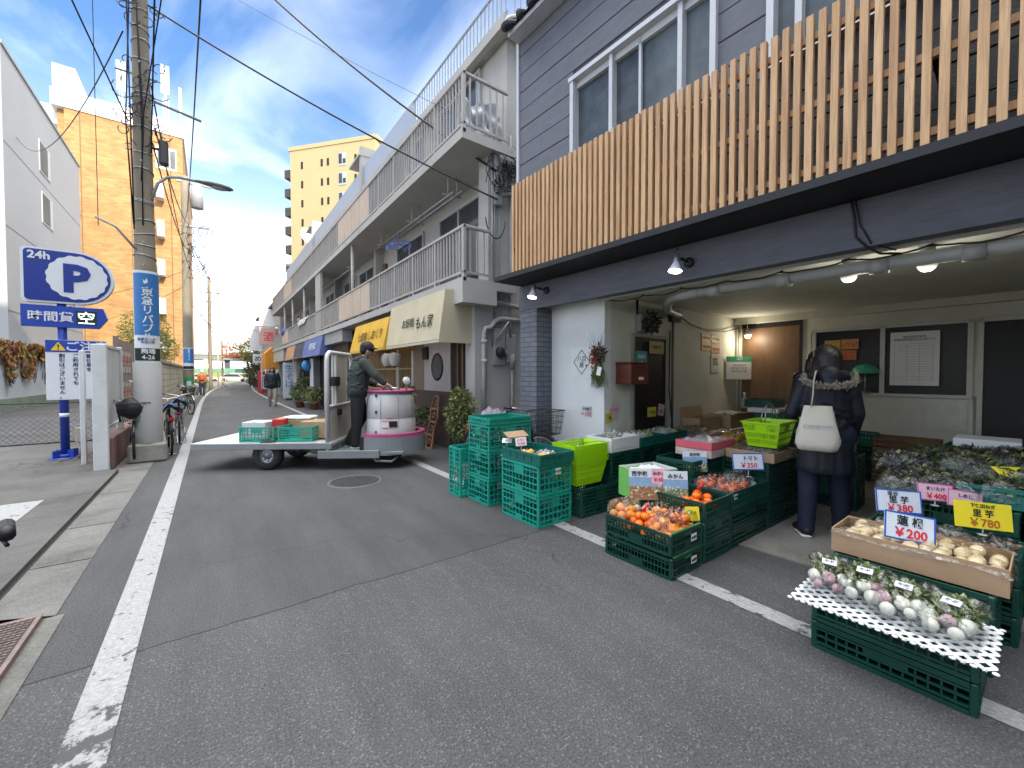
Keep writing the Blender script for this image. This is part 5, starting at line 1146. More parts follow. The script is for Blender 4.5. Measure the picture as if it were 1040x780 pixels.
a.build('canopy', mat('orange_tent', (.62, .24, .02), .6, .08, 2), t)
a = MB(); [a.cyl((x, y, 0), (x, y, 1.7), .03, 6) for x in (x0, x1) for y in (y0, y1)]; a.build('leg', M_lampm, t)
# roof clutter: dish and antenna
t = thing('satellite_dish', 'white satellite dish on the roof edge below the yellow tower', 'satellite dish', (4.2, 23.5, 8.1)); a = MB(); a.lathe([(0, 0), (.25, .04), (.48, .16), (.5, .17)], 18, TR(0, 0, .35, 20, 70)); a.build('dish', M_wht, t, local=True); a = MB(); a.tube([(0, 0, -.1), (0, .05, .3)], .03, 6); a.build('mast', M_aptd, t, local=True)
for i, (x, y, h) in enumerate(((4.6, 32, 3.0), (4.8, 34.5, 2.6), (5, 38, 2.6))):
    t = thing('tv_antenna', ['television antenna on the roof nearest the apartment block', 'television antenna in the middle of the far roofs', 'television antenna on the farthest roof'][i], 'antenna', (x, y, 6.2), 0, 'roof antennas'); a = MB(); a.cyl((0, 0, 0), (0, 0, h), .03, 5)
    for q in range(6): a.tube([(-.5+.03*q, q*.18-.4, h-.2), (.5-.03*q, q*.18-.4, h-.2)], .012, 4)
    a.tube([(0, -.5, h-.2), (0, .7, h-.2)], .015, 4); a.build('mast', M_lampm, t, local=True)
# yellow tower
t = thing('tower_block', 'tall pale yellow apartment tower with dark balconies on its left edge', 'building', (15, 67, 0)); M_yt = mat('yellow_render', (.43, .335, .175), .85, .05, .3, .05, kind='pos')
U = Matrix.Translation((10.6, 73, 0)) @ Matrix.Rotation(math.atan2(-.77, .64), 4, 'Z')     # local x along the visible face, local y behind it
a = MB(U); a.box(0, 15, 0, 14, 0, 36.4); a.build('wall', M_yt, t)
a = MB(U); a.box(-.3, 15.3, -.1, 14.3, 36.4, 37.0); a.cyl((11, 6, 37), (11, 6, 41), .06, 5); a.build('roof', M_yt, t)
for i in range(11):
    z = 33.4-i*2.95
    for x in (2.0, 5.6, 6.7, 11.5, 12.4):
        if x > 11 and i > 2: continue
        a = MB(U); a.box(x, x+.35, -.05, 0, z, z+1.1); a.build('window', M_dark, t)
    a = MB(U); a.box(8.7, 10.1, -.06, 0, z-.3, z+1.6); f = a.build('window', M_sash, t); a = MB(U); a.box(8.8, 9.35, -.08, -.06, z, z+1.5); a.box(9.5, 10.0, -.08, -.06, z, z+.7); a.build('pane', M_glass, f)
    a = MB(U); a.box(-1.3, 0, .3, 5, z-1.0, z-.85); a.box(-1.3, -1.2, .3, 5, z-1, z+.3); a.box(-1.3, 0, .2, .3, z-1, z+.3); a.build('balcony', mat('tower_balcony', (.05, .045, .04), .7), t)
# vegetation at the end of the street
foliage_thing('hedge', 'dark green and reddish hedge mass where the street bends', 'hedge', [((4.6, 50, 1.4), (1.2, 3.2, 1.5)), ((4.4, 56, 1.5), (1.4, 3.2, 1.6)), ((4.4, 47, 1.2), (.8, 1.6, 1.2)), ((5.0, 53, 3.0), (1.1, 2.4, 1.6)), ((5.2, 49.5, 4.2), (.8, 1.6, 1.6))], 6500, .22, DG, [(4.8, 52, 0), (4.8, 52, 1), (4.9, 52, 2)], 31)
foliage_thing('bushy_tree', 'yellow green tree between the hedge and the orange tree', 'tree', [((4.4, 60, 2.9), (1.3, 1.6, 1.6)), ((4.0, 61, 4.4), (1.1, 1.3, 1.2)), ((4.6, 59, 1.3), (1, 1.4, 1.2))], 2600, .26, G, [(4.3, 60, 0), (4.3, 60, 1.2), (4.2, 60, 2.4), (4.1, 60, 3.6)], 33)
foliage_thing('maple_tree', 'thin orange autumn tree leaning over the end of the street', 'tree', [((3.5, 62, 5.3), (1.2, 1.4, .8)), ((2.4, 62, 4.9), (1.0, 1.2, .45)), ((1.3, 62, 4.5), (.9, 1.2, .35)), ((4.5, 62, 5.6), (1, 1.2, .7)), ((2.9, 62, 3.9), (.9, 1, .3)), ((1.9, 62, 3.7), (.7, 1, .22))], 1250, .24, OR, [(4.2, 62, 0), (4.1, 62, 1.5), (3.8, 62, 3), (3.2, 62, 4.4), (2.2, 62, 4.8)], 35)
# railway viaduct, embankment, fence, parked cars
t = thing('railway_viaduct', 'concrete railway viaduct crossing behind the end of the street', 'bridge', (0, 112, 0)); a = MB(); a.box(-40, 60, 110, 118, 4.5, 5.6); a.build('deck', mat('viaduct_grey', (.22, .22, .21), .8, .1, .3, kind='pos'), t)
a = MB(); a.box(-40, 60, 109.8, 110, 5.6, 6.2); a.build('parapet', mat('viaduct_pale', (.5, .5, .48), .8), t)
for x in (-16, -7, 3.1, 13, 24): a = MB(); a.box(x-.5, x+.5, 111, 114, 0, 4.5); a.build('pier', mat('viaduct_dark', (.10, .10, .10), .8), t)
g = MB(); g.sheet(lambda u, v: (-30+80*u, 96+v*10, -.02+1.7*v+.2*math.sin(u*40)*v), 60, 8); struct('embankment', g, mat('embankment_grass', (.16, .17, .05), .9, .35, .8, .4, 6, kind='pos'))
t = thing('green_fence', 'pale green mesh fence along the railway embankment', 'fence', (2, 106, 0)); a = MB(); a.box(-30, 50, 106, 106.1, 1.6, 2.6); a.build('mesh', mat('fence_green', (.10, .26, .16), .6, .2, 1), t)
a = MB(); [a.box(-30+i*2.5-.05, -30+i*2.5+.05, 105.9, 106, 0, 2.8) for i in range(32)]; a.build('post', mat('fence_post', (.3, .4, .32), .6), t)
def car(label, loc, rz, c):
    t = thing('parked_car', label, 'car', loc, rz, 'cars parked at the end of the street')
    a = MB(); a.prism([(-2.1, .3), (2.1, .3), (2.15, .7), (1.2, .9), (.6, 1.42), (-1.3, 1.45), (-2.0, .95), (-2.15, .6)], -.8, .8, TR(0, 0, 0, 0, 90)); a.build('body', mat('car_paint%d' % int(loc[0]*10), c, .3, .03, 3, 0, coat=.5), t, local=True)
    a = MB(); a.prism([(.55, .92), (1.1, .92), (.55, 1.36), (-1.2, 1.38), (-1.7, .95)], -.81, .81, TR(0, 0, 0, 0, 90)); a.build('windows', M_glass, t, local=True)
    for x in (-1.3, 1.3):
        for y in (-.78, .78): a = MB(); a.cyl((x, y-.1, .31), (x, y+.1, .31), .31, 14); a.build('wheel', M_tyre, t, local=True)
car('white car parked crossways at the end of the street, left one', (-.8, 84, 0), 8, (.75, .75, .75)); car('silver car parked crossways at the end of the street, middle one', (3.4, 88, 0), -5, (.45, .46, .48)); car('white car parked beside the bushy tree, right one', (5.6, 74, 0), 88, (.75, .75, .74))
t = thing('guard_rail', 'cream pipe guard rail standing at the bend of the street', 'railing', (.7, 57, 0)); a = MB(); a.tube([(.1, 57, 0), (.1, 57, .95), (.5, 57, 1.0), (1.0, 57, 1.0), (1.4, 57, .95), (1.4, 57, 0)], .07, 8); a.tube([(.1, 57, .5), (1.4, 57, .5)], .05, 6); a.build('rail', mat('cream_steel', (.5, .44, .28), .5), t)
for i, (x, y) in enumerate(((.6, 47), (-.3, 52))):
    t = thing('marker_post', ['yellow marker post near the third pole, taller one', 'yellow marker post near the third pole, farther one'][i], 'post', (x, y, 0)); a = MB(); a.cyl((0, 0, 0), (0, 0, 4.0-i), .06, 8); a.build('post', mat('post_cream', (.45, .40, .22), .6), t, local=True); a = MB(); a.box(-.25, .25, -.03, .03, 3.4-i, 3.9-i); a.build('plate', M_signwhite, t, local=True)
# unseen buildings added behind the camera to keep the low sun off the street
t = thing('sun_blocker_building', 'tall plain building added behind the camera to shade the street, out of frame', 'building', (6, -18, 0))
a = MB(); a.box(-2.6, 22, -24, -12, 0, 23); a.build('wall', M_gb, t)
for z in (2, 5, 8, 11, 14, 17, 20):
    for x in (-1, 4, 9, 14): a = MB(); a.box(x, x+2, -12, -11.95, z, z+1.4); a.build('window', M_glass, t)
t = thing('sun_blocker_building', 'lower building added on the left behind the camera to block sun, out of frame', 'building', (-9, -14, 0)); a = MB(); a.box(-16, -3.2, -20, -6, 0, 6.5); a.build('wall', M_gb, t)
# ------------------------------------------------------------------ pots and planters in front of the shops
M_pot = mat('blue_pot', (.05, .12, .30), .45, .1, 5, .05); M_potw = mat('white_pot', (.5, .5, .48), .6, .1, 5, .1); M_potg = mat('grey_pot', (.25, .25, .25), .7, .1); M_terr = mat('terracotta', (.30, .14, .08), .8)
def potplant(label, x, y, pr_, ph, m_, lobes, n, size, seed, mats=None, name='potted_plant', cat='potted plant', asp=2.2, label_on=False):
    rg = random.Random(seed); t = thing(name, label, cat, (x, y, 0)); a = MB()
    a.lathe([(0, 0), (pr_*.75, 0), (pr_, ph-.03), (pr_*1.08, ph-.03), (pr_*1.08, ph), (pr_*.92, ph), (pr_*.9, ph-.05), (0, ph-.05)], 20); a.build('pot', m_, t, local=True)
    a = MB(); a.tri = True; leaves(a, None, None, n, size, rg, lobes=[((q[0][0], q[0][1], q[0][2]+ph), q[1]) for q in lobes], asp=asp); a.build('foliage', mats or [mat('pot_leaf', (.07, .10, .03), .5, .35, 6), mat('pot_leaf_light', (.14, .17, .05), .5, .3, 6), mat('pot_leaf_dark', (.035, .055, .02), .5, .3, 6)], t, local=True)
    a = MB(); [a.tube([(rg.uniform(-.03, .03), rg.uniform(-.03, .03), ph-.06), ((q[0][0])*.6, q[0][1]*.6, ph+q[0][2]*.6), (q[0][0], q[0][1], ph+q[0][2])], [.012, .009, .004], 5) for q in lobes]; a.build('stem', mat('green_stem', (.10, .10, .05), .8), t, local=True)
    return t
BM = [mat('bamboo_leaf', (.12, .15, .045), .5, .3, 6), mat('bamboo_leaf_light', (.24, .25, .09), .5, .3, 6), mat('bamboo_leaf_dark', (.05, .07, .025), .5, .3, 6)]
potplant('tall bushy bamboo in a blue pot beside the teal crates', 3.30, 5.86, .125, .25, M_pot, [((0, 0, .35), (.22, .22, .26)), ((.04, 0, .62), (.19, .19, .22)), ((-.05, .04, .5), (.2, .17, .25)), ((.06, .06, .2), (.18, .16, .2)), ((-.02, 0, .78), (.13, .13, .13))], 3600, .085, 41, BM, asp=4.5)
potplant('leggy yellow green shrub in a tan pot close behind the cart', 2.92, 7.35, .12, .16, M_terr, [((0, 0, .75), (.2, .2, .22)), ((-.08, 0, .55), (.14, .14, .14)), ((.05, 0, .9), (.12, .12, .12))], 420, .10, 42, BM)
potplant('small plant in a grey bucket by the brown wainscot', 3.34, 7.55, .13, .22, M_potg, [((0, 0, .25), (.2, .2, .16)), ((.06, .05, .42), (.12, .12, .1))], 380, .075, 43)
potplant('little yellow green plant in a white pot left of the grey bucket', 3.05, 7.75, .10, .18, M_potw, [((0, 0, .16), (.13, .13, .14))], 300, .07, 44, BM)
t = thing('lattice_board', 'cut out wooden board leaning against the brown wainscot', 'board', (3.45, 7.2, 0)); a = MB(); X = TR(3.30, 7.15, 0, 0, 0, 12)
poly = [(-.16, 0), (.10, 0), (.15, .3), (.11, .5), (.16, .75), (.12, .98), (-.05, 1.0), (-.10, .8), (-.17, .6), (-.11, .35)]
for i in range(len(poly)): p, q = poly[i], poly[(i+1) % len(poly)]; a.tube([(0, p[0], p[1]), (0, q[0], q[1])], .022, 6, smooth=False)
a.v = [X @ v for v in a.v]; b = MB(X)
for z in (.25, .5, .75): b.box(-.012, .012, -.13, .13, z-.02, z+.02)
for z in (.12, .38, .62, .86): b.tube([(0, .05*math.cos(q*.7), z+.05*math.sin(q*.7)) for q in range(9)], .012, 5, closed=True)
m_lb = mat('weathered_plank', (.24, .12, .065), .8, .3, 8, .3); a.build('frame', m_lb, t); b.build('fretwork', m_lb, t)
for i, (x, y, s, l_, mt) in enumerate(((3.15, 19.6, 1.0, 'large round leafy plant in the planter row under the blue awning', None), (3.2, 18.2, .6, 'light green plant in a white pot at the near end of the planter row', BM), (3.3, 17.6, .55, 'small plant with a white pot beside the planter row end', BM), (3.2, 20.8, .7, 'dark leafy plant at the far end of the planter row', None), (3.0, 19.0, .5, 'low plant in the front of the planter row', None), (3.4, 25.0, .6, 'small plant by the doorway beyond the planter row', None))):
    potplant(l_, x, y, .17, .28, M_potw if i % 2 else M_terr, [((0, 0, .4*s), (.45*s, .45*s, .4*s)), ((.2*s, .1, .7*s), (.3*s, .3*s, .3*s))], int(900*s), .10, 50+i, mt)
t = thing('conifer_shrub', 'tall dark conifer shrub in a pot behind the round planter plant', 'potted plant', (3.4, 20.2, 0)); a = MB(); a.tri = True; leaves(a, None, None, 900, .10, random.Random(60), lobes=[((3.4, 20.2, 1.0), (.3, .3, .35)), ((3.4, 20.2, 1.4), (.22, .22, .3)), ((3.4, 20.2, 1.75), (.13, .13, .22))]); a.build('foliage', DG, t); a = MB(); a.lathe([(0, 0), (.16, 0), (.2, .5), (0, .5)], 14, TR(3.4, 20.2, 0)); a.build('pot', M_potg, t)
for i, (x, y, z, dz, c, l_) in enumerate(((3.38, 24.5, .1, 1.9, (.5, .52, .52), 'white vertical shop banner with blue lettering under the orange awning'),)):
    boxsign('hanging_banner', l_, x, y, z, .6, .05, dz, c, None, 'banner'); text('生そば', .42, M_blue, bpy.data.objects['hanging_banner'], TR(x, y-.03, 1.55, 0, 90), vert=True)
t = thing('hanging_balloon', 'bright blue round bag hanging at the shopfront under the blue awning', 'bag', (3.25, 18.9, 1.55)); a = MB(); a.ball((0, 0, .2), (.19, .19, .24), 16, 10, jit=.06); a.build('bag', mat('sky_blue_plastic', (.05, .20, .42), .5), t, local=True); a = MB(); a.cyl((0, 0, .45), (0, 0, .7), .01, 5); a.build('string', M_black, t, local=True)
t = thing('white_apron', 'white cloth hanging below the blue bag at the shopfront', 'cloth', (3.4, 18.6, .75)); a = MB(); a.sheet(lambda u, v: (.03*math.sin(u*12), -.3+.6*u, v*1.3), 20, 8); a.build('cloth', mat('white_cloth', (.55, .56, .57), .8), t, local=True)
# ------------------------------------------------------------------ crates
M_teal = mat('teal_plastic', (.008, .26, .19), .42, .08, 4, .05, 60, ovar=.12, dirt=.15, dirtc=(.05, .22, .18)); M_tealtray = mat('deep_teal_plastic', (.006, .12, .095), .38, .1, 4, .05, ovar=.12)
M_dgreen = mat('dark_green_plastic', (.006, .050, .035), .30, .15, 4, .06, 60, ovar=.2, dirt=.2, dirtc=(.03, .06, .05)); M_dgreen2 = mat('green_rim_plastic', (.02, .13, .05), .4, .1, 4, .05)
M_stick = mat('crate_sticker', (.6, .62, .6), .6, .05)
def crate_mesh(W_, L_, H_, style):
    """open crate, W_ along x, L_ along y, base at z=0; lattice walls really have holes"""
    a = MB(); w, l = W_/2, L_/2; t_ = .010
    a.box(-w+.01, w-.01, -l+.01, l-.01, .004, .010)
    for sx in (-1, 1):
        for sy in (-1, 1): a.bbox(min(sx*w, sx*(w-.026)), max(sx*w, sx*(w-.026)), min(sy*l, sy*(l-.026)), max(sy*l, sy*(l-.026)), 0, H_-.004, .004)
    def wall(axis, s):
        half = l if axis == 'x' else w; o = (w if axis == 'x' else l)
        def bx_(u0, u1, z0, z1, d0=0., d1=t_):
            a0, a1 = sorted((s*(o-d0), s*(o-d1)))
            if axis == 'x': a.box(a0, a1, u0, u1, z0, z1)
            else: a.box(u0, u1, a0, a1, z0, z1)
        h0 = half-.024
        bx_(-h0, h0, H_-.026, H_-.002, -.004, t_); bx_(-h0, h0, .002, .022, -.003, t_)
        if style == 'lattice':
            nz = max(2, round(H_/.055)); nu = max(4, round(2*h0/.052))
            for i in range(1, nz): bx_(-h0, h0, H_*i/nz-.005, H_*i/nz+.005, -.001 if i != nz//2 else -.004, t_-.002)
            for i in range(1, nu): u = -h0+2*h0*i/nu; bx_(u-.0045, u+.0045, .02, H_-.02, .001, t_-.001)
            bx_(-h0*.28, h0*.28, H_*.60, H_-.03, -.002, t_-.004); bx_(-h0*.22, h0*.22, .022, H_*.22, -.003, t_-.003)
        elif style == 'bars':
            nz = max(3, round(H_/.036))
            for i in range(1, nz): bx_(-h0, h0, H_*i/nz-.0055, H_*i/nz+.0055, -.004, t_-.002)
            for i in range(1, 13): u = -h0+2*h0*i/13; bx_(u-.004, u+.004, .02, H_-.02, .002, t_)
            bx_(-h0*.3, h0*.3, H_*.45, H_-.03, -.002, t_-.004)
        elif style == 'grid':      # shallow fruit crate, many upright slots
            nu = max(5, round(2*h0/.028))
            for i in range(1, nu): u = -h0+2*h0*i/nu; bx_(u-.0035, u+.0035, .02, H_-.02, .001, t_-.001)
            bx_(-h0, h0, H_*.42, H_*.42+.010, -.002, t_-.002); bx_(-h0, h0, H_*.70, H_*.70+.007, -.002, t_-.002); bx_(-h0*.22, h0*.22, .02, H_*.45, -.001, t_-.003)
        elif style == 'tray':
            nu = 5
            for i in range(1, nu): u = -h0+2*h0*i/nu; bx_(u-.006, u+.006, .02, H_-.02, -.003, t_-.001)
            bx_(-h0, h0, .022, H_*.72, .004, t_)
    for s in (-1, 1): wall('x', s); wall('y', s)
    return a
_cr = {}; _cn = [0]
def crate(kind, label, loc, rz, m_, dims, style, group, sticker=None, rx=0, ry=0, rim=None):
    key = (m_.name, dims, style, rim is not None)
    if key not in _cr:
        t = thing('crate', label, 'crate', loc, rz, group, rx, ry); crate_mesh(*dims, style).build('body', m_, t, local=True)
        a = MB()
        for s in (-1, 1): z = dims[2]*.80; a.box(-.045, .045, min(s*(dims[1]/2+.004), s*(dims[1]/2+.0045)), max(s*(dims[1]/2+.004), s*(dims[1]/2+.0125)), z-.008, z+.008)
        a.build('handle', rim or m_, t, local=True)
        if rim: a = MB(); [a.bbox(-dims[0]/2+.02, dims[0]/2-.02, min(s*(dims[1]/2-.014), s*(dims[1]/2+.006)), max(s*(dims[1]/2-.014), s*(dims[1]/2+.006)), dims[2]-.002, dims[2]+.010, .003) for s in (-1, 1)]; a.build('grip_rim', rim, t, local=True)
        _cr[key] = t
    else: t = dup(_cr[key], loc, rz, label, group, rx, ry)
    if sticker:
        a = MB(); s, z, w_, h_ = sticker[:4]; X = {'W': TR(-dims[0]/2-.0065, s, z, -90), 'S': TR(s, -dims[1]/2-.0135, z, 0)}[sticker[4]]; a.box(-w_/2, w_/2, -.001, .001, -h_/2, h_/2, X)
        st = a.build('sticker', M_stick, t, local=True); text('41山手', h_*.42, M_ink, t, X @ TR(0, -.002, -h_*.15, 0, 90), local=True, bold=.03)
    return t
DT = (.42, .57, .283)
# teal stacks by the white line ------------------------------------------------------------
GT = 'teal crates stacked by the white line'
crate('t', 'bottom teal lattice crate of the two under the shallow tray, by the white line', (2.565, 3.07, 0), 0, M_teal, DT, 'lattice', GT)
crate('t', 'second teal lattice crate, carrying the shallow tray, with a white sticker', (2.562, 3.07, .284), .6, M_teal, DT, 'lattice', GT, (.02, .215, .07, .06, 'S'))
for i, l_ in enumerate(('lowest teal crate of the tall stack of three, with a white sticker low down', 'middle teal crate of the tall stack of three', 'topmost teal crate of the tall stack of three, below the flat lid tray')):
    crate('t', l_, (2.62+.004*i, 3.785, .285*i), 90+(.8 if i == 1 else 0), M_teal, DT, 'lattice', GT, (.10, .12, .06, .06, 'S') if i == 0 else None)
crate('t', 'flat teal lid tray on top of the tall crate stack', (2.63, 3.785, .857), 90, M_teal, (.43, .575, .075), 'tray', GT)
crate('t', 'teal crate standing upright behind the tall stack, beside the bamboo pot', (2.50, 4.16, 0), 0, M_teal, (.50, .27, .56), 'lattice', GT)
tray = crate('t', 'shallow open teal tray of citrus packs on the front teal stack', (2.57, 3.06, .568), 0, M_tealtray, (.43, .59, .105), 'tray', GT)
def filmmat():
    m, nt, b, out = nt_new('clear_film'); L = nt.links; nt.nodes.remove(b)
    tr = N(nt, 'ShaderNodeBsdfTransparent'); tr.inputs[0].default_value = (.93, .94, .94, 1); gl = N(nt, 'ShaderNodeBsdfGlossy', i_Roughness=.10)
    co = coords(nt); n = N(nt, 'ShaderNodeTexNoise', i_Scale=14., i_Detail=4., i_Distortion=1.5); L.new(co, n.inputs['Vector']); bp = N(nt, 'ShaderNodeBump', i_Strength=1., i_Distance=.02); L.new(n.outputs[0], bp.inputs['Height']); L.new(bp.outputs[0], gl.inputs['Normal'])
    lw = N(nt, 'ShaderNodeLayerWeight', i_Blend=.35); L.new(bp.outputs[0], lw.inputs['Normal']); mr = N(nt, 'ShaderNodeMapRange'); mr.inputs[3].default_value = .055; mr.inputs[4].default_value = .48; L.new(lw.outputs['Fresnel'], mr.inputs[0])
    mx = N(nt, 'ShaderNodeMixShader'); L.new(mr.outputs[0], mx.inputs[0]); L.new(tr.outputs[0], mx.inputs[1]); L.new(gl.outputs[0], mx.inputs[2]); L.new(mx.outputs[0], out.inputs[0]); return m
M_film = filmmat()
M_foam = mat('white_foam', (.68, .69, .69), .6, .03, 20, .1); M_citrus = mat('yellow_citrus', (.75, .38, .03), .45, .15, 20, .2, 80); M_mand = mat('mandarin_skin', (.88, .22, .012), .42, .12, 12, .25, 120, ovar=.08)
M_mandp = mat('pale_mandarin_skin', (.85, .32, .06), .42, .15, 10, .25, 120, ovar=.08)
rg = random.Random(12)
def filmsheet(a, x0, x1, y0, y1, z, h, seed, n=16, X=None):
    r_ = random.Random(seed); ph = [r_.uniform(0, 6) for _ in range(6)]; fr = [r_.uniform(6, 16) for _ in range(6)]
    def fn(u, v):
        e = min(u, 1-u, v, 1-v)*6; e = min(1, e)
        return (x0+(x1-x0)*u, y0+(y1-y0)*v, z+h*(.35+.65*math.sin(min(1, e)*math.pi/2))*(1 if e > 0 else 0)+.010*math.sin(u*fr[0]+v*fr[1]+ph[0])+.007*math.sin(u*fr[2]*1.8-v*fr[3]*1.7+ph[1]))
    a.sheet(fn, n, n, X)
def pack(name, label, cat, loc, rz, dims, fruits, m_, group=None, foam=True, seed=0, film=True, cm=None, sheetc=None):
    t = thing(name, label, cat, loc, rz, group); w_, l_, h_ = dims
    if foam: a = MB(); a.bbox(-w_/2, w_/2, -l_/2, l_/2, 0, .015, .004); a.build('tray', sheetc or M_foam, t, local=True)
    a = MB(); r_ = random.Random(seed)
    for (x, y, z, q) in fruits: a.ball((x, y, z), q, 14, 9, jit=.015, rg=r_)
    a.build('fruit' if cat != 'vegetables' else 'vegetable', m_, t, local=True)
    if film: a = MB(); filmsheet(a, -w_/2-.004, w_/2+.004, -l_/2-.004, l_/2+.004, .012, h_, seed); a.build('film', M_film, t, local=True)
    return t
for i in range(3):
    x, y = 2.50+.13*(i % 2), 2.88+.12*i
    pack('citrus_pack', ['film wrapped pack with two yellow fruits at the front of the teal tray', 'pale film wrapped pack in the middle of the teal tray', 'film wrapped pack of yellow fruit at the back of the teal tray'][i], 'fruit pack', (x, y, .585), 10*i, (.13, .17, .05), [(-.03, -.04, .045, .033), (.03, -.02, .045, .032), (0, .04, .042, .03)] if i != 1 else [(0, -.03, .03, .022), (0, .03, .03, .022)], M_citrus if i != 1 else M_foam, 'packs in the teal tray', seed=i)
def card(label, loc, rz, w_, h_, c, words, tilt=-12, border=None, stand=.08, roll=0):
    t = thing('price_card', label, 'price card', loc, rz); X = Matrix.Translation((0, 0, stand)) @ Matrix.Rotation(R(roll), 4, 'Y') @ Matrix.Rotation(R(tilt), 4, 'X')
    a = MB(); a.box(-w_/2, w_/2, 0, .003, 0, h_, X); a.build('card', mat('card_'+str([round(q, 2) for q in c]), c, .35, .03, 10, .02), t, local=True)
    if border: a = MB(); e = h_*.06; a.box(-w_/2, w_/2, -.001, 0, 0, e, X); a.box(-w_/2, w_/2, -.001, 0, h_-e, h_, X); a.box(-w_/2, -w_/2+e, -.001, 0, e, h_-e, X); a.box(w_/2-e, w_/2, -.001, 0, e, h_-e, X); a.build('border', border, t, local=True)
    a = MB(); a.tube([(0, .006, stand+h_*.15), (0, .008, stand*.4), (0, .01, 0)], .004, 6); a.lathe([(0, .004), (.02, .003), (.022, 0)], 12, TR(0, .01, 0)); a.build('stand', mat('clear_stand', (.7, .72, .72), .15, spec=.7, alpha=.5), t, local=True)
    for (s, sz, x, z, m_, bold) in words: text(s, sz, m_, t, X @ TR(x, -.0022, z, 0, 90), local=True, bold=bold, depth=.0015)
    return t
CW = (.62, .68, .74); CP = (.72, .48, .56); CY = (.80, .66, .03)
card('white price card reading 700 yen on the front teal tray', (2.50, 3.22, .60), -35, .11, .085, (.72, .62, .66), [('レモン', .028, 0, .05, M_red, .01), ('￥700', .032, 0, .012, M_red, .01)], roll=-6)
card('small tilted white card behind the red 700 yen card on the teal tray', (2.42, 3.36, .62), -45, .10, .06, (.7, .72, .72), [('3こ', .03, 0, .02, M_red, .01)], tilt=-50)
t = thing('cardboard_scrap', 'torn piece of brown cardboard stuck on the tall teal stack', 'cardboard', (2.53, 3.40, .80), 0); a = MB(); a.box(-.13, .13, -.11, .0, 0, .006, TR(0, 0, 0, 0, 25)); a.build('sheet', mat('cardboard', (.36, .24, .14), .8, .1, 6, .1), t, local=True); M_card = MATS['cardboard']
# ------------------------------------------------------------------ lime shopping baskets
M_lime = mat('lime_plastic', (.40, .74, .010), .38, .06, 4, .03)
def basket_mb(a, w0, l0, w1, l1, h, holes=True):
    def P_(u, v, z): k = z/h; return (u*(w0+(w1-w0)*k), v*(l0+(l1-l0)*k), z)
    n = 12
    for (ax, s) in (('x', -1), ('x', 1), ('y', -1), ('y', 1)):
        def Q(t_, z, o=0.):
            p = P_(s*.5, t_, z) if ax == 'x' else P_(t_, s*.5, z); return Vector(p)+Vector((s*o, 0, 0) if ax == 'x' else (0, s*o, 0))
        def quad(t0, t1, z0, z1, o=.0): a.raw([Q(t0, z0, o), Q(t1, z0, o), Q(t1, z1, o), Q(t0, z1, o), Q(t0, z0, o-.003), Q(t1, z0, o-.003), Q(t1, z1, o-.003), Q(t0, z1, o-.003)], [(0,1,2,3), (7,6,5,4), (0,3,7,4), (1,5,6,2), (3,2,6,7), (0,4,5,1)])
        if holes:
            for z0, z1 in ((0, h*.12), (h*.30, h*.36), (h*.56, h*.64), (h*.88, h)): quad(-.5, .5, z0, z1)
            for i in range(25): t_ = -.5+i/24; quad(max(-.5, t_-.010), min(.5, t_+.010), h*.1, h*.9, -.0004)
            quad(-.15, .15, h*.6, h*.9, .0005)
        else:
            quad(-.5, .5, 0, h)
            for z0 in (h*.3, h*.55, h*.8): quad(-.48, .48, z0, z0+.006, .003)
        quad(-.51, .51, h-.012, h, .016)
    a.raw([P_(-.5, -.5, .003), P_(.5, -.5, .003), P_(.5, .5, .003), P_(-.5, .5, .003)], [(0, 1, 2, 3)])
def basket(label, loc, rz, group, holes=True, up=True):
    t = thing('shopping_basket', label, 'basket', loc, rz, group); a = MB(); basket_mb(a, .36, .25, .46, .33, .24, holes); a.build('body', M_lime, t, local=True)
    a = MB()
    for s in (-1, 1):
        if up: a.tube([(-.17, s*.02, .24), (-.12, s*.01, .36), (-.06, 0, .40), (.06, 0, .40), (.12, s*.01, .36), (.17, s*.02, .24)], .0045, 6)
        else: a.tube([(-.2, s*.16, .245), (-.15, s*.10, .25), (.15, s*.10, .25), (.2, s*.16, .245)], .004, 6)
    a.build('handle', M_chrome, t, local=True); return t
ORD = ('lowest', 'second', 'third', 'fourth', 'fifth', 'sixth', 'seventh', 'topmost')
def _rimfix(): pass
b0 = basket('lowest lime basket of the nested stack beside the teal crates', (3.07, 2.96, .287), 0, 'nested lime shopping baskets', False, False)
for i in range(1, 7): dup(b0, (3.07+.002*(i % 2), 2.96, .287+.028*i), .3*(i % 3), '%s lime basket of the nested stack beside the teal crates' % ORD[i if i < 6 else 7])
# ------------------------------------------------------------------ left row of dark crates along the shop wall
GD = 'dark green crates along the side wall'
def S_(lx, ly, z): return tuple(W @ Vector((lx, ly, z)))
def dcrate(label, lx, ly, z, rz=90, dims=(.37, .57, .283), style='bars', group=GD, m_=None, **k): return crate('d', label, S_(lx, ly, z), 2.4+rz, m_ or M_dgreen, dims, style, group, **k)
crate('d', 'dark green crate under the nested lime baskets', (3.145, 2.93, 0), 90, M_dgreen, (.38, .57, .283), 'bars', GD)
NTH = ('first', 'second', 'third', 'fourth', 'fifth', 'sixth')
for k_ in range(6):
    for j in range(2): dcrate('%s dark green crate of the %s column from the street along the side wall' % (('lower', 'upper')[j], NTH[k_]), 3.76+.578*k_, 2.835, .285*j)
t = thing('foam_box', 'white foam box with a dark bundle on the first crates along the side wall', 'box', S_(3.74, 2.83, .57), 2.4); a = MB(); w_, l_, h_ = .25, .17, .145
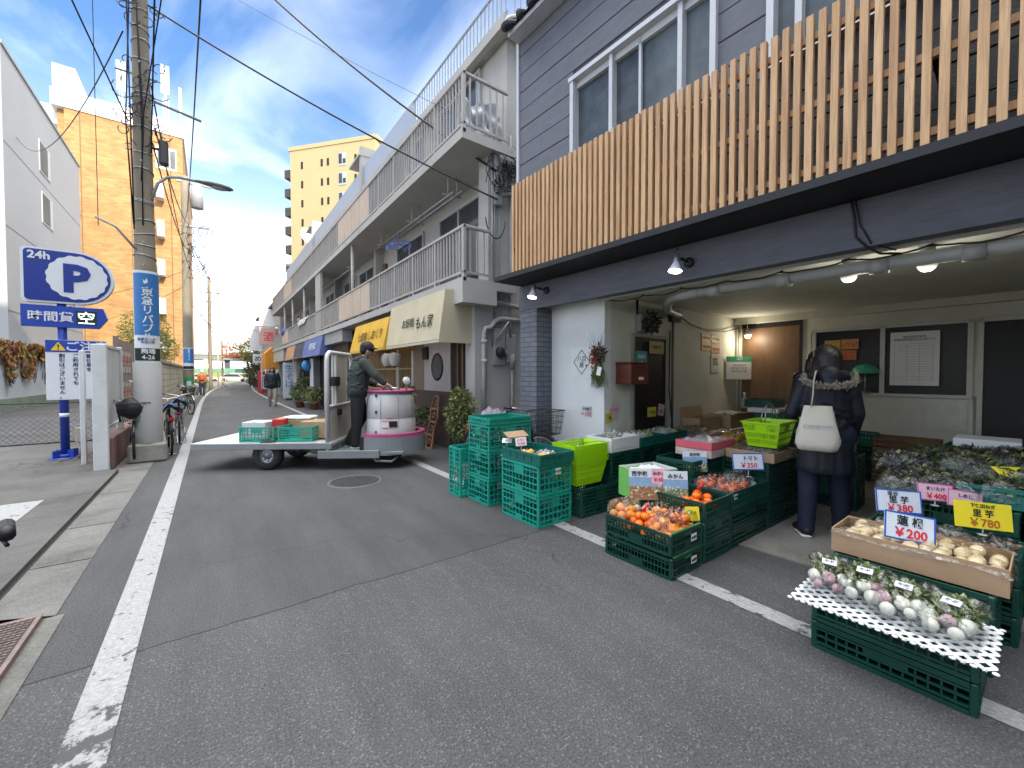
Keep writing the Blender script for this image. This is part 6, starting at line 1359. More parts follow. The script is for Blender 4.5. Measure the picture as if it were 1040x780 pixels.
a.box(-w_, w_, -l_, -l_+.025, 0, h_); a.box(-w_, w_, l_-.025, l_, 0, h_); a.box(-w_, -w_+.025, -l_+.025, l_-.025, 0, h_); a.box(w_-.025, w_, -l_+.025, l_-.025, 0, h_); a.box(-w_+.025, w_-.025, -l_+.025, l_-.025, 0, .02)
a.build('box', M_foam, t, local=True); a = MB(); a.bbox(-.19, .19, -l_-.004, -l_+.001, .03, .10, .01); a.build('moulding', M_foam, t, local=True)
a = MB(); leaves(a, (0, .02, .12), (.16, .09, .05), 120, .06, rg); a.build('contents', mat('pale_leaves', (.4, .42, .34), .7, .3), t, local=True)
dcrate('first shallow teal tray on the row along the side wall, next to the foam box', 4.24, 2.83, .572, 90, (.37, .50, .11), 'tray', m_=M_tealtray); dcrate('second shallow teal tray on the row along the side wall', 4.77, 2.83, .572, 90, (.37, .52, .11), 'tray', m_=M_tealtray)
GL = [mat('veg_leaf', (.14, .19, .07), .5, .35, 8), mat('veg_leaf_light', (.26, .32, .14), .5, .3, 8), mat('veg_leaf_dark', (.07, .10, .035), .5, .3, 8)]
for i, (x, l_) in enumerate(((4.2, 'loose greens in the first shallow tray by the side wall'), (4.8, 'newspaper wrapped greens in the second shallow tray by the side wall'))):
    t = thing('vegetable_bundle', l_, 'vegetables', S_(x, 2.83, .59), 2.4); a = MB(); a.tri = True; leaves(a, (0, 0, .06), (.19, .12, .05), 350, .07, rg); a.build('leaves', GL, t, local=True); a = MB(); filmsheet(a, -.2, .1, -.12, .12, .07, .05, 70+i); a.build('wrap', mat('newsprint', (.42, .42, .39), .8, .1), t, local=True)
def carton(label, loc, rz, dims, flap=None, m_=None, open_=True, name='cardboard_box', cat='box', tape=True, words=None):
    t = thing(name, label, cat, loc, rz); w_, l_, h_ = dims[0]/2, dims[1]/2, dims[2]; m_ = m_ or M_card; a = MB(); e = .006
    if open_: a.box(-w_, w_, -l_, -l_+e, 0, h_); a.box(-w_, w_, l_-e, l_, 0, h_); a.box(-w_, -w_+e, -l_+e, l_-e, 0, h_); a.box(w_-e, w_, -l_+e, l_-e, 0, h_); a.box(-w_+e, w_-e, -l_+e, l_-e, 0, .006)
    else: a.bbox(-w_, w_, -l_, l_, 0, h_, .004)
    a.build('box', m_, t, local=True)
    if flap:
        for q in flap:
            a = MB()
            if q == 'back': a.box(-w_, w_, 0, e, 0, min(l_*1.5, .24), TR(0, l_, h_, 0, -12))
            if q == 'left': a.box(0, e, -l_, l_, 0, w_*.8, TR(-w_, 0, h_, 0, 0, -18))
            if q == 'front': a.box(-w_, w_, 0, e, 0, l_*.9, TR(0, -l_, h_, 0, 115))
            a.build('flap', m_, t, local=True)
    if not open_ and tape: a = MB(); a.box(-.025, .025, -l_-.001, l_+.001, h_-.002, h_+.001); a.build('tape', mat('packing_tape', (.42, .32, .2), .3), t, local=True)
    if words: text(words[0], words[1], words[2], t, TR(0, -l_-.002, h_*.35, 0, 90), local=True, bold=.01)
    return t
t = thing('plank', 'pale wooden plank under the cartons along the side wall', 'plank', S_(6.2, 2.75, .572), 2.4); a = MB(); a.bbox(-1.0, 1.0, -.17, .25, 0, .018, .003); a.build('board', M_frame, t, local=True)
carton('cardboard box with a raised flap on the plank by the side wall', S_(5.85, 2.87, .592), 2.4, (.62, .26, .19), ('back',)); carton('closed cardboard box farther back on the plank, under newspapers', S_(6.62, 2.82, .592), 2.4, (.66, .34, .21), None, open_=False)
t = thing('newspaper', 'folded newspapers on the farther cardboard box by the side wall', 'newspaper', S_(6.5, 2.80, .805), 12); a = MB(); filmsheet(a, -.2, .2, -.14, .14, .0, .015, 5); a.build('sheets', MATS['newsprint'], t, local=True)
for i in range(3):
    t = thing('ginger_bag', ['bag of pale ginger roots before the first cardboard box', 'second bag of ginger roots spilling on the row by the wall', 'third bag of ginger roots by the cardboard box corner'][i], 'vegetables', S_(5.22+.14*i, 2.78-.03*i, .592), 10*i, 'ginger bags on the side row'); a = MB()
    for q in range(9): a.ball((rg.uniform(-.09, .09), rg.uniform(-.09, .09), .03+rg.uniform(0, .05)), (rg.uniform(.02, .045), .018, .018), 8, 6, TR(0, 0, 0, rg.uniform(0, 180)) )
    a.build('roots', mat('ginger', (.45, .34, .16), .7, .2, 20), t, local=True); a = MB(); filmsheet(a, -.12, .12, -.12, .12, 0, .10, 90+i); a.build('film', M_film, t, local=True)
# cards hanging by the wall
t = sheetsign('price_tag', 'white card with red writing on the pale front wall above the foam box', 'price card', 3.83, 3.31, .875, .20, .13, (.6, .6, .6), 'W'); text('北海道', .04, M_ink, t, sf(.085), local=True); text('￥250', .06, M_red, t, sf(.02), local=True)
t = sheetsign('price_tag', 'slanted pink striped tag on the cream wall behind the foam box', 'price card', 3.99, 3.02, .88, .17, .18, (.55, .42, .45), 'S', 25); text('￥150', .06, M_red, t, sf(.07), local=True)
t = sheetsign('price_tag', 'small yellow tag below the pink striped tag on the cream wall', 'price card', 3.92, 3.015, .83, .13, .11, (.45, .40, .05), 'S', -8); text('旬', .06, M_ink, t, sf(.03), local=True)
t = sheetsign('price_tag', 'yellow tag hanging in front of the dark side door', 'price card', 4.62, 2.9, .86, .19, .12, (.5, .44, .05), 'S', 0); text('￥300', .06, M_ink, t, sf(.035), local=True)
t = sheetsign('price_tag', 'pale pink tag beside the yellow tag before the dark side door', 'price card', 4.82, 2.9, .86, .14, .15, (.4, .34, .36), 'S', 12); text('特選', .05, M_red, t, sf(.04), local=True)
# back of the shop
for j in range(3): dcrate(('lowest', 'middle', 'topmost')[j]+' teal crate of the back stack before the plywood door', 6.75, 2.2, .283*j, 90, m_=M_tealtray, style='lattice', group='crates at the back of the shop')
for j in range(2): dcrate(('lower', 'upper')[j]+' teal crate of the near back stack by the plywood door', 6.15, 2.25, .283*j, 90, m_=M_tealtray, style='lattice', group='crates at the back of the shop')
dcrate('green shallow tray on top of the back stack by the plywood door', 6.72, 2.35, .92, 90, (.37, .5, .11), 'tray', m_=M_dgreen, group='crates at the back of the shop')
t = thing('foam_tray', 'white foam lid lying between the back crates and the green tray', 'lid', S_(6.65, 2.25, .852), 2.4); a = MB(); a.bbox(-.3, .3, -.2, .2, 0, .065, .01); a.build('lid', M_foam, t, local=True)
t = thing('dispenser_bottle', 'clear pump bottle beside the water pipe at the back', 'bottle', S_(6.95, 2.72, .86), 0); a = MB(); a.lathe([(0, 0), (.045, 0), (.05, .02), (.05, .13), (.02, .17), (.02, .19), (0, .19)], 16); a.build('bottle', mat('bottle_blue', (.35, .45, .5), .1, alpha=.6), t, local=True); a = MB(); a.cyl((0, 0, .19), (0, 0, .24), .012); a.tube([(0, 0, .24), (-.05, 0, .235)], .008, 6); a.build('pump', M_foam, t, local=True)
for j in range(4): dcrate(('lowest', 'second', 'third', 'topmost')[j]+' green crate of the stack behind the shopper under the window', 7.12, 1.40, .155*j, 0, (.37, .50, .153), style='bars', group='crates at the back of the shop', m_=M_tealtray if j == 3 else None)
basket('lime basket on the crate stack behind the shopper under the window', S_(5.45, 1.30, .78), 90, None, False, False)
for j in range(2): dcrate(('lower', 'upper')[j]+' dark green crate holding the lime basket behind the shopper', 5.45, 1.28, .283*j, 0, group='crates at the back of the shop')
carton('brown carton between the dark crates and the lime basket behind the shopper', S_(5.45, 1.28, .57), 2.4, (.34, .42, .205), None, open_=False)
for j in range(3):
    t = thing('wooden_crate', ('lowest', 'middle', 'topmost')[j]+' slatted wooden crate of the low stack under the patch board', 'crate', S_(7.1, .86, .2*j), 2.4, 'wooden crates under the window'); a = MB()
    for z in (.02, .085, .15): a.box(-.18, -.17, -.3, .3, z, z+.045); a.box(.17, .18, -.3, .3, z, z+.045); a.box(-.17, .17, -.3, -.29, z, z+.045); a.box(-.17, .17, .29, .3, z, z+.045)
    a.box(-.17, .17, -.29, .29, 0, .012)
    for sx in (-1, 1): a.box(sx*.165-.01, sx*.165+.01, -.285, -.265, .012, .19); a.box(sx*.165-.01, sx*.165+.01, .265, .285, .012, .19)
    a.build('box', mat('rough_crate_wood', (.20, .12, .06), .8, .25, 6, .3, stretch=(1, 1, 6)), t, local=True)
# ------------------------------------------------------------------ middle row: oranges and tomatoes
GM = 'dark green crates of the middle stall row'; DF = (.40, .57, .150)
crate('m', 'bottom dark crate with a white sticker under the crate of netted oranges', (2.675, 1.83, 0), 1, M_dgreen, DF, 'grid', GM, (.06, .085, .07, .05, 'S'), rim=M_dgreen2)
crate('m', 'dark crate full of netted oranges at the front of the middle row', (2.675, 1.83, .162), 0, M_dgreen, DF, 'grid', GM, rim=M_dgreen2)
for j in range(3): crate('m', ('bottom dark crate', 'middle dark crate', 'top dark crate holding red netted mandarins')[j]+' of the second column in the middle row', (3.10, 1.83, .150*j), .5*j, M_dgreen, DF, 'bars' if j < 2 else 'grid', GM)
for j in range(3): crate('m', ('bottom dark crate', 'middle dark crate', 'top dark crate holding film wrapped tomatoes')[j]+' of the third column in the middle row', (3.66, 1.76, .152*j), 90, M_dgreen, (.42, .68, .150), 'bars' if j < 2 else 'grid', GM, (.28, .11, .05, .04, 'W') if j == 2 else None)
for k_ in range(2):
    for j in range(4): crate('m', '%s dark crate of the %s column in the middle row' % (('bottom', 'second', 'third', 'top')[j], ('fourth', 'fifth')[k_]), (4.29+.575*k_, 1.76, .150*j), 90, M_dgreen, (.42, .565, .149), 'bars', GM)
for k_ in range(3):
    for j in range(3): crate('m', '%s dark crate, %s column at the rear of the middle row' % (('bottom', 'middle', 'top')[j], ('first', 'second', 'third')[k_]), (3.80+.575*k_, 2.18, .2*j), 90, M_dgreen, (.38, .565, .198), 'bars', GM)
M_net = mat('red_net', (.62, .02, .01), .5)
def mandarin_bag(label, loc, n, r_, sp, m_, seed, group, net=False, top=None):
    t = thing('mandarin_bag', label, 'fruit', loc, 0, group); q = random.Random(seed); a = MB(); pts = []
    tries = 0
    while len(pts) < n and tries < 4000:
        tries += 1; x, y = q.uniform(-sp[0], sp[0]), q.uniform(-sp[1], sp[1]); z = r_+q.uniform(0, sp[2])*(1-(x/sp[0]*.9)**2*.6)*(1-(y/sp[1]*.9)**2*.6)
        if all((x-p[0])**2+(y-p[1])**2+(z-p[2])**2 > (1.72*r_)**2 for p in pts): pts.append((x, y, z))
    for p in pts: a.ball(p, (r_, r_, r_*.86), 16, 10, jit=.012, rg=q)
    a.build('fruit', m_, t, local=True)
    a = MB()
    if net:
        for p in pts[:14]:
            for g_ in range(5): th = g_*math.pi/5; a.tube([(p[0]+r_*1.03*math.cos(th)*math.cos(f), p[1]+r_*1.03*math.sin(th)*math.cos(f), p[2]+r_*.9*math.sin(f)) for f in [i*.5-.5 for i in range(9)]], .0013, 3)
        a.tube([(0, 0, sp[2]+r_*1.6), (.01, -.01, sp[2]+r_*2.4), (.03, -.02, sp[2]+r_*3)], [.02, .008, .014], 6); a.build('net', M_net, t, local=True)
    else: filmsheet(a, -sp[0]-r_*.8, sp[0]+r_*.8, -sp[1]-r_*.8, sp[1]+r_*.8, .01, sp[2]+r_*1.75, seed, 20); a.build('film', M_film, t, local=True)
    return t
z0 = .225
GB = 'bags of oranges in the front crate'
mandarin_bag('film bag of pale oranges heaped at the far street corner of the front crate', (2.59, 2.02, z0), 14, .034, (.085, .075, .12), M_mandp, 1, GB)
mandarin_bag('film bag of pale oranges at the near street corner of the front crate', (2.59, 1.66, z0), 13, .033, (.085, .08, .10), M_mandp, 2, GB)
mandarin_bag('red netted oranges in the middle street side of the front crate', (2.58, 1.84, z0), 12, .034, (.075, .075, .10), M_mand, 3, GB, True)
mandarin_bag('bag of deep orange fruit in the near inner corner of the front crate', (2.77, 1.66, z0), 13, .034, (.075, .08, .10), M_mand, 4, GB)
mandarin_bag('bag of oranges in the middle inner side of the front crate, before the fruit posters', (2.77, 1.84, z0), 12, .034, (.075, .075, .10), M_mandp, 5, GB)
mandarin_bag('red netted mandarins with a knotted top in the second column crate', (3.10, 1.70, .325), 14, .033, (.10, .09, .11), M_mand, 6, None, True)
t = thing('orange', 'single orange peeping out behind the fruit posters', 'fruit', (2.86, 2.06, .36)); a = MB(); a.ball((0, 0, .03), .033, 16, 10); a.build('skin', M_mand, t, local=True)
t = thing('foam_wrapped_fruit', 'pair of white and black wrapped fruits between the orange bags', 'fruit', (2.72, 2.0, .30)); a = MB(); a.ball((0, 0, .03), .03, 12, 8); a.ball((.05, -.04, .02), .03, 12, 8); a.build('wrap', M_foam, t, local=True)
M_tom = mat('tomato_skin', (.62, .12, .035), .28, .1, 8, .05)
for i in range(4):
    x, y = 3.50+.17*(i % 2), 1.66+.19*(i//2)
    pack('tomato_pack', ['film wrapped tomatoes at the near street corner of the third column', 'film wrapped tomatoes at the near inner corner of the third column', 'film wrapped tomatoes behind the near street corner pack', 'film wrapped tomatoes behind the near inner corner pack'][i], 'vegetables', (x, y, .39), 5*i, (.15, .17, .085), [(-.035, -.04, .045, .034), (.035, -.04, .045, .035), (-.033, .035, .045, .035), (.036, .035, .045, .033)], M_tom, 'tomato packs', seed=20+i, sheetc=None)
for i in range(2): pack('film_pack', ['crumpled clear film pack in the middle of the third column', 'crumpled dark film pack at the inner end of the third column'][i], 'vegetables', (3.80+.1*i, 1.74, .40), 20, (.2, .24, .09), [(0, 0, .03, .05)], mat('dark_produce', (.03, .035, .02), .5), 'film packs', seed=30+i)
# green and white fruit carton
MG = mat('green_white_carton', (.60, .63, .60), .6, .03); t = carton('green and white open fruit carton behind the red netted mandarins', (3.17, 2.22, .30), -14, (.40, .30, .26), None, MG, name='fruit_carton')
M_cg = mat('carton_green', (.16, .46, .10), .6, .08); a = MB()
for s in (-1, 1): a.box(-.20, .20, min(s*.1502, s*.153), max(s*.1502, s*.153), .0, .07); a.prism([(-.2, .12), (-.2, .25), (-.08, .25)], -.0015, .0015, TR(0, s*.152, 0, 0, 90)); a.prism([(.2, .12), (.2, .25), (.10, .25)], -.0015, .0015, TR(0, s*.152, 0, 0, 90))
for s in (-1, 1): a.box(min(s*.2002, s*.203), max(s*.2002, s*.203), -.15, .15, 0, .26)
a.build('green_print', M_cg, t, local=True); a = MB(); a.box(-.193, .193, .138, .143, .02, .24); a.build('inner_green', M_cg, t, local=True)
t = thing('apple_wrap', 'white tissue wrapped fruit inside the green and white carton', 'fruit', (3.17, 2.22, .48), -14); a = MB(); filmsheet(a, -.18, .18, -.13, .13, 0, .07, 55); a.build('tissue', M_foam, t, local=True)
M_ph = [mat('photo_sky', (.22, .36, .52), .4, .2, 6), mat('photo_fruit', (.30, .16, .08), .4, .6, 40), mat('photo_leaf', (.18, .22, .12), .4, .6, 40)]
def photocard(label, loc, rz, w_, h_, words, price=None, tilt=-8, stand=.02):
    t = thing('fruit_poster_card', label, 'price card', loc, rz); X = Matrix.Translation((0, 0, stand)) @ Matrix.Rotation(R(tilt), 4, 'X')
    a = MB(); a.box(-w_/2, w_/2, 0, .003, 0, h_, X); a.build('card', mat('glossy_card', (.62, .68, .70), .3, .03), t, local=True)
    a = MB(); a.box(-w_/2, w_/2, -.0008, 0, h_*.42, h_*.72, X); a.build('sky_print', M_ph[0], t, local=True); a = MB(); a.box(-w_/2, w_/2, -.0008, 0, 0, h_*.42, X); a.build('orchard_print', M_ph[1] if price else M_ph[2], t, local=True)
    a = MB(); q = random.Random(int(loc[0]*100)); [a.ball((q.uniform(-w_*.46, w_*.46), -.002, q.uniform(.02, h_*.5)), (q.uniform(.004, .010), .0015, q.uniform(.004, .010)), 8, 5, X) for _ in range(40)]; a.build('fruit_print', mat('print_spots', (.55, .52, .38), .4, .5, 60), t, local=True)
    text(words, h_*.17, M_ink, t, X @ TR(-w_*(.22 if price else 0), -.0022, h_*.77, 0, 90), local=True, bold=.02)
    if price:
        a = MB(); a.box(w_*.10, w_*.5, -.002, -.001, h_*.52, h_, X); a.build('price_field', mat('pink_card', (.72, .40, .48), .4), t, local=True); text('みかん', h_*.14, M_ink, t, X @ TR(w_*.30, -.0035, h_*.80, 0, 90), local=True, bold=.02); text(price, h_*.16, M_red, t, X @ TR(w_*.30, -.0035, h_*.60, 0, 90), local=True, bold=.03)
    return t
photocard('glossy picture card with black lettering and a pink 450 yen panel behind the oranges', (2.84, 1.98, .36), -42, .30, .25, '西宇和', '￥450')
photocard('glossy orchard picture card to the right of the 450 yen panel', (2.98, 1.82, .36), -42, .19, .24, 'みかん')
card('yellow card stuck at the near inner corner of the orange crate', (2.84, 1.60, .24), -40, .10, .10, CY, [('甘い', .03, 0, .05, M_ink, .01)])
photocard('blue glossy picture card standing behind the green and white carton', (3.62, 2.02, .47), -40, .22, .19, '西宇和')
card('white card with blue edge reading 350 yen over the tomato packs', (3.78, 1.62, .50), -38, .27, .145, CW, [('トマト', .045, .02, .085, M_ink, .02), ('￥350', .06, .0, .02, M_red, .015)], border=M_blue, stand=.06)
t = thing('price_oval', 'oval white card with red writing leaning on the green and white carton', 'price card', (3.01, 2.03, .36), -40); a = MB(); a.prism([(.10*math.cos(i*.31416), .055*math.sin(i*.31416)) for i in range(20)], 0, .003, TR(0, 0, .07, 0, 85)); a.build('card', M_stick, t, local=True); text('みかん', .035, M_red, t, TR(0, -.004, .075, 0, 85), local=True); text('￥350', .035, M_red, t, TR(0, -.004, .035, 0, 85), local=True)
t = carton('open brown carton of dark red packs with a white label on the fourth column', (4.27, 1.72, .602), 90, (.42, .52, .085)); 
a = MB(); a.box(-.09, .09, -.2615, -.2605, .02, .07); a.build('label', M_stick, t, local=True); a2 = MB(); a2.box(-.2115, -.2105, -.16, -.02, .02, .07); a2.build('label', M_stick, t, local=True); text('さくらんぼ', .03, M_ink, t, TR(-.213, -.09, .035, -90, 90), local=True)
for i in range(6):
    pack('red_pack', '%s film pack of dark red beans in the brown carton, counted from the street' % ('first', 'second', 'third', 'fourth', 'fifth', 'sixth')[i], 'vegetables', (4.09+.085*i, 1.72, .612), 0, (.08, .38, .06), [(rg.uniform(-.03, .03), -.17+.0115*q, .03+rg.uniform(0, .02), (.014, .010, .010)) for q in range(30)], mat('dark_red_bean', (.16, .02, .02), .4, .4, 20), 'packs in the brown carton', seed=100+i)
for i in range(2):
    t = carton(('lower', 'upper')[i]+' pink and red fruit carton behind the brown bean carton', (4.02, 2.14, .602+.075*i), 2, (.50, .36, .07), None, mat('pink_carton', (.62, .10, .14), .5, .1) if i else mat('white_pink_carton', (.55, .42, .40), .5, .3, 14), name='fruit_carton')
    if i: a = MB(); filmsheet(a, -.22, .22, -.16, .16, .03, .05, 44); a.build('contents', mat('grey_packs', (.30, .30, .32), .3, .5, 20), t, local=True)
t = thing('banana_plate', 'heap of golden fruit on a pale tray at the rear of the middle row', 'fruit', (4.75, 2.2, .602)); a = MB(); a.bbox(-.26, .26, -.17, .17, 0, .03, .01); a.build('tray', mat('pale_tray', (.5, .45, .3), .6), t, local=True)
a = MB(); [a.ball((rg.uniform(-.15, .15), rg.uniform(-.1, .1), .06+rg.uniform(0, .05)), (.07, .035, .035), 12, 8, TR(0, 0, 0, rg.uniform(-40, 40))) for _ in range(16)]; a.build('fruit', mat('golden_fruit', (.50, .27, .03), .45, .2, 8), t, local=True)
a = MB(); filmsheet(a, -.22, .22, -.15, .15, .03, .12, 66); a.build('film', M_film, t, local=True)
# ------------------------------------------------------------------ right hand stall, stepping up from the street
GR = 'dark green crates of the right hand stall'; DR = (.38, .57, .140)
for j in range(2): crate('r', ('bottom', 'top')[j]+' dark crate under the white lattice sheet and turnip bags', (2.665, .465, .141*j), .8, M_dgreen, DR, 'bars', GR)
for j in range(2): crate('r', ('bottom', 'top')[j]+' dark crate under the film lined carton of pale roots', (3.06, .465, .190*j), .5, M_dgreen, (.39, .60, .188), 'bars', GR)
for j in range(3): crate('r', ('bottom dark crate', 'middle dark crate', 'top dark crate of film wrapped mushrooms')[j]+' in the third step of the right stall', (3.47, .42, .155*j), 0, M_dgreen, (.38, .62, .153), 'bars' if j < 2 else 'grid', GR)
for k_ in range(3):
    for j in range(4): crate('r', ('bottom', 'second', 'third', 'top')[j]+' dark crate, fourth step of the right stall, '+('nearer the shopper', 'nearer the frame edge', 'past the frame edge')[k_], (3.90, .42-.60*k_, .152*j), 0, M_dgreen, (.40, .58, .150), 'bars' if j < 3 else 'grid', GR)
for k_ in range(3):
    for j in range(3): crate('r', ('bottom', 'middle', 'top')[j]+' dark crate, rear block of the right stall, '+('nearest the shopper', 'middle one', 'nearest the frame edge')[k_], (4.42, .58-.42*k_, .232*j), 90, M_dgreen, (.40, .58, .230), 'bars', GR)
for k_ in range(2): crate('r', 'open teal tray of bagged greens on the fourth step, '+('nearer the shopper', 'nearer the frame edge')[k_], (3.92, .10-.60*k_, .612), 0, M_tealtray, (.40, .56, .12), 'tray', GR)
for k_ in range(2):
    crate('r', 'deep teal crate at the back of the right stall, '+('under the white foam box', 'under the brown carton')[k_], (5.15, .30-.6*k_, .0), 0, M_tealtray, (.40, .58, .40), 'lattice', GR); crate('r', 'upper deep teal crate at the back of the right stall, '+('under the white foam box', 'under the brown carton')[k_], (5.15, .30-.6*k_, .401), 0, M_tealtray, (.40, .58, .40), 'lattice', GR)
# lattice sheet: woven white plastic
t = thing('lattice_sheet', 'white diamond lattice plastic sheet under the turnip bags', 'sheet', (2.535, .465, .286), 1)
a = MB(); pw, pl = .20, .335; n = 12; st = 2*pl/n
def clipline(x, y, dx, dy):
    ts = []
    for c, d, h in ((x, dx, pw), (y, dy, pl)):
        ts.append(sorted(((-h-c)/d, (h-c)/d)))
    t0, t1 = max(ts[0][0], ts[1][0]), min(ts[0][1], ts[1][1]); return (t0, t1) if t1 > t0+.005 else None
for i in range(-n, n*2):
    for s in (-1, 1):
        y = -pl-pw+i*st; q = clipline(-pw, y, 1, s*1.0) if s > 0 else clipline(-pw, -y, 1, -1.0)
        if q: yy = y if s > 0 else -y; p0 = (-pw+q[0], yy+s*q[0], .004); p1 = (-pw+q[1], yy+s*q[1], .004); a.tube([p0, p1], .0075, 4, smooth=False)
for k_ in range(n+1): y = -pl+k_*st; [a.ball((sx*pw, y, .004), (.009, .012, .005), 6, 4) for sx in (-1, 1)]
for v in a.v:
    if v.x < -.13: v.z -= (-.13-v.x)**1.2*.25
a.build('lattice', M_foam, t, local=True)
M_turn = mat('white_turnip', (.70, .70, .60), .35, .06, 8, .05); M_turnp = mat('purple_turnip', (.50, .30, .34), .35, .3, 8, .05); M_tlabel = mat('pack_label', (.6, .62, .68), .4)
def turnip_bag(label, loc, rz, seed, pink):
    t = thing('turnip_bag', label, 'vegetables', loc, rz, 'bags of turnips on the lattice sheet', rx=0); q = random.Random(seed); X = TR(0, 0, .03, 0, 0, -14)
    a = MB(); b = MB()
    for i, (x, y) in enumerate(((-.09, -.035), (-.09, .04), (-.03, 0), (-.02, -.055), (-.035, .06))):
        r_ = q.uniform(.021, .033); (b if (i in pink) else a).ball((x, y, .035+q.uniform(0, .02)), (r_*1.1, r_, r_), 16, 10, X)
        tgt = (b if (i in pink) else a)
    for mb_, nm, m_ in ((a, 'turnips', M_turn), (b, 'purple_turnips', M_turnp)):
        if mb_.v: mb_.build(nm, m_, t, local=True)
    a = MB(X); a.tri = True
    for i in range(46):
        y0 = q.uniform(-.05, .05); a.cm = 1; a.tube([(-.02, y0*.6, .04), (.04, y0, .05+q.uniform(-.02, .03)), (.09, y0*1.2, .05)], .0028, 4)
    leaves(a, (.065, 0, .045), (.062, .075, .03), 300, .034, q, asp=1.6); leaves(a, (0, 0, .065), (.05, .06, .015), 60, .03, q); a.build('leaves', GL, t, local=True)
    a = MB(X); filmsheet(a, -.14, .14, -.10, .10, .0, .098, seed, 22); a.build('film', M_film, t, local=True)
    a = MB(X); a.box(-.0, .045, -.03, .03, .104, .106); a.build('label', M_tlabel, t, local=True); text('かぶ', .02, M_ink, t, X @ TR(.02, 0, .107, -90), local=True); return t
turnip_bag('bag of pink turnips with leaves at the left end of the lattice sheet', (2.56, .70, .292), 14, 201, (0, 1, 2))
turnip_bag('bag of white turnips with a purple one, second from the left on the lattice', (2.57, .56, .300), 8, 202, (3,))
turnip_bag('bag of white turnips and one red bulb, third from the left on the lattice', (2.54, .415, .295), 2, 203, (4,))
turnip_bag('bag of white turnips with yellowish leaves at the right end of the lattice', (2.54, .265, .29), -6, 204, (2,))
# roots in film lined carton
t = carton('film lined open carton of pale oval roots behind the turnip bags', (3.06, .455, .379), 90.5, (.66, .33, .13), name='root_carton')
q = random.Random(8); a = MB()
for i in range(30): a.ball((-.28+.6*(i//3)/10+q.uniform(-.01, .01), -.11+.10*(i % 3)+q.uniform(-.01, .01), .085+.02*(i % 2)), (.031, .072, .026), 14, 9, TR(0, 0, 0, 0))
a.build('roots', mat('pale_root', (.72, .58, .36), .55, .12, 10, .1), t, local=True)
a = MB(); filmsheet(a, -.34, .34, -.175, .175, .10, .035, 77, 30); a.sheet(lambda u, v: (-.345+.69*u, -.172-.010*math.sin(v*3)-.004*math.sin(u*50), .135-.15*v+.008*math.sin(u*31)), 40, 8); a.sheet(lambda u, v: (-.338-.006*math.sin(v*9), -.17+.34*u, .135-.13*v), 14, 6); a.build('film', M_film, t, local=True)
Mush = mat('brown_mushroom', (.22, .15, .10), .6, .3, 20); 
for i in range(6): pack('mushroom_pack', '%s film pack in the third step of the right stall, from the shopper side' % ('first', 'second', 'third', 'fourth', 'fifth', 'sixth')[i], 'vegetables', (3.42+.12*(i % 2), .64-.09*i, .41), 12*i, (.15, .12, .06), [(rg.uniform(-.06, .06), rg.uniform(-.045, .045), .03+rg.uniform(0, .02), (.018, .016, .012)) for _ in range(14)], Mush if i % 3 else mat('white_mushroom', (.5, .48, .40), .6, .1), 'packs in the third step', seed=300+i)
M_gbag = [mat('bag_green', (.07, .11, .04), .5, .4, 12), mat('bag_green_light', (.22, .25, .11), .5, .4, 12), mat('bag_purple', (.075, .06, .065), .5, .4, 12)]
spots = [(3.80, .64, .62), (3.98, .52, .65), (3.83, .42, .64), (4.15, .70, .70), (4.35, .60, .72), (4.20, .40, .74), (4.50, .40, .75), (4.05, .22, .70), (4.32, .15, .75), (4.6, .2, .76), (3.88, .20, .66), (3.90, -.02, .66), (4.15, -.05, .72), (4.45, -.1, .75), (4.6, .62, .72)]
for i, (x, y, z) in enumerate(spots):
    lab = '%s film bag of greens, right stall, %s' % (('dark', 'shiny', 'flat')[i % 3], ('edge by the shopper', 'front of the heap', 'middle of the heap', 'back of the heap', 'near the frame edge')[i//3])
    t = thing('greens_bag', lab, 'vegetables', (x, y, z), 37*i, 'bags of leafy greens on the right stall'); q = random.Random(400+i); a = MB(); a.tri = True; leaves(a, (0, 0, .05), (.14, .09, .045), 420, .05, q, asp=1.8); a.build('leaves', M_gbag if i % 3 else [M_gbag[2], M_gbag[0], M_gbag[1]], t, local=True)
    a = MB(); filmsheet(a, -.17, .17, -.12, .12, -.005, .11, 400+i, 22); a.build('film', M_film, t, local=True)
carton('long white foam box at the back of the right stall', (5.12, .36, .803), 92, (.36, .34, .07), None, M_foam, False, 'foam_box', 'box', False); carton('brown carton beside the white foam box at the back of the right stall', (5.14, -.05, .803), 92, (.44, .34, .085), None, None, False)
PR = -48
card('white blue edged card reading 200 yen for lotus root stuck in the root carton', (2.99, .47, .42), PR, .24, .145, CW, [('蓮 根', .055, 0, .083, M_ink, .02), ('￥200', .065, .0, .018, M_red, .025)], border=M_blue, stand=.085, roll=9, tilt=-14)
card('white blue edged card reading 380 yen in the third step of the right stall', (3.42, .585, .50), PR, .245, .14, CW, [('深谷', .03, -.03, .105, M_ink, .01), ('里 芋', .048, 0, .062, M_ink, .015), ('￥380', .058, .0, .010, M_red, .02)], border=M_blue, stand=.04, roll=2)
card('pink edged card reading 400 yen on the right stall', (3.62, .455, .58), PR, .19, .105, CP, [('まいたけ', .026, 0, .065, M_ink, .01), ('￥400', .045, .0, .014, M_red, .02)], border=mat('pink_ink', (.55, .12, .35), .6), stand=.03, roll=4)
card('pink edged card reading 280 yen right beside the 400 yen card', (3.64, .335, .575), PR, .18, .10, CP, [('しめじ', .026, 0, .06, M_ink, .01), ('￥280', .042, .0, .012, M_red, .02)], border=MATS['pink_ink'], stand=.02, roll=8)
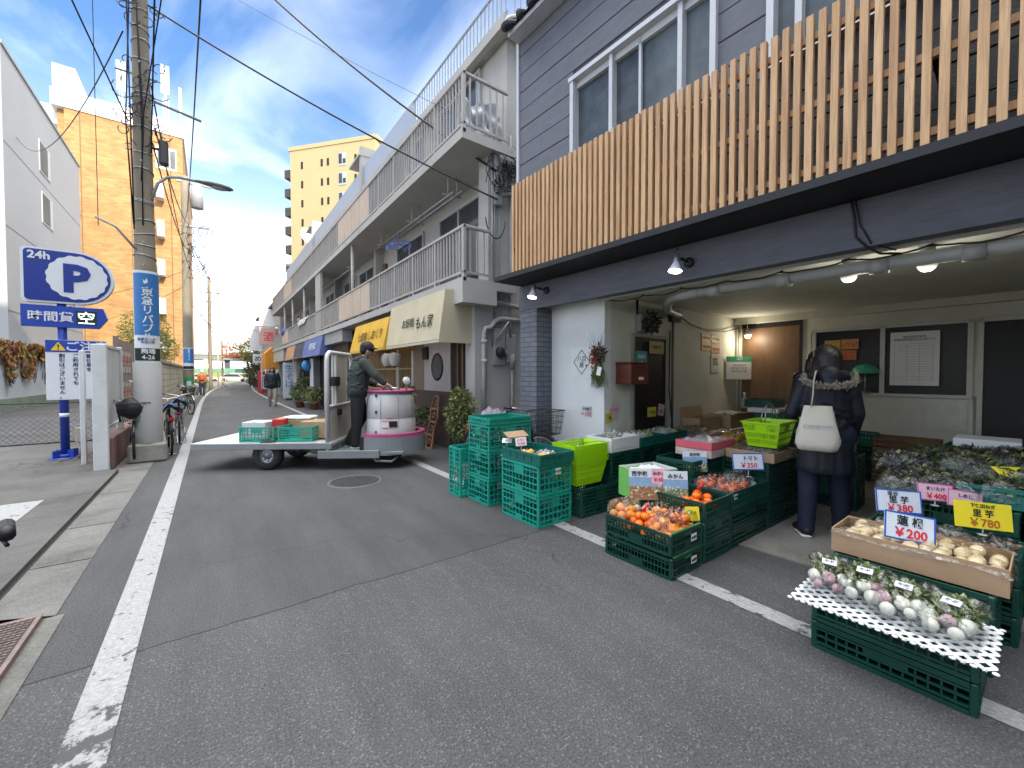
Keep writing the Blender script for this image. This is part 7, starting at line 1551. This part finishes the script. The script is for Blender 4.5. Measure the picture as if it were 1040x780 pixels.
card('yellow card reading 780 yen on the right stall', (3.46, .245, .50), PR, .27, .145, CY, [('下仁田ねぎ', .024, 0, .115, M_ink, .01), ('里 芋', .045, 0, .068, M_ink, .015), ('￥780', .06, .0, .012, mat('brown_red_ink', (.45, .13, .02), .6), .015)], stand=.035, roll=4)
card('yellow card lying flat among the bagged greens', (3.98, .14, .76), PR, .19, .09, CY, [('￥200', .04, 0, .02, M_ink, .01)], tilt=-60, stand=.01)
# ------------------------------------------------------------------ people
M_skin = mat('skin', (.42, .25, .17), .5, .06, 10, .05, ovar=.05); M_hair = mat('black_hair', (.012, .010, .010), .45, .3, 30, .4, 60, stretch=(1, 1, .3))
def capsule(a, p0, r0, p1, r1, n=10): a.tube([Vector(p0), Vector(p0).lerp(Vector(p1), .5), Vector(p1)], [r0, (r0+r1)/2, r1], n); a.ball(p0, r0, n, 6); a.ball(p1, r1, n, 6)
def hand_blobs(wr, d, up, side):
    """palm and five bent fingers; d = pointing direction, up = back of the hand, side = thumb direction"""
    wr, d, up, side = map(Vector, (wr, d, up, side)); d.normalize(); up.normalize(); side.normalize(); b = []
    palm = wr+d*.05; b.append((wr, .024, wr+d*.03, .026)); b += [(wr+d*.03+side*o, .017, wr+d*.085+side*o*1.25, .015) for o in (-.022, 0, .022)]
    for o, l_ in ((.033, .068), (.011, .076), (-.011, .071), (-.032, .056)):
        k = wr+d*.09+side*o; m_ = k+d*l_*.45-up*l_*.14; e = m_+d*l_*.22-up*l_*.38; b.append((k, .0095, m_, .009)); b.append((m_, .009, e, .0075))
    t0 = wr+d*.03+side*.028; t1 = t0+d*.035+side*.028-up*.012; b.append((t0, .013, t1, .0105)); b.append((t1, .0105, t1+d*.025-up*.016+side*.002, .0085)); return b
def person(label, loc, rz, J, s=1., vox=.014, coat=None, coat_c=None, hood=None, trouser_c=None, trouser='regular', hair='short', cap=None, shoe_c=None, scale=1., mask=False, fine_hands=True):
    t = thing('person', label, 'person', loc, rz); t.scale = (scale,)*3
    g = lambda k: Vector(J[k])
    hd = g('head'); nk = g('neck'); sh = (g('shL')+g('shR'))/2; hip = g('hip'); fw = Vector(J.get('look', (0, 1, 0))).normalized(); rt = fw.cross(Vector((0, 0, 1))).normalized(); up = rt.cross(fw)
    B = [(hd+up*.02, .088, hd-up*.03, .078), (hd-up*.05+fw*.02, .062, hd-up*.085+fw*.045, .040), (nk, .055, hd-up*.06-fw*.01, .050), (hip+(sh-hip)*.1, .11, hip+(sh-hip)*.55, .105), (hip+(sh-hip)*.55, .105, hip+(sh-hip)*.85, .105), (g('shL'), .05, g('shR'), .05), (g('hipL'), .11, g('hipR'), .11)]
    B += [(hd+fw*.085-up*.01, .013, hd+fw*.104-up*.028, .015), (hd+rt*.082-up*.015, .017, hd+rt*.085-up*.035, .012), (hd-rt*.082-up*.015, .017, hd-rt*.085-up*.035, .012)]
    for q in 'LR':
        B += [(g('sh'+q), .046, g('el'+q), .041), (g('el'+q), .040, g('wr'+q), .026), (g('hip'+q), .088, g('kn'+q), .056), (g('kn'+q), .055, g('an'+q), .037), (g('an'+q)+Vector((0, -.02, -.03)), .035, g('an'+q)+Vector(J.get('foot'+q, (0, .13, -.055))), .03)]
        wr = g('wr'+q); d = J.get('hd'+q) or (wr-g('el'+q)); B += hand_blobs(wr, d, J.get('hu'+q, (0, -1, 0) if True else 0), J.get('hs'+q, ((1 if q == 'L' else -1)*0.3, .9, 0)))
    remesh_blobs('body', B, M_skin, t, vox if not fine_hands else min(vox, .008), 1)
    a = MB()
    for sgn in (-1, 1): a.ball(hd+fw*.083+rt*.033*sgn+up*.008, .011, 8, 6)
    a.build('eyes', mat('eye_dark', (.02, .015, .012), .2), t, local=True)
    a = MB(); a.tube([hd+fw*.088-rt*.022-up*.058, hd+fw*.096-up*.060, hd+fw*.088+rt*.022-up*.058], .005, 6); a.build('mouth', mat('lips', (.30, .10, .09), .5), t, local=True)
    if mask: a = MB(); a.ball(hd+fw*.068-up*.045, (.062, .05, .045), 14, 9); a.build('face_mask', mat('mask_white', (.7, .72, .74), .6), t, local=True)
    if hair:
        HB = [(hd+up*.035-fw*.012, .095, hd+up*.01-fw*.03, .092)]
        if hair == 'bob': HB += [(hd-fw*.028, .104, hd-up*.095-fw*.025, .098), (hd+rt*.055-fw*.01, .052, hd+rt*.075-up*.10, .045), (hd-rt*.055-fw*.01, .052, hd-rt*.075-up*.10, .045)]
        if hair == 'hat': HB = [(hd+up*.05-fw*.01, .097, hd+up*.03-fw*.01, .102)]
        o = remesh_blobs('hair' if hair != 'hat' else 'hat', HB, M_hair if hair != 'hat' else (cap or M_hair), t, .010, 2)
    if cap is not None and hair != 'hat':
        def ex(mb):
            for k_ in range(7): an = (k_-3)*.22; c = hd+up*.045+(fw*math.cos(an)+rt*math.sin(an))*.12; mb.ball(c, (.035, .035, .010), 8, 5)
        remesh_blobs('cap', [(hd+up*.045, .100, hd+up*.05-fw*.02, .100), (hd+up*.09, .06, hd+up*.092, .06)], cap, t, .010, 2, ex)
    C = coat
    CB = [(hip+(sh-hip)*.05, C['w'], hip+(sh-hip)*.5, C['w']*.97), (hip+(sh-hip)*.5, C['w']*.97, sh+(hip-sh)*.15, C['w']*.98), (g('shL')+Vector((0, 0, .0)), .078, g('shR'), .078), (sh+(hip-sh)*.15, .135, nk-Vector((0, 0, .02)), .08)]
    dx = Vector((.045, 0, 0))
    CB += [(hip+dx+(sh-hip)*.1, C['w']*.88, sh+dx+(hip-sh)*.25, C['w']*.9), (hip-dx+(sh-hip)*.1, C['w']*.88, sh-dx+(hip-sh)*.25, C['w']*.9)]
    if C.get('len'): CB += [(hip+dx, C['w']*.92, hip+dx*1.3-Vector((0, 0, C['len'])), C['w']*.95), (hip-dx, C['w']*.92, hip-dx*1.3-Vector((0, 0, C['len'])), C['w']*.95), (hip, C['w'], hip-Vector((0, 0, C['len'])), C['w'])]
    for q in 'LR':
        we = g('el'+q).lerp(g('wr'+q), C.get('sleeve', .95)); rg_ = random.Random(3)
        CB += [(g('sh'+q), C['a'], g('el'+q), C['a']*.84), (g('el'+q), C['a']*.84, we, C['a']*.66)]
    if C.get('puff'):
        for z in range(7):
            f = z/6.; c = hip.lerp(sh, f*.85)-Vector((0, 0, C.get('len', 0)*(1-f)*.8)); CB.append((c-dx, C['w']*1.02, c+dx, C['w']*1.02))
    rr = random.Random(int(loc[1]*10))
    for _ in range(26):     # folds
        f = rr.random(); c = hip.lerp(sh, f*.8); an = rr.uniform(0, 6.28); p = c+Vector((math.cos(an)*C['w']*1.15, math.sin(an)*C['w']*.92, 0)); dv_ = Vector((-math.sin(an)*.06, math.cos(an)*.06, rr.uniform(-.06, .06))); CB.append((p-dv_, .012, p+dv_, .018))
    co_ = remesh_blobs('coat' if C.get('len', 0) > .2 else 'jacket', CB, coat_c, t, vox*.85, 3)
    if C.get('len', 0) > .2:      # a straight hem
        hz = hip.z-C['len']-.045
        for v in co_.data.vertices:
            if v.co.z < hz: v.co.z = hz+(v.co.z-hz)*.04
            if v.co.z < hip.z: k_ = (hip.z-v.co.z)/(hip.z-hz); v.co.x = hip.x+(v.co.x-hip.x)*(1+.10*k_); v.co.y = hip.y+(v.co.y-hip.y)*(1+.06*k_)
    if hood == 'down': remesh_blobs('hood', [(nk+Vector((-.08, -.05, -.01)), .042, nk+Vector((0, -.105, -.03)), .05), (nk+Vector((.08, -.05, -.01)), .042, nk+Vector((0, -.105, -.03)), .05), (nk+Vector((0, -.10, -.03)), .055, nk+Vector((0, -.12, -.13)), .045), (nk+Vector((-.07, .03, .0)), .03, nk+Vector((-.08, -.05, -.0)), .04), (nk+Vector((.07, .03, .0)), .03, nk+Vector((.08, -.05, 0)), .04)], coat_c, t, .010, 2)
    if hood == 'fur':
        remesh_blobs('hood', [(nk+Vector((-.10, -.05, -.02)), .055, nk+Vector((0, -.12, -.03)), .065), (nk+Vector((.10, -.05, -.02)), .055, nk+Vector((0, -.12, -.03)), .065), (nk+Vector((0, -.09, -.01)), .085, nk+Vector((0, -.10, -.02)), .09), (nk+Vector((0, -.10, -.02)), .09, nk+Vector((0, -.125, -.07)), .07)], coat_c, t, .011, 3)
        a = MB(); r_ = random.Random(6); M_fur = mat('fur_trim', (.42, .37, .30), .9, .3, 30)
        for i in range(2400):
            th = r_.uniform(-2.0, 2.0); c = nk+Vector((.172*math.sin(th), -.05-.138*math.cos(th*.72), -.045-.085*math.cos(th*.8)+.03))+Vector((r_.gauss(0, .008), r_.gauss(0, .008), r_.gauss(0, .010))); d_ = Vector((r_.gauss(0, 1), r_.gauss(0, 1)-.5, r_.gauss(0, 1))).normalized()*r_.uniform(.018, .032); w_ = d_.cross(Vector((r_.random(), r_.random(), 1))).normalized()*.005; a.raw([c+w_, c-w_, c+d_], [(0, 1, 2)])
        a.build('fur_trim', M_fur, t, local=True)
    tw = 1.12 if trouser == 'regular' else 1.22; TB = [(g('hipL'), .118*tw*.95, g('hipR'), .118*tw*.95)]
    for q in 'LR':
        TB += [(g('hip'+q), .105*tw*.95, g('kn'+q), .070*tw), (g('kn'+q), .070*tw, g('an'+q)+Vector((0, 0, .03)), .055*tw), (g('an'+q)+Vector((0, 0, .03)), .056*tw, g('an'+q)-Vector((0, 0, .02)), .058*tw)]
        for k_ in range(4): c = g('kn'+q).lerp(g('an'+q), .35+.18*k_); TB.append((c+Vector((-.05, .01*(-1)**k_, 0)), .020, c+Vector((.05, 0, .02)), .020))
    remesh_blobs('trousers', TB, trouser_c, t, vox*.85, 3)
    for q in 'LR':
        an = g('an'+q); f = Vector(J.get('foot'+q, (0, .13, -.055))); o = remesh_blobs('shoe', [(an+Vector((0, -.03, -.04)), .046, an+f*.6+Vector((0, 0, -.012)), .044), (an+f*.6+Vector((0, 0, -.012)), .044, an+f*1.05, .036)], shoe_c or M_black, t, .009, 2)
        a = MB(); pts = [an+Vector((0, -.075, -.078)), an+f*.5+Vector((0, 0, -.053)), an+f*1.25+Vector((0, 0, -.024))]; a.tube(pts, [.038, .044, .036], 12, flat=.35); a.build('sole', mat('white_sole', (.6, .6, .58), .6, .05), o, local=True)
    return t
STAND = dict(head=(0, .01, 1.545), neck=(0, -.01, 1.40), shL=(-.165, 0, 1.345), shR=(.165, 0, 1.345), elL=(-.23, -.02, 1.08), elR=(.23, -.02, 1.08), wrL=(-.24, .06, .84), wrR=(.24, .06, .84), hip=(0, 0, .92), hipL=(-.085, 0, .87), hipR=(.085, 0, .87), knL=(-.10, .02, .48), knR=(.10, .02, .48), anL=(-.11, -.02, .09), anR=(.11, -.02, .09))
def pose(**k): d = dict(STAND); d.update(k); return d
# shopper seen from behind, basket on her left forearm
M_navy = mat('navy_padded_cloth', (.010, .013, .020), .55, .25, 9, .35, 25); M_jean = mat('dark_denim', (.012, .016, .035), .8, .2, 14, .2, 80)
sp_loc, sp_rz = (4.20, 1.19, .012), -66
person('shopper in a long navy fur trimmed hooded coat, seen from behind', sp_loc, sp_rz,
       pose(head=(.0, .045, 1.515), neck=(0, 0, 1.39), look=(-.25, 1, -.25), shL=(-.145, 0, 1.33), shR=(.145, 0, 1.33), elL=(-.235, .03, 1.05), wrL=(-.215, .25, 1.08), hdL=(-.1, 1, .1), huL=(0, 0, 1), hsL=(.9, .2, 0), elR=(.205, .02, 1.06), wrR=(.19, .12, .85), anL=(-.13, -.05, .09), anR=(.13, .10, .09), knL=(-.115, .0, .47), knR=(.115, .1, .47), footL=(-.05, .14, -.055)),
       vox=.012, coat=dict(w=.138, a=.070, len=.32), coat_c=M_navy, hood='fur', trouser_c=M_jean, hair='bob', scale=1.0)
SPM = TR(*sp_loc, sp_rz)
M_tote = mat('cream_canvas', (.58, .54, .44), .8, .05, 8, .2, 60)
t = thing('tote_bag', 'cream canvas tote bag with faint blue lettering hanging at the shopper\'s left side', 'bag', SPM @ Vector((-.085, -.215, .76)), sp_rz-6)
a = MB(); n = 26; prof = [(0, .105, .02), (.012, .13, .05), (.06, .142, .065), (.10, .144, .06), (.15, .138, .062), (.24, .122, .042), (.32, .10, .03), (.37, .088, .016)]; vs = []; fs = []
for z, hw, hd_ in prof:
    for j in range(n): th = 2*math.pi*j/n; c, s_ = math.cos(th), math.sin(th); k = 1+.05*math.sin(th*4+z*22)+.03*math.sin(th*9-z*40); vs.append((hw*abs(c)**.6*(1 if c > 0 else -1)*k, hd_*abs(s_)**.8*(1 if s_ > 0 else -1)*k, z))
for i in range(len(prof)-1):
    for j in range(n): k = (j+1) % n; fs.append((i*n+j, i*n+k, (i+1)*n+k, (i+1)*n+j))
fs.append(tuple(range(n-1, -1, -1))); a.raw(vs, fs, True); a.build('bag', M_tote, t, local=True)
a = MB()
for s_ in (-1, 1): a.tube([(-.045, s_*.015, .36), (-.035, s_*.02, .45), (-.03, s_*.02+.03, .57), (-.02, s_*.03+.09, .635), (0, .17, .64)], .024, 8, flat=.22)
a.build('strap', M_tote, t, local=True); text('greengrocer', .04, mat('faded_blue_print', (.30, .36, .45), .8), t, TR(0, -.066, .20, 0, 84), local=True)
wl = SPM @ Vector((-.235, .30, 1.02)); basket('lime shopping basket held by the shopper over the brown bean carton', (4.43, 1.72, .70), 4, None)
# clerk half hidden behind the shopper
person('masked clerk with brown hair in dark clothes, mostly hidden behind the shopper', (5.95, 1.80, .012), 125, pose(elL=(-.24, .1, 1.1), wrL=(-.1, .3, 1.05), elR=(.24, .1, 1.1), wrR=(.1, .3, 1.05)), vox=.018, coat=dict(w=.15, a=.07), coat_c=M_navy, trouser_c=M_jean, hair='bob', mask=True, fine_hands=False)
# two people far down the street
M_pad = mat('black_padded_jacket', (.012, .014, .020), .5, .2, 8, .4, 20); M_beige = mat('beige_cotton', (.34, .29, .23), .85, .1, 8, .1)
person('person in a black padded jacket and beige trousers walking this way beyond the cart', (2.14, 20.2, 0), 172, pose(anL=(-.10, .12, .10), anR=(.11, -.12, .09), knL=(-.10, .1, .49), knR=(.1, .0, .48)), vox=.02, coat=dict(w=.185, a=.10, len=.02), coat_c=M_pad, trouser_c=M_beige, hair='bob', scale=1.02, fine_hands=False)
tp = person('person in a brown jacket with a red backpack walking away on the left line', (-.42, 32.5, 0), 0, pose(anL=(-.08, .1, .1), anR=(.08, -.12, .09)), vox=.022, coat=dict(w=.18, a=.09), coat_c=mat('brown_jacket', (.22, .13, .05), .8, .2, 6), trouser_c=M_jean, hair='hat', cap=mat('white_hat', (.6, .6, .58), .8), fine_hands=False)
t = thing('backpack', 'orange red backpack on the far walker in the brown jacket', 'bag', (-.42, 32.3, .98)); a = MB(); a.bbox(-.14, .14, -.09, .07, 0, .38, .05); a.build('pack', mat('red_backpack', (.45, .06, .03), .6, .1), t, local=True); a = MB(); a.bbox(-.10, .10, -.13, -.088, .03, .2, .02); a.build('pocket', mat('red_backpack_dark', (.3, .04, .03), .6), t, local=True)
# ------------------------------------------------------------------ electric platform cart
CA = math.degrees(math.atan2(-.555, .832)); CM = TR(-.26, 7.41, 0, CA)
cart = thing('platform_cart', 'grey and white stand-on electric cart with a round white motor drum', 'cart', (-.26, 7.41, 0), CA)
M_cg1 = mat('cart_grey', (.20, .215, .22), .45, .08, 4, .06, dirt=.25); M_alu = mat('deck_aluminium', (.52, .53, .53), .4, .08, 6, .08, metal=.3, dirt=.3, dirtc=(.3, .3, .29)); M_cw = mat('cart_white', (.52, .52, .50), .38, .05, 3, .03, coat=.1, dirt=.3, dirtc=(.36, .35, .32)); M_cpink = mat('cart_pink', (.40, .07, .18), .35, .05)
B = lambda: MB(CM)
a = B(); a.bbox(0, 2.0, 0, 1.12, .352, .398, .008); a.box(0.0, 1.95, -.004, 0, .34, .40); a.build('deck', M_alu, cart)
a = B(); a.bbox(.02, 2.0, -.006, .03, .31, .395, .004); a.bbox(.02, 2.0, 1.09, 1.125, .31, .395, .004); a.bbox(.15, 2.0, .30, .38, .27, .35, .005); a.bbox(.15, 2.0, .74, .82, .27, .35, .005); a.bbox(.02, .06, .03, 1.09, .31, .352, .004); a.build('chassis', M_cg1, cart)
a = B(); a.bbox(1.80, 3.02, .02, 1.10, .215, .262, .006); a.bbox(1.80, 2.68, -.012, .02, .17, .285, .006); a.box(1.92, 1.97, .0, 1.1, .262, .352); a.build('platform', M_cg1, cart)
def wheelc(x, y, nm='wheel'):
    a = B(); X = TR(x, y, .215, 0, 90); a.lathe([(.11, -.07), (.155, -.075), (.20, -.06), (.215, -.03), (.215, .03), (.20, .06), (.155, .075), (.11, .07)], 32, X); w_ = a.build(nm, M_tyre, cart)
    a = B(); a.lathe([(0, .045), (.03, .05), (.045, .03), (.10, .02), (.115, .065), (.118, -.06), (.1, -.03), (0, -.03)], 24, X); a.build('rim', mat('wheel_rim', (.25, .25, .25), .4, metal=.8), w_)
    a = B(); [a.cyl(X @ Vector((.072*math.cos(k*.785), .072*math.sin(k*.785), .02)), X @ Vector((.072*math.cos(k*.785), .072*math.sin(k*.785), .030)), .010, 8) for k in range(8)]
    a.T = Matrix() if False else a.T
    a = MB(CM @ X); [a.lathe([(0, .034), (.012, .034), (.012, .018)], 8, TR(.074*math.cos(k*.785), .074*math.sin(k*.785), 0)) for k in range(8)]; a.build('wheel_nuts', mat('bright_steel', (.75, .75, .75), .25, metal=.9), w_)
wheelc(1.05, .10); wheelc(1.05, 1.02); wheelc(2.70, .55, 'front_wheel')
a = B(); a.cyl((1.05, .1, .215), (1.05, 1.02, .215), .035, 10); a.box(.8, 1.3, .32, .36, .22, .30); a.box(.8, 1.3, .76, .80, .22, .30); a.tube([(1.3, .5, .23), (1.75, .5, .23)], .06, 10); a.bbox(1.55, 1.85, .3, .8, .18, .3, .02); a.tube([(2.55, .08, .2), (2.62, .05, .12), (2.85, .05, .11), (2.92, .12, .17)], .018, 8); a.build('axle', M_cg1, cart)
cx, cy = 2.72, .55
a = B(); X = TR(cx, cy, 0)
a.lathe([(.345, .26), (.375, .30), (.38, .50), (.375, .70), (.365, .715), (.365, .725), (.372, .735), (.362, .92), (.352, 1.07), (.33, 1.105), (.28, 1.115), (0, 1.118)], 48, X); drum = a.build('motor_drum', M_cw, cart)
a = B(); a.lathe([(.352, 1.112), (.37, 1.12), (.375, 1.145), (.35, 1.16), (.30, 1.15), (.30, 1.12)], 48, X); a.build('steering_ring', M_cpink, cart)
a = B(); a.lathe([(0, 1.13), (.27, 1.13), (.29, 1.119)], 32, X); a.cyl((cx-.05, cy, 1.12), (cx-.05, cy, 1.18), .09, 18); a.build('dashboard', mat('dash_dark', (.05, .045, .05), .4), cart)
# panel seams, latches and lettering on the drum
a = MB(CM @ X)
for th in (-150, -100, -60, -20): c, s_ = math.cos(R(th)), math.sin(R(th)); a.box(-.002, .002, -.004, .002, .33, 1.05, TR(.374*c, .374*s_, 0, th+90))
a.build('panel_seam', M_cg1, drum)
for z in (.50, .80, 1.05): 
    a = MB(CM @ X); th = -112; a.box(-.012, .012, -.012, .004, z, z+.045, TR(.368*math.cos(R(th)), .368*math.sin(R(th)), 0, th+90)); a.build('latch', M_black, drum)
a = MB(CM @ X); th = -72; a.box(-.06, .06, -.012, .002, .60, .69, TR(.378*math.cos(R(th)), .378*math.sin(R(th)), 0, th+90)); a.build('number_plate', M_dark, drum)
a = MB(CM @ X)
for th, z in ((-90, .69), (-90, .585), (-80, .73)): a.box(-.05, .05, -.005, .0, z, z+.010, TR(.379*math.cos(R(th)), .379*math.sin(R(th)), 0, th+90))
a.build('red_stripe', M_red, drum)
def band(r0, r1, z0, z1, a0, a1, n=30):
    a = MB(CM @ X); vs = []
    for i in range(n+1):
        th = R(a0+(a1-a0)*i/n)
        for r_, z in ((r0, z0), (r1, z0), (r1, z1), (r0, z1)): vs.append((r_*math.cos(th), r_*math.sin(th), z))
    fs = [(i*4+j, i*4+4+j, i*4+4+(j+1) % 4, i*4+(j+1) % 4) for i in range(n) for j in range(4)]+[(0, 1, 2, 3), (n*4+3, n*4+2, n*4+1, n*4)]; a.raw(vs, fs, False); return a
band(.46, .53, .20, .46, -128, 128).build('bumper', M_cg1, cart); band(.44, .525, .462, .51, -128, 128).build('bumper_stripe', M_cpink, cart)
a = MB(CM @ X); a.box(-.36, -.30, -.44, -.40, .262, .46); a.box(-.36, -.30, .40, .44, .262, .46); a.split('bumper_bracket', M_dark, cart)
hp = TR(1.82, 6.55, 0, -100) @ Vector((.38, .47, 1.215)); hl = CM.inverted() @ hp
a = B(); a.tube([(hl.x-.02, hl.y+.26, 1.16), (hl.x-.0, hl.y+.1, 1.19), (hl.x, hl.y-.05, 1.20), (hl.x+.06, hl.y-.14, 1.19), (hl.x+.16, hl.y-.12, 1.18)], .014, 8); a.tube([(hl.x, hl.y+.12, 1.12), (hl.x, hl.y+.1, 1.19)], .012, 8); a.build('handle_bar', M_chrome, cart)
a = B(); a.tube([(3.0, .25, 1.12), (3.05, .2, 1.2), (3.06, .12, 1.27)], .009, 8); m_ = a.build('mirror', M_chrome, cart); a = MB(CM @ TR(3.06, .10, 1.30, 40, 75)); a.lathe([(0, .012), (.055, .01), (.062, 0), (.055, -.01), (0, -.012)], 20); a.build('mirror_disc', M_cw, m_)
# guard frame between deck and platform
a = B(); gx = 1.93; a.tube([(gx, .03, .26), (gx, .03, 1.60), (gx, .05, 1.68), (gx, .13, 1.72), (gx, .95, 1.72), (gx, 1.03, 1.68), (gx, 1.05, 1.60), (gx, 1.05, .26)], .032, 12); a.tube([(gx, .05, .92), (gx, 1.04, .92)], .022, 8); a.build('guard_frame', M_cw, cart)
a = B()
for y in (.25, .36, .80): a.bbox(gx-.015, gx+.015, y-.02, y+.02, .93, 1.70, .004)
a.build('guard_bar', M_cw, cart)
a = B(); a.box(gx-.006, gx+.006, .07, 1.01, .30, .91); a.box(gx-.004, gx+.004, .40, .78, .95, 1.68); a.build('guard_panel', mat('guard_sheet', (.42, .40, .36), .5, .1, 4), cart)
a = B(); a.bbox(gx-.05, gx+.05, .22, .42, 1.22, 1.36, .008); a.bbox(gx-.04, gx+.04, .40, .52, .76, .86, .008); a.build('control_box', M_dark, cart)
# load on the deck
GT2 = 'teal crates on the cart'
for i, (x, l_) in enumerate(((.85, 'open teal crate at the rear of the cart deck, holding the white box'), (1.40, 'ribbed teal crate on the cart deck next to the guard frame'))):
    p = CM @ Vector((x+.02, .40, .40)); crate('c', l_, tuple(p), CA+90, M_teal, (.56 if True else 0, .50, .22), ('lattice', 'bars')[i], GT2)
crate('c', 'far teal crate on the cart deck behind the open one', tuple(CM @ Vector((.95, .86, .40))), CA+90, M_teal, (.30, .56, .22), 'lattice', GT2)
p = CM @ Vector((.78, .38, .42)); carton('white printed carton sticking out of the rear cart crate', tuple(p), CA, (.34, .34, .26), None, mat('white_carton', (.55, .56, .56), .6, .05), False, words=('りんご', .1, mat('grey_ink', (.3, .3, .32), .6)))
p = CM @ Vector((1.04, .5, .43)); carton('red carton standing behind the white one on the cart', tuple(p), CA+12, (.16, .36, .28), None, mat('red_carton', (.5, .03, .03), .5, .08), False)
p = CM @ Vector((1.22, .72, .42)); carton('long brown carton across the crates on the cart', tuple(p), CA, (.34, .34, .25), None, None, False); p = CM @ Vector((1.60, .55, .42)); carton('brown carton beside the guard frame on the cart', tuple(p), CA, (.40, .44, .25), None, None, False)
p = CM @ Vector((1.22, .74, .672)); t = thing('foam_slab', 'pale green foam slab lying on the brown carton of the cart', 'foam slab', p, CA); a = MB(); a.bbox(-.22, .22, -.17, .17, 0, .05, .02); a.build('lid', mat('pale_mint_foam', (.50, .62, .56), .6), t, local=True)
# rider
M_hoodie = mat('dark_green_hoodie', (.040, .052, .046), .9, .15, 10, .3, 50); M_blkp = mat('black_track_cloth', (.014, .014, .016), .75, .2, 10, .25, 30)
person('man in a dark green hoodie, black trousers and black cap driving the platform cart', (1.82, 6.55, .262), -100,
       pose(hip=(.02, .02, .90), hipL=(-.07, .02, .85), hipR=(.10, .02, .85), head=(.08, .17, 1.50), neck=(.07, .10, 1.375), look=(.15, 1, -.1), shL=(-.12, .07, 1.30), shR=(.23, .10, 1.31), elR=(.34, .25, 1.12), wrR=(.36, .385, .985), hdR=(.05, 1, -.35), huR=(0, .3, 1), hsR=(-1, 0, 0), elL=(-.22, .14, 1.04), wrL=(-.10, .34, .96), hdL=(.2, 1, -.1), huL=(0, .2, 1), hsL=(1, 0, 0), knL=(-.09, .10, .46), knR=(.13, .0, .46), anL=(-.10, -.08, .09), anR=(.12, -.02, .09), footR=(.03, .14, -.055), footL=(-.02, .14, -.055)),
       vox=.010, coat=dict(w=.158, a=.078, len=.04, sleeve=.80), coat_c=M_hoodie, hood='down', trouser_c=M_blkp, trouser='wide', hair='short', cap=mat('black_cap', (.014, .014, .018), .7, .1))
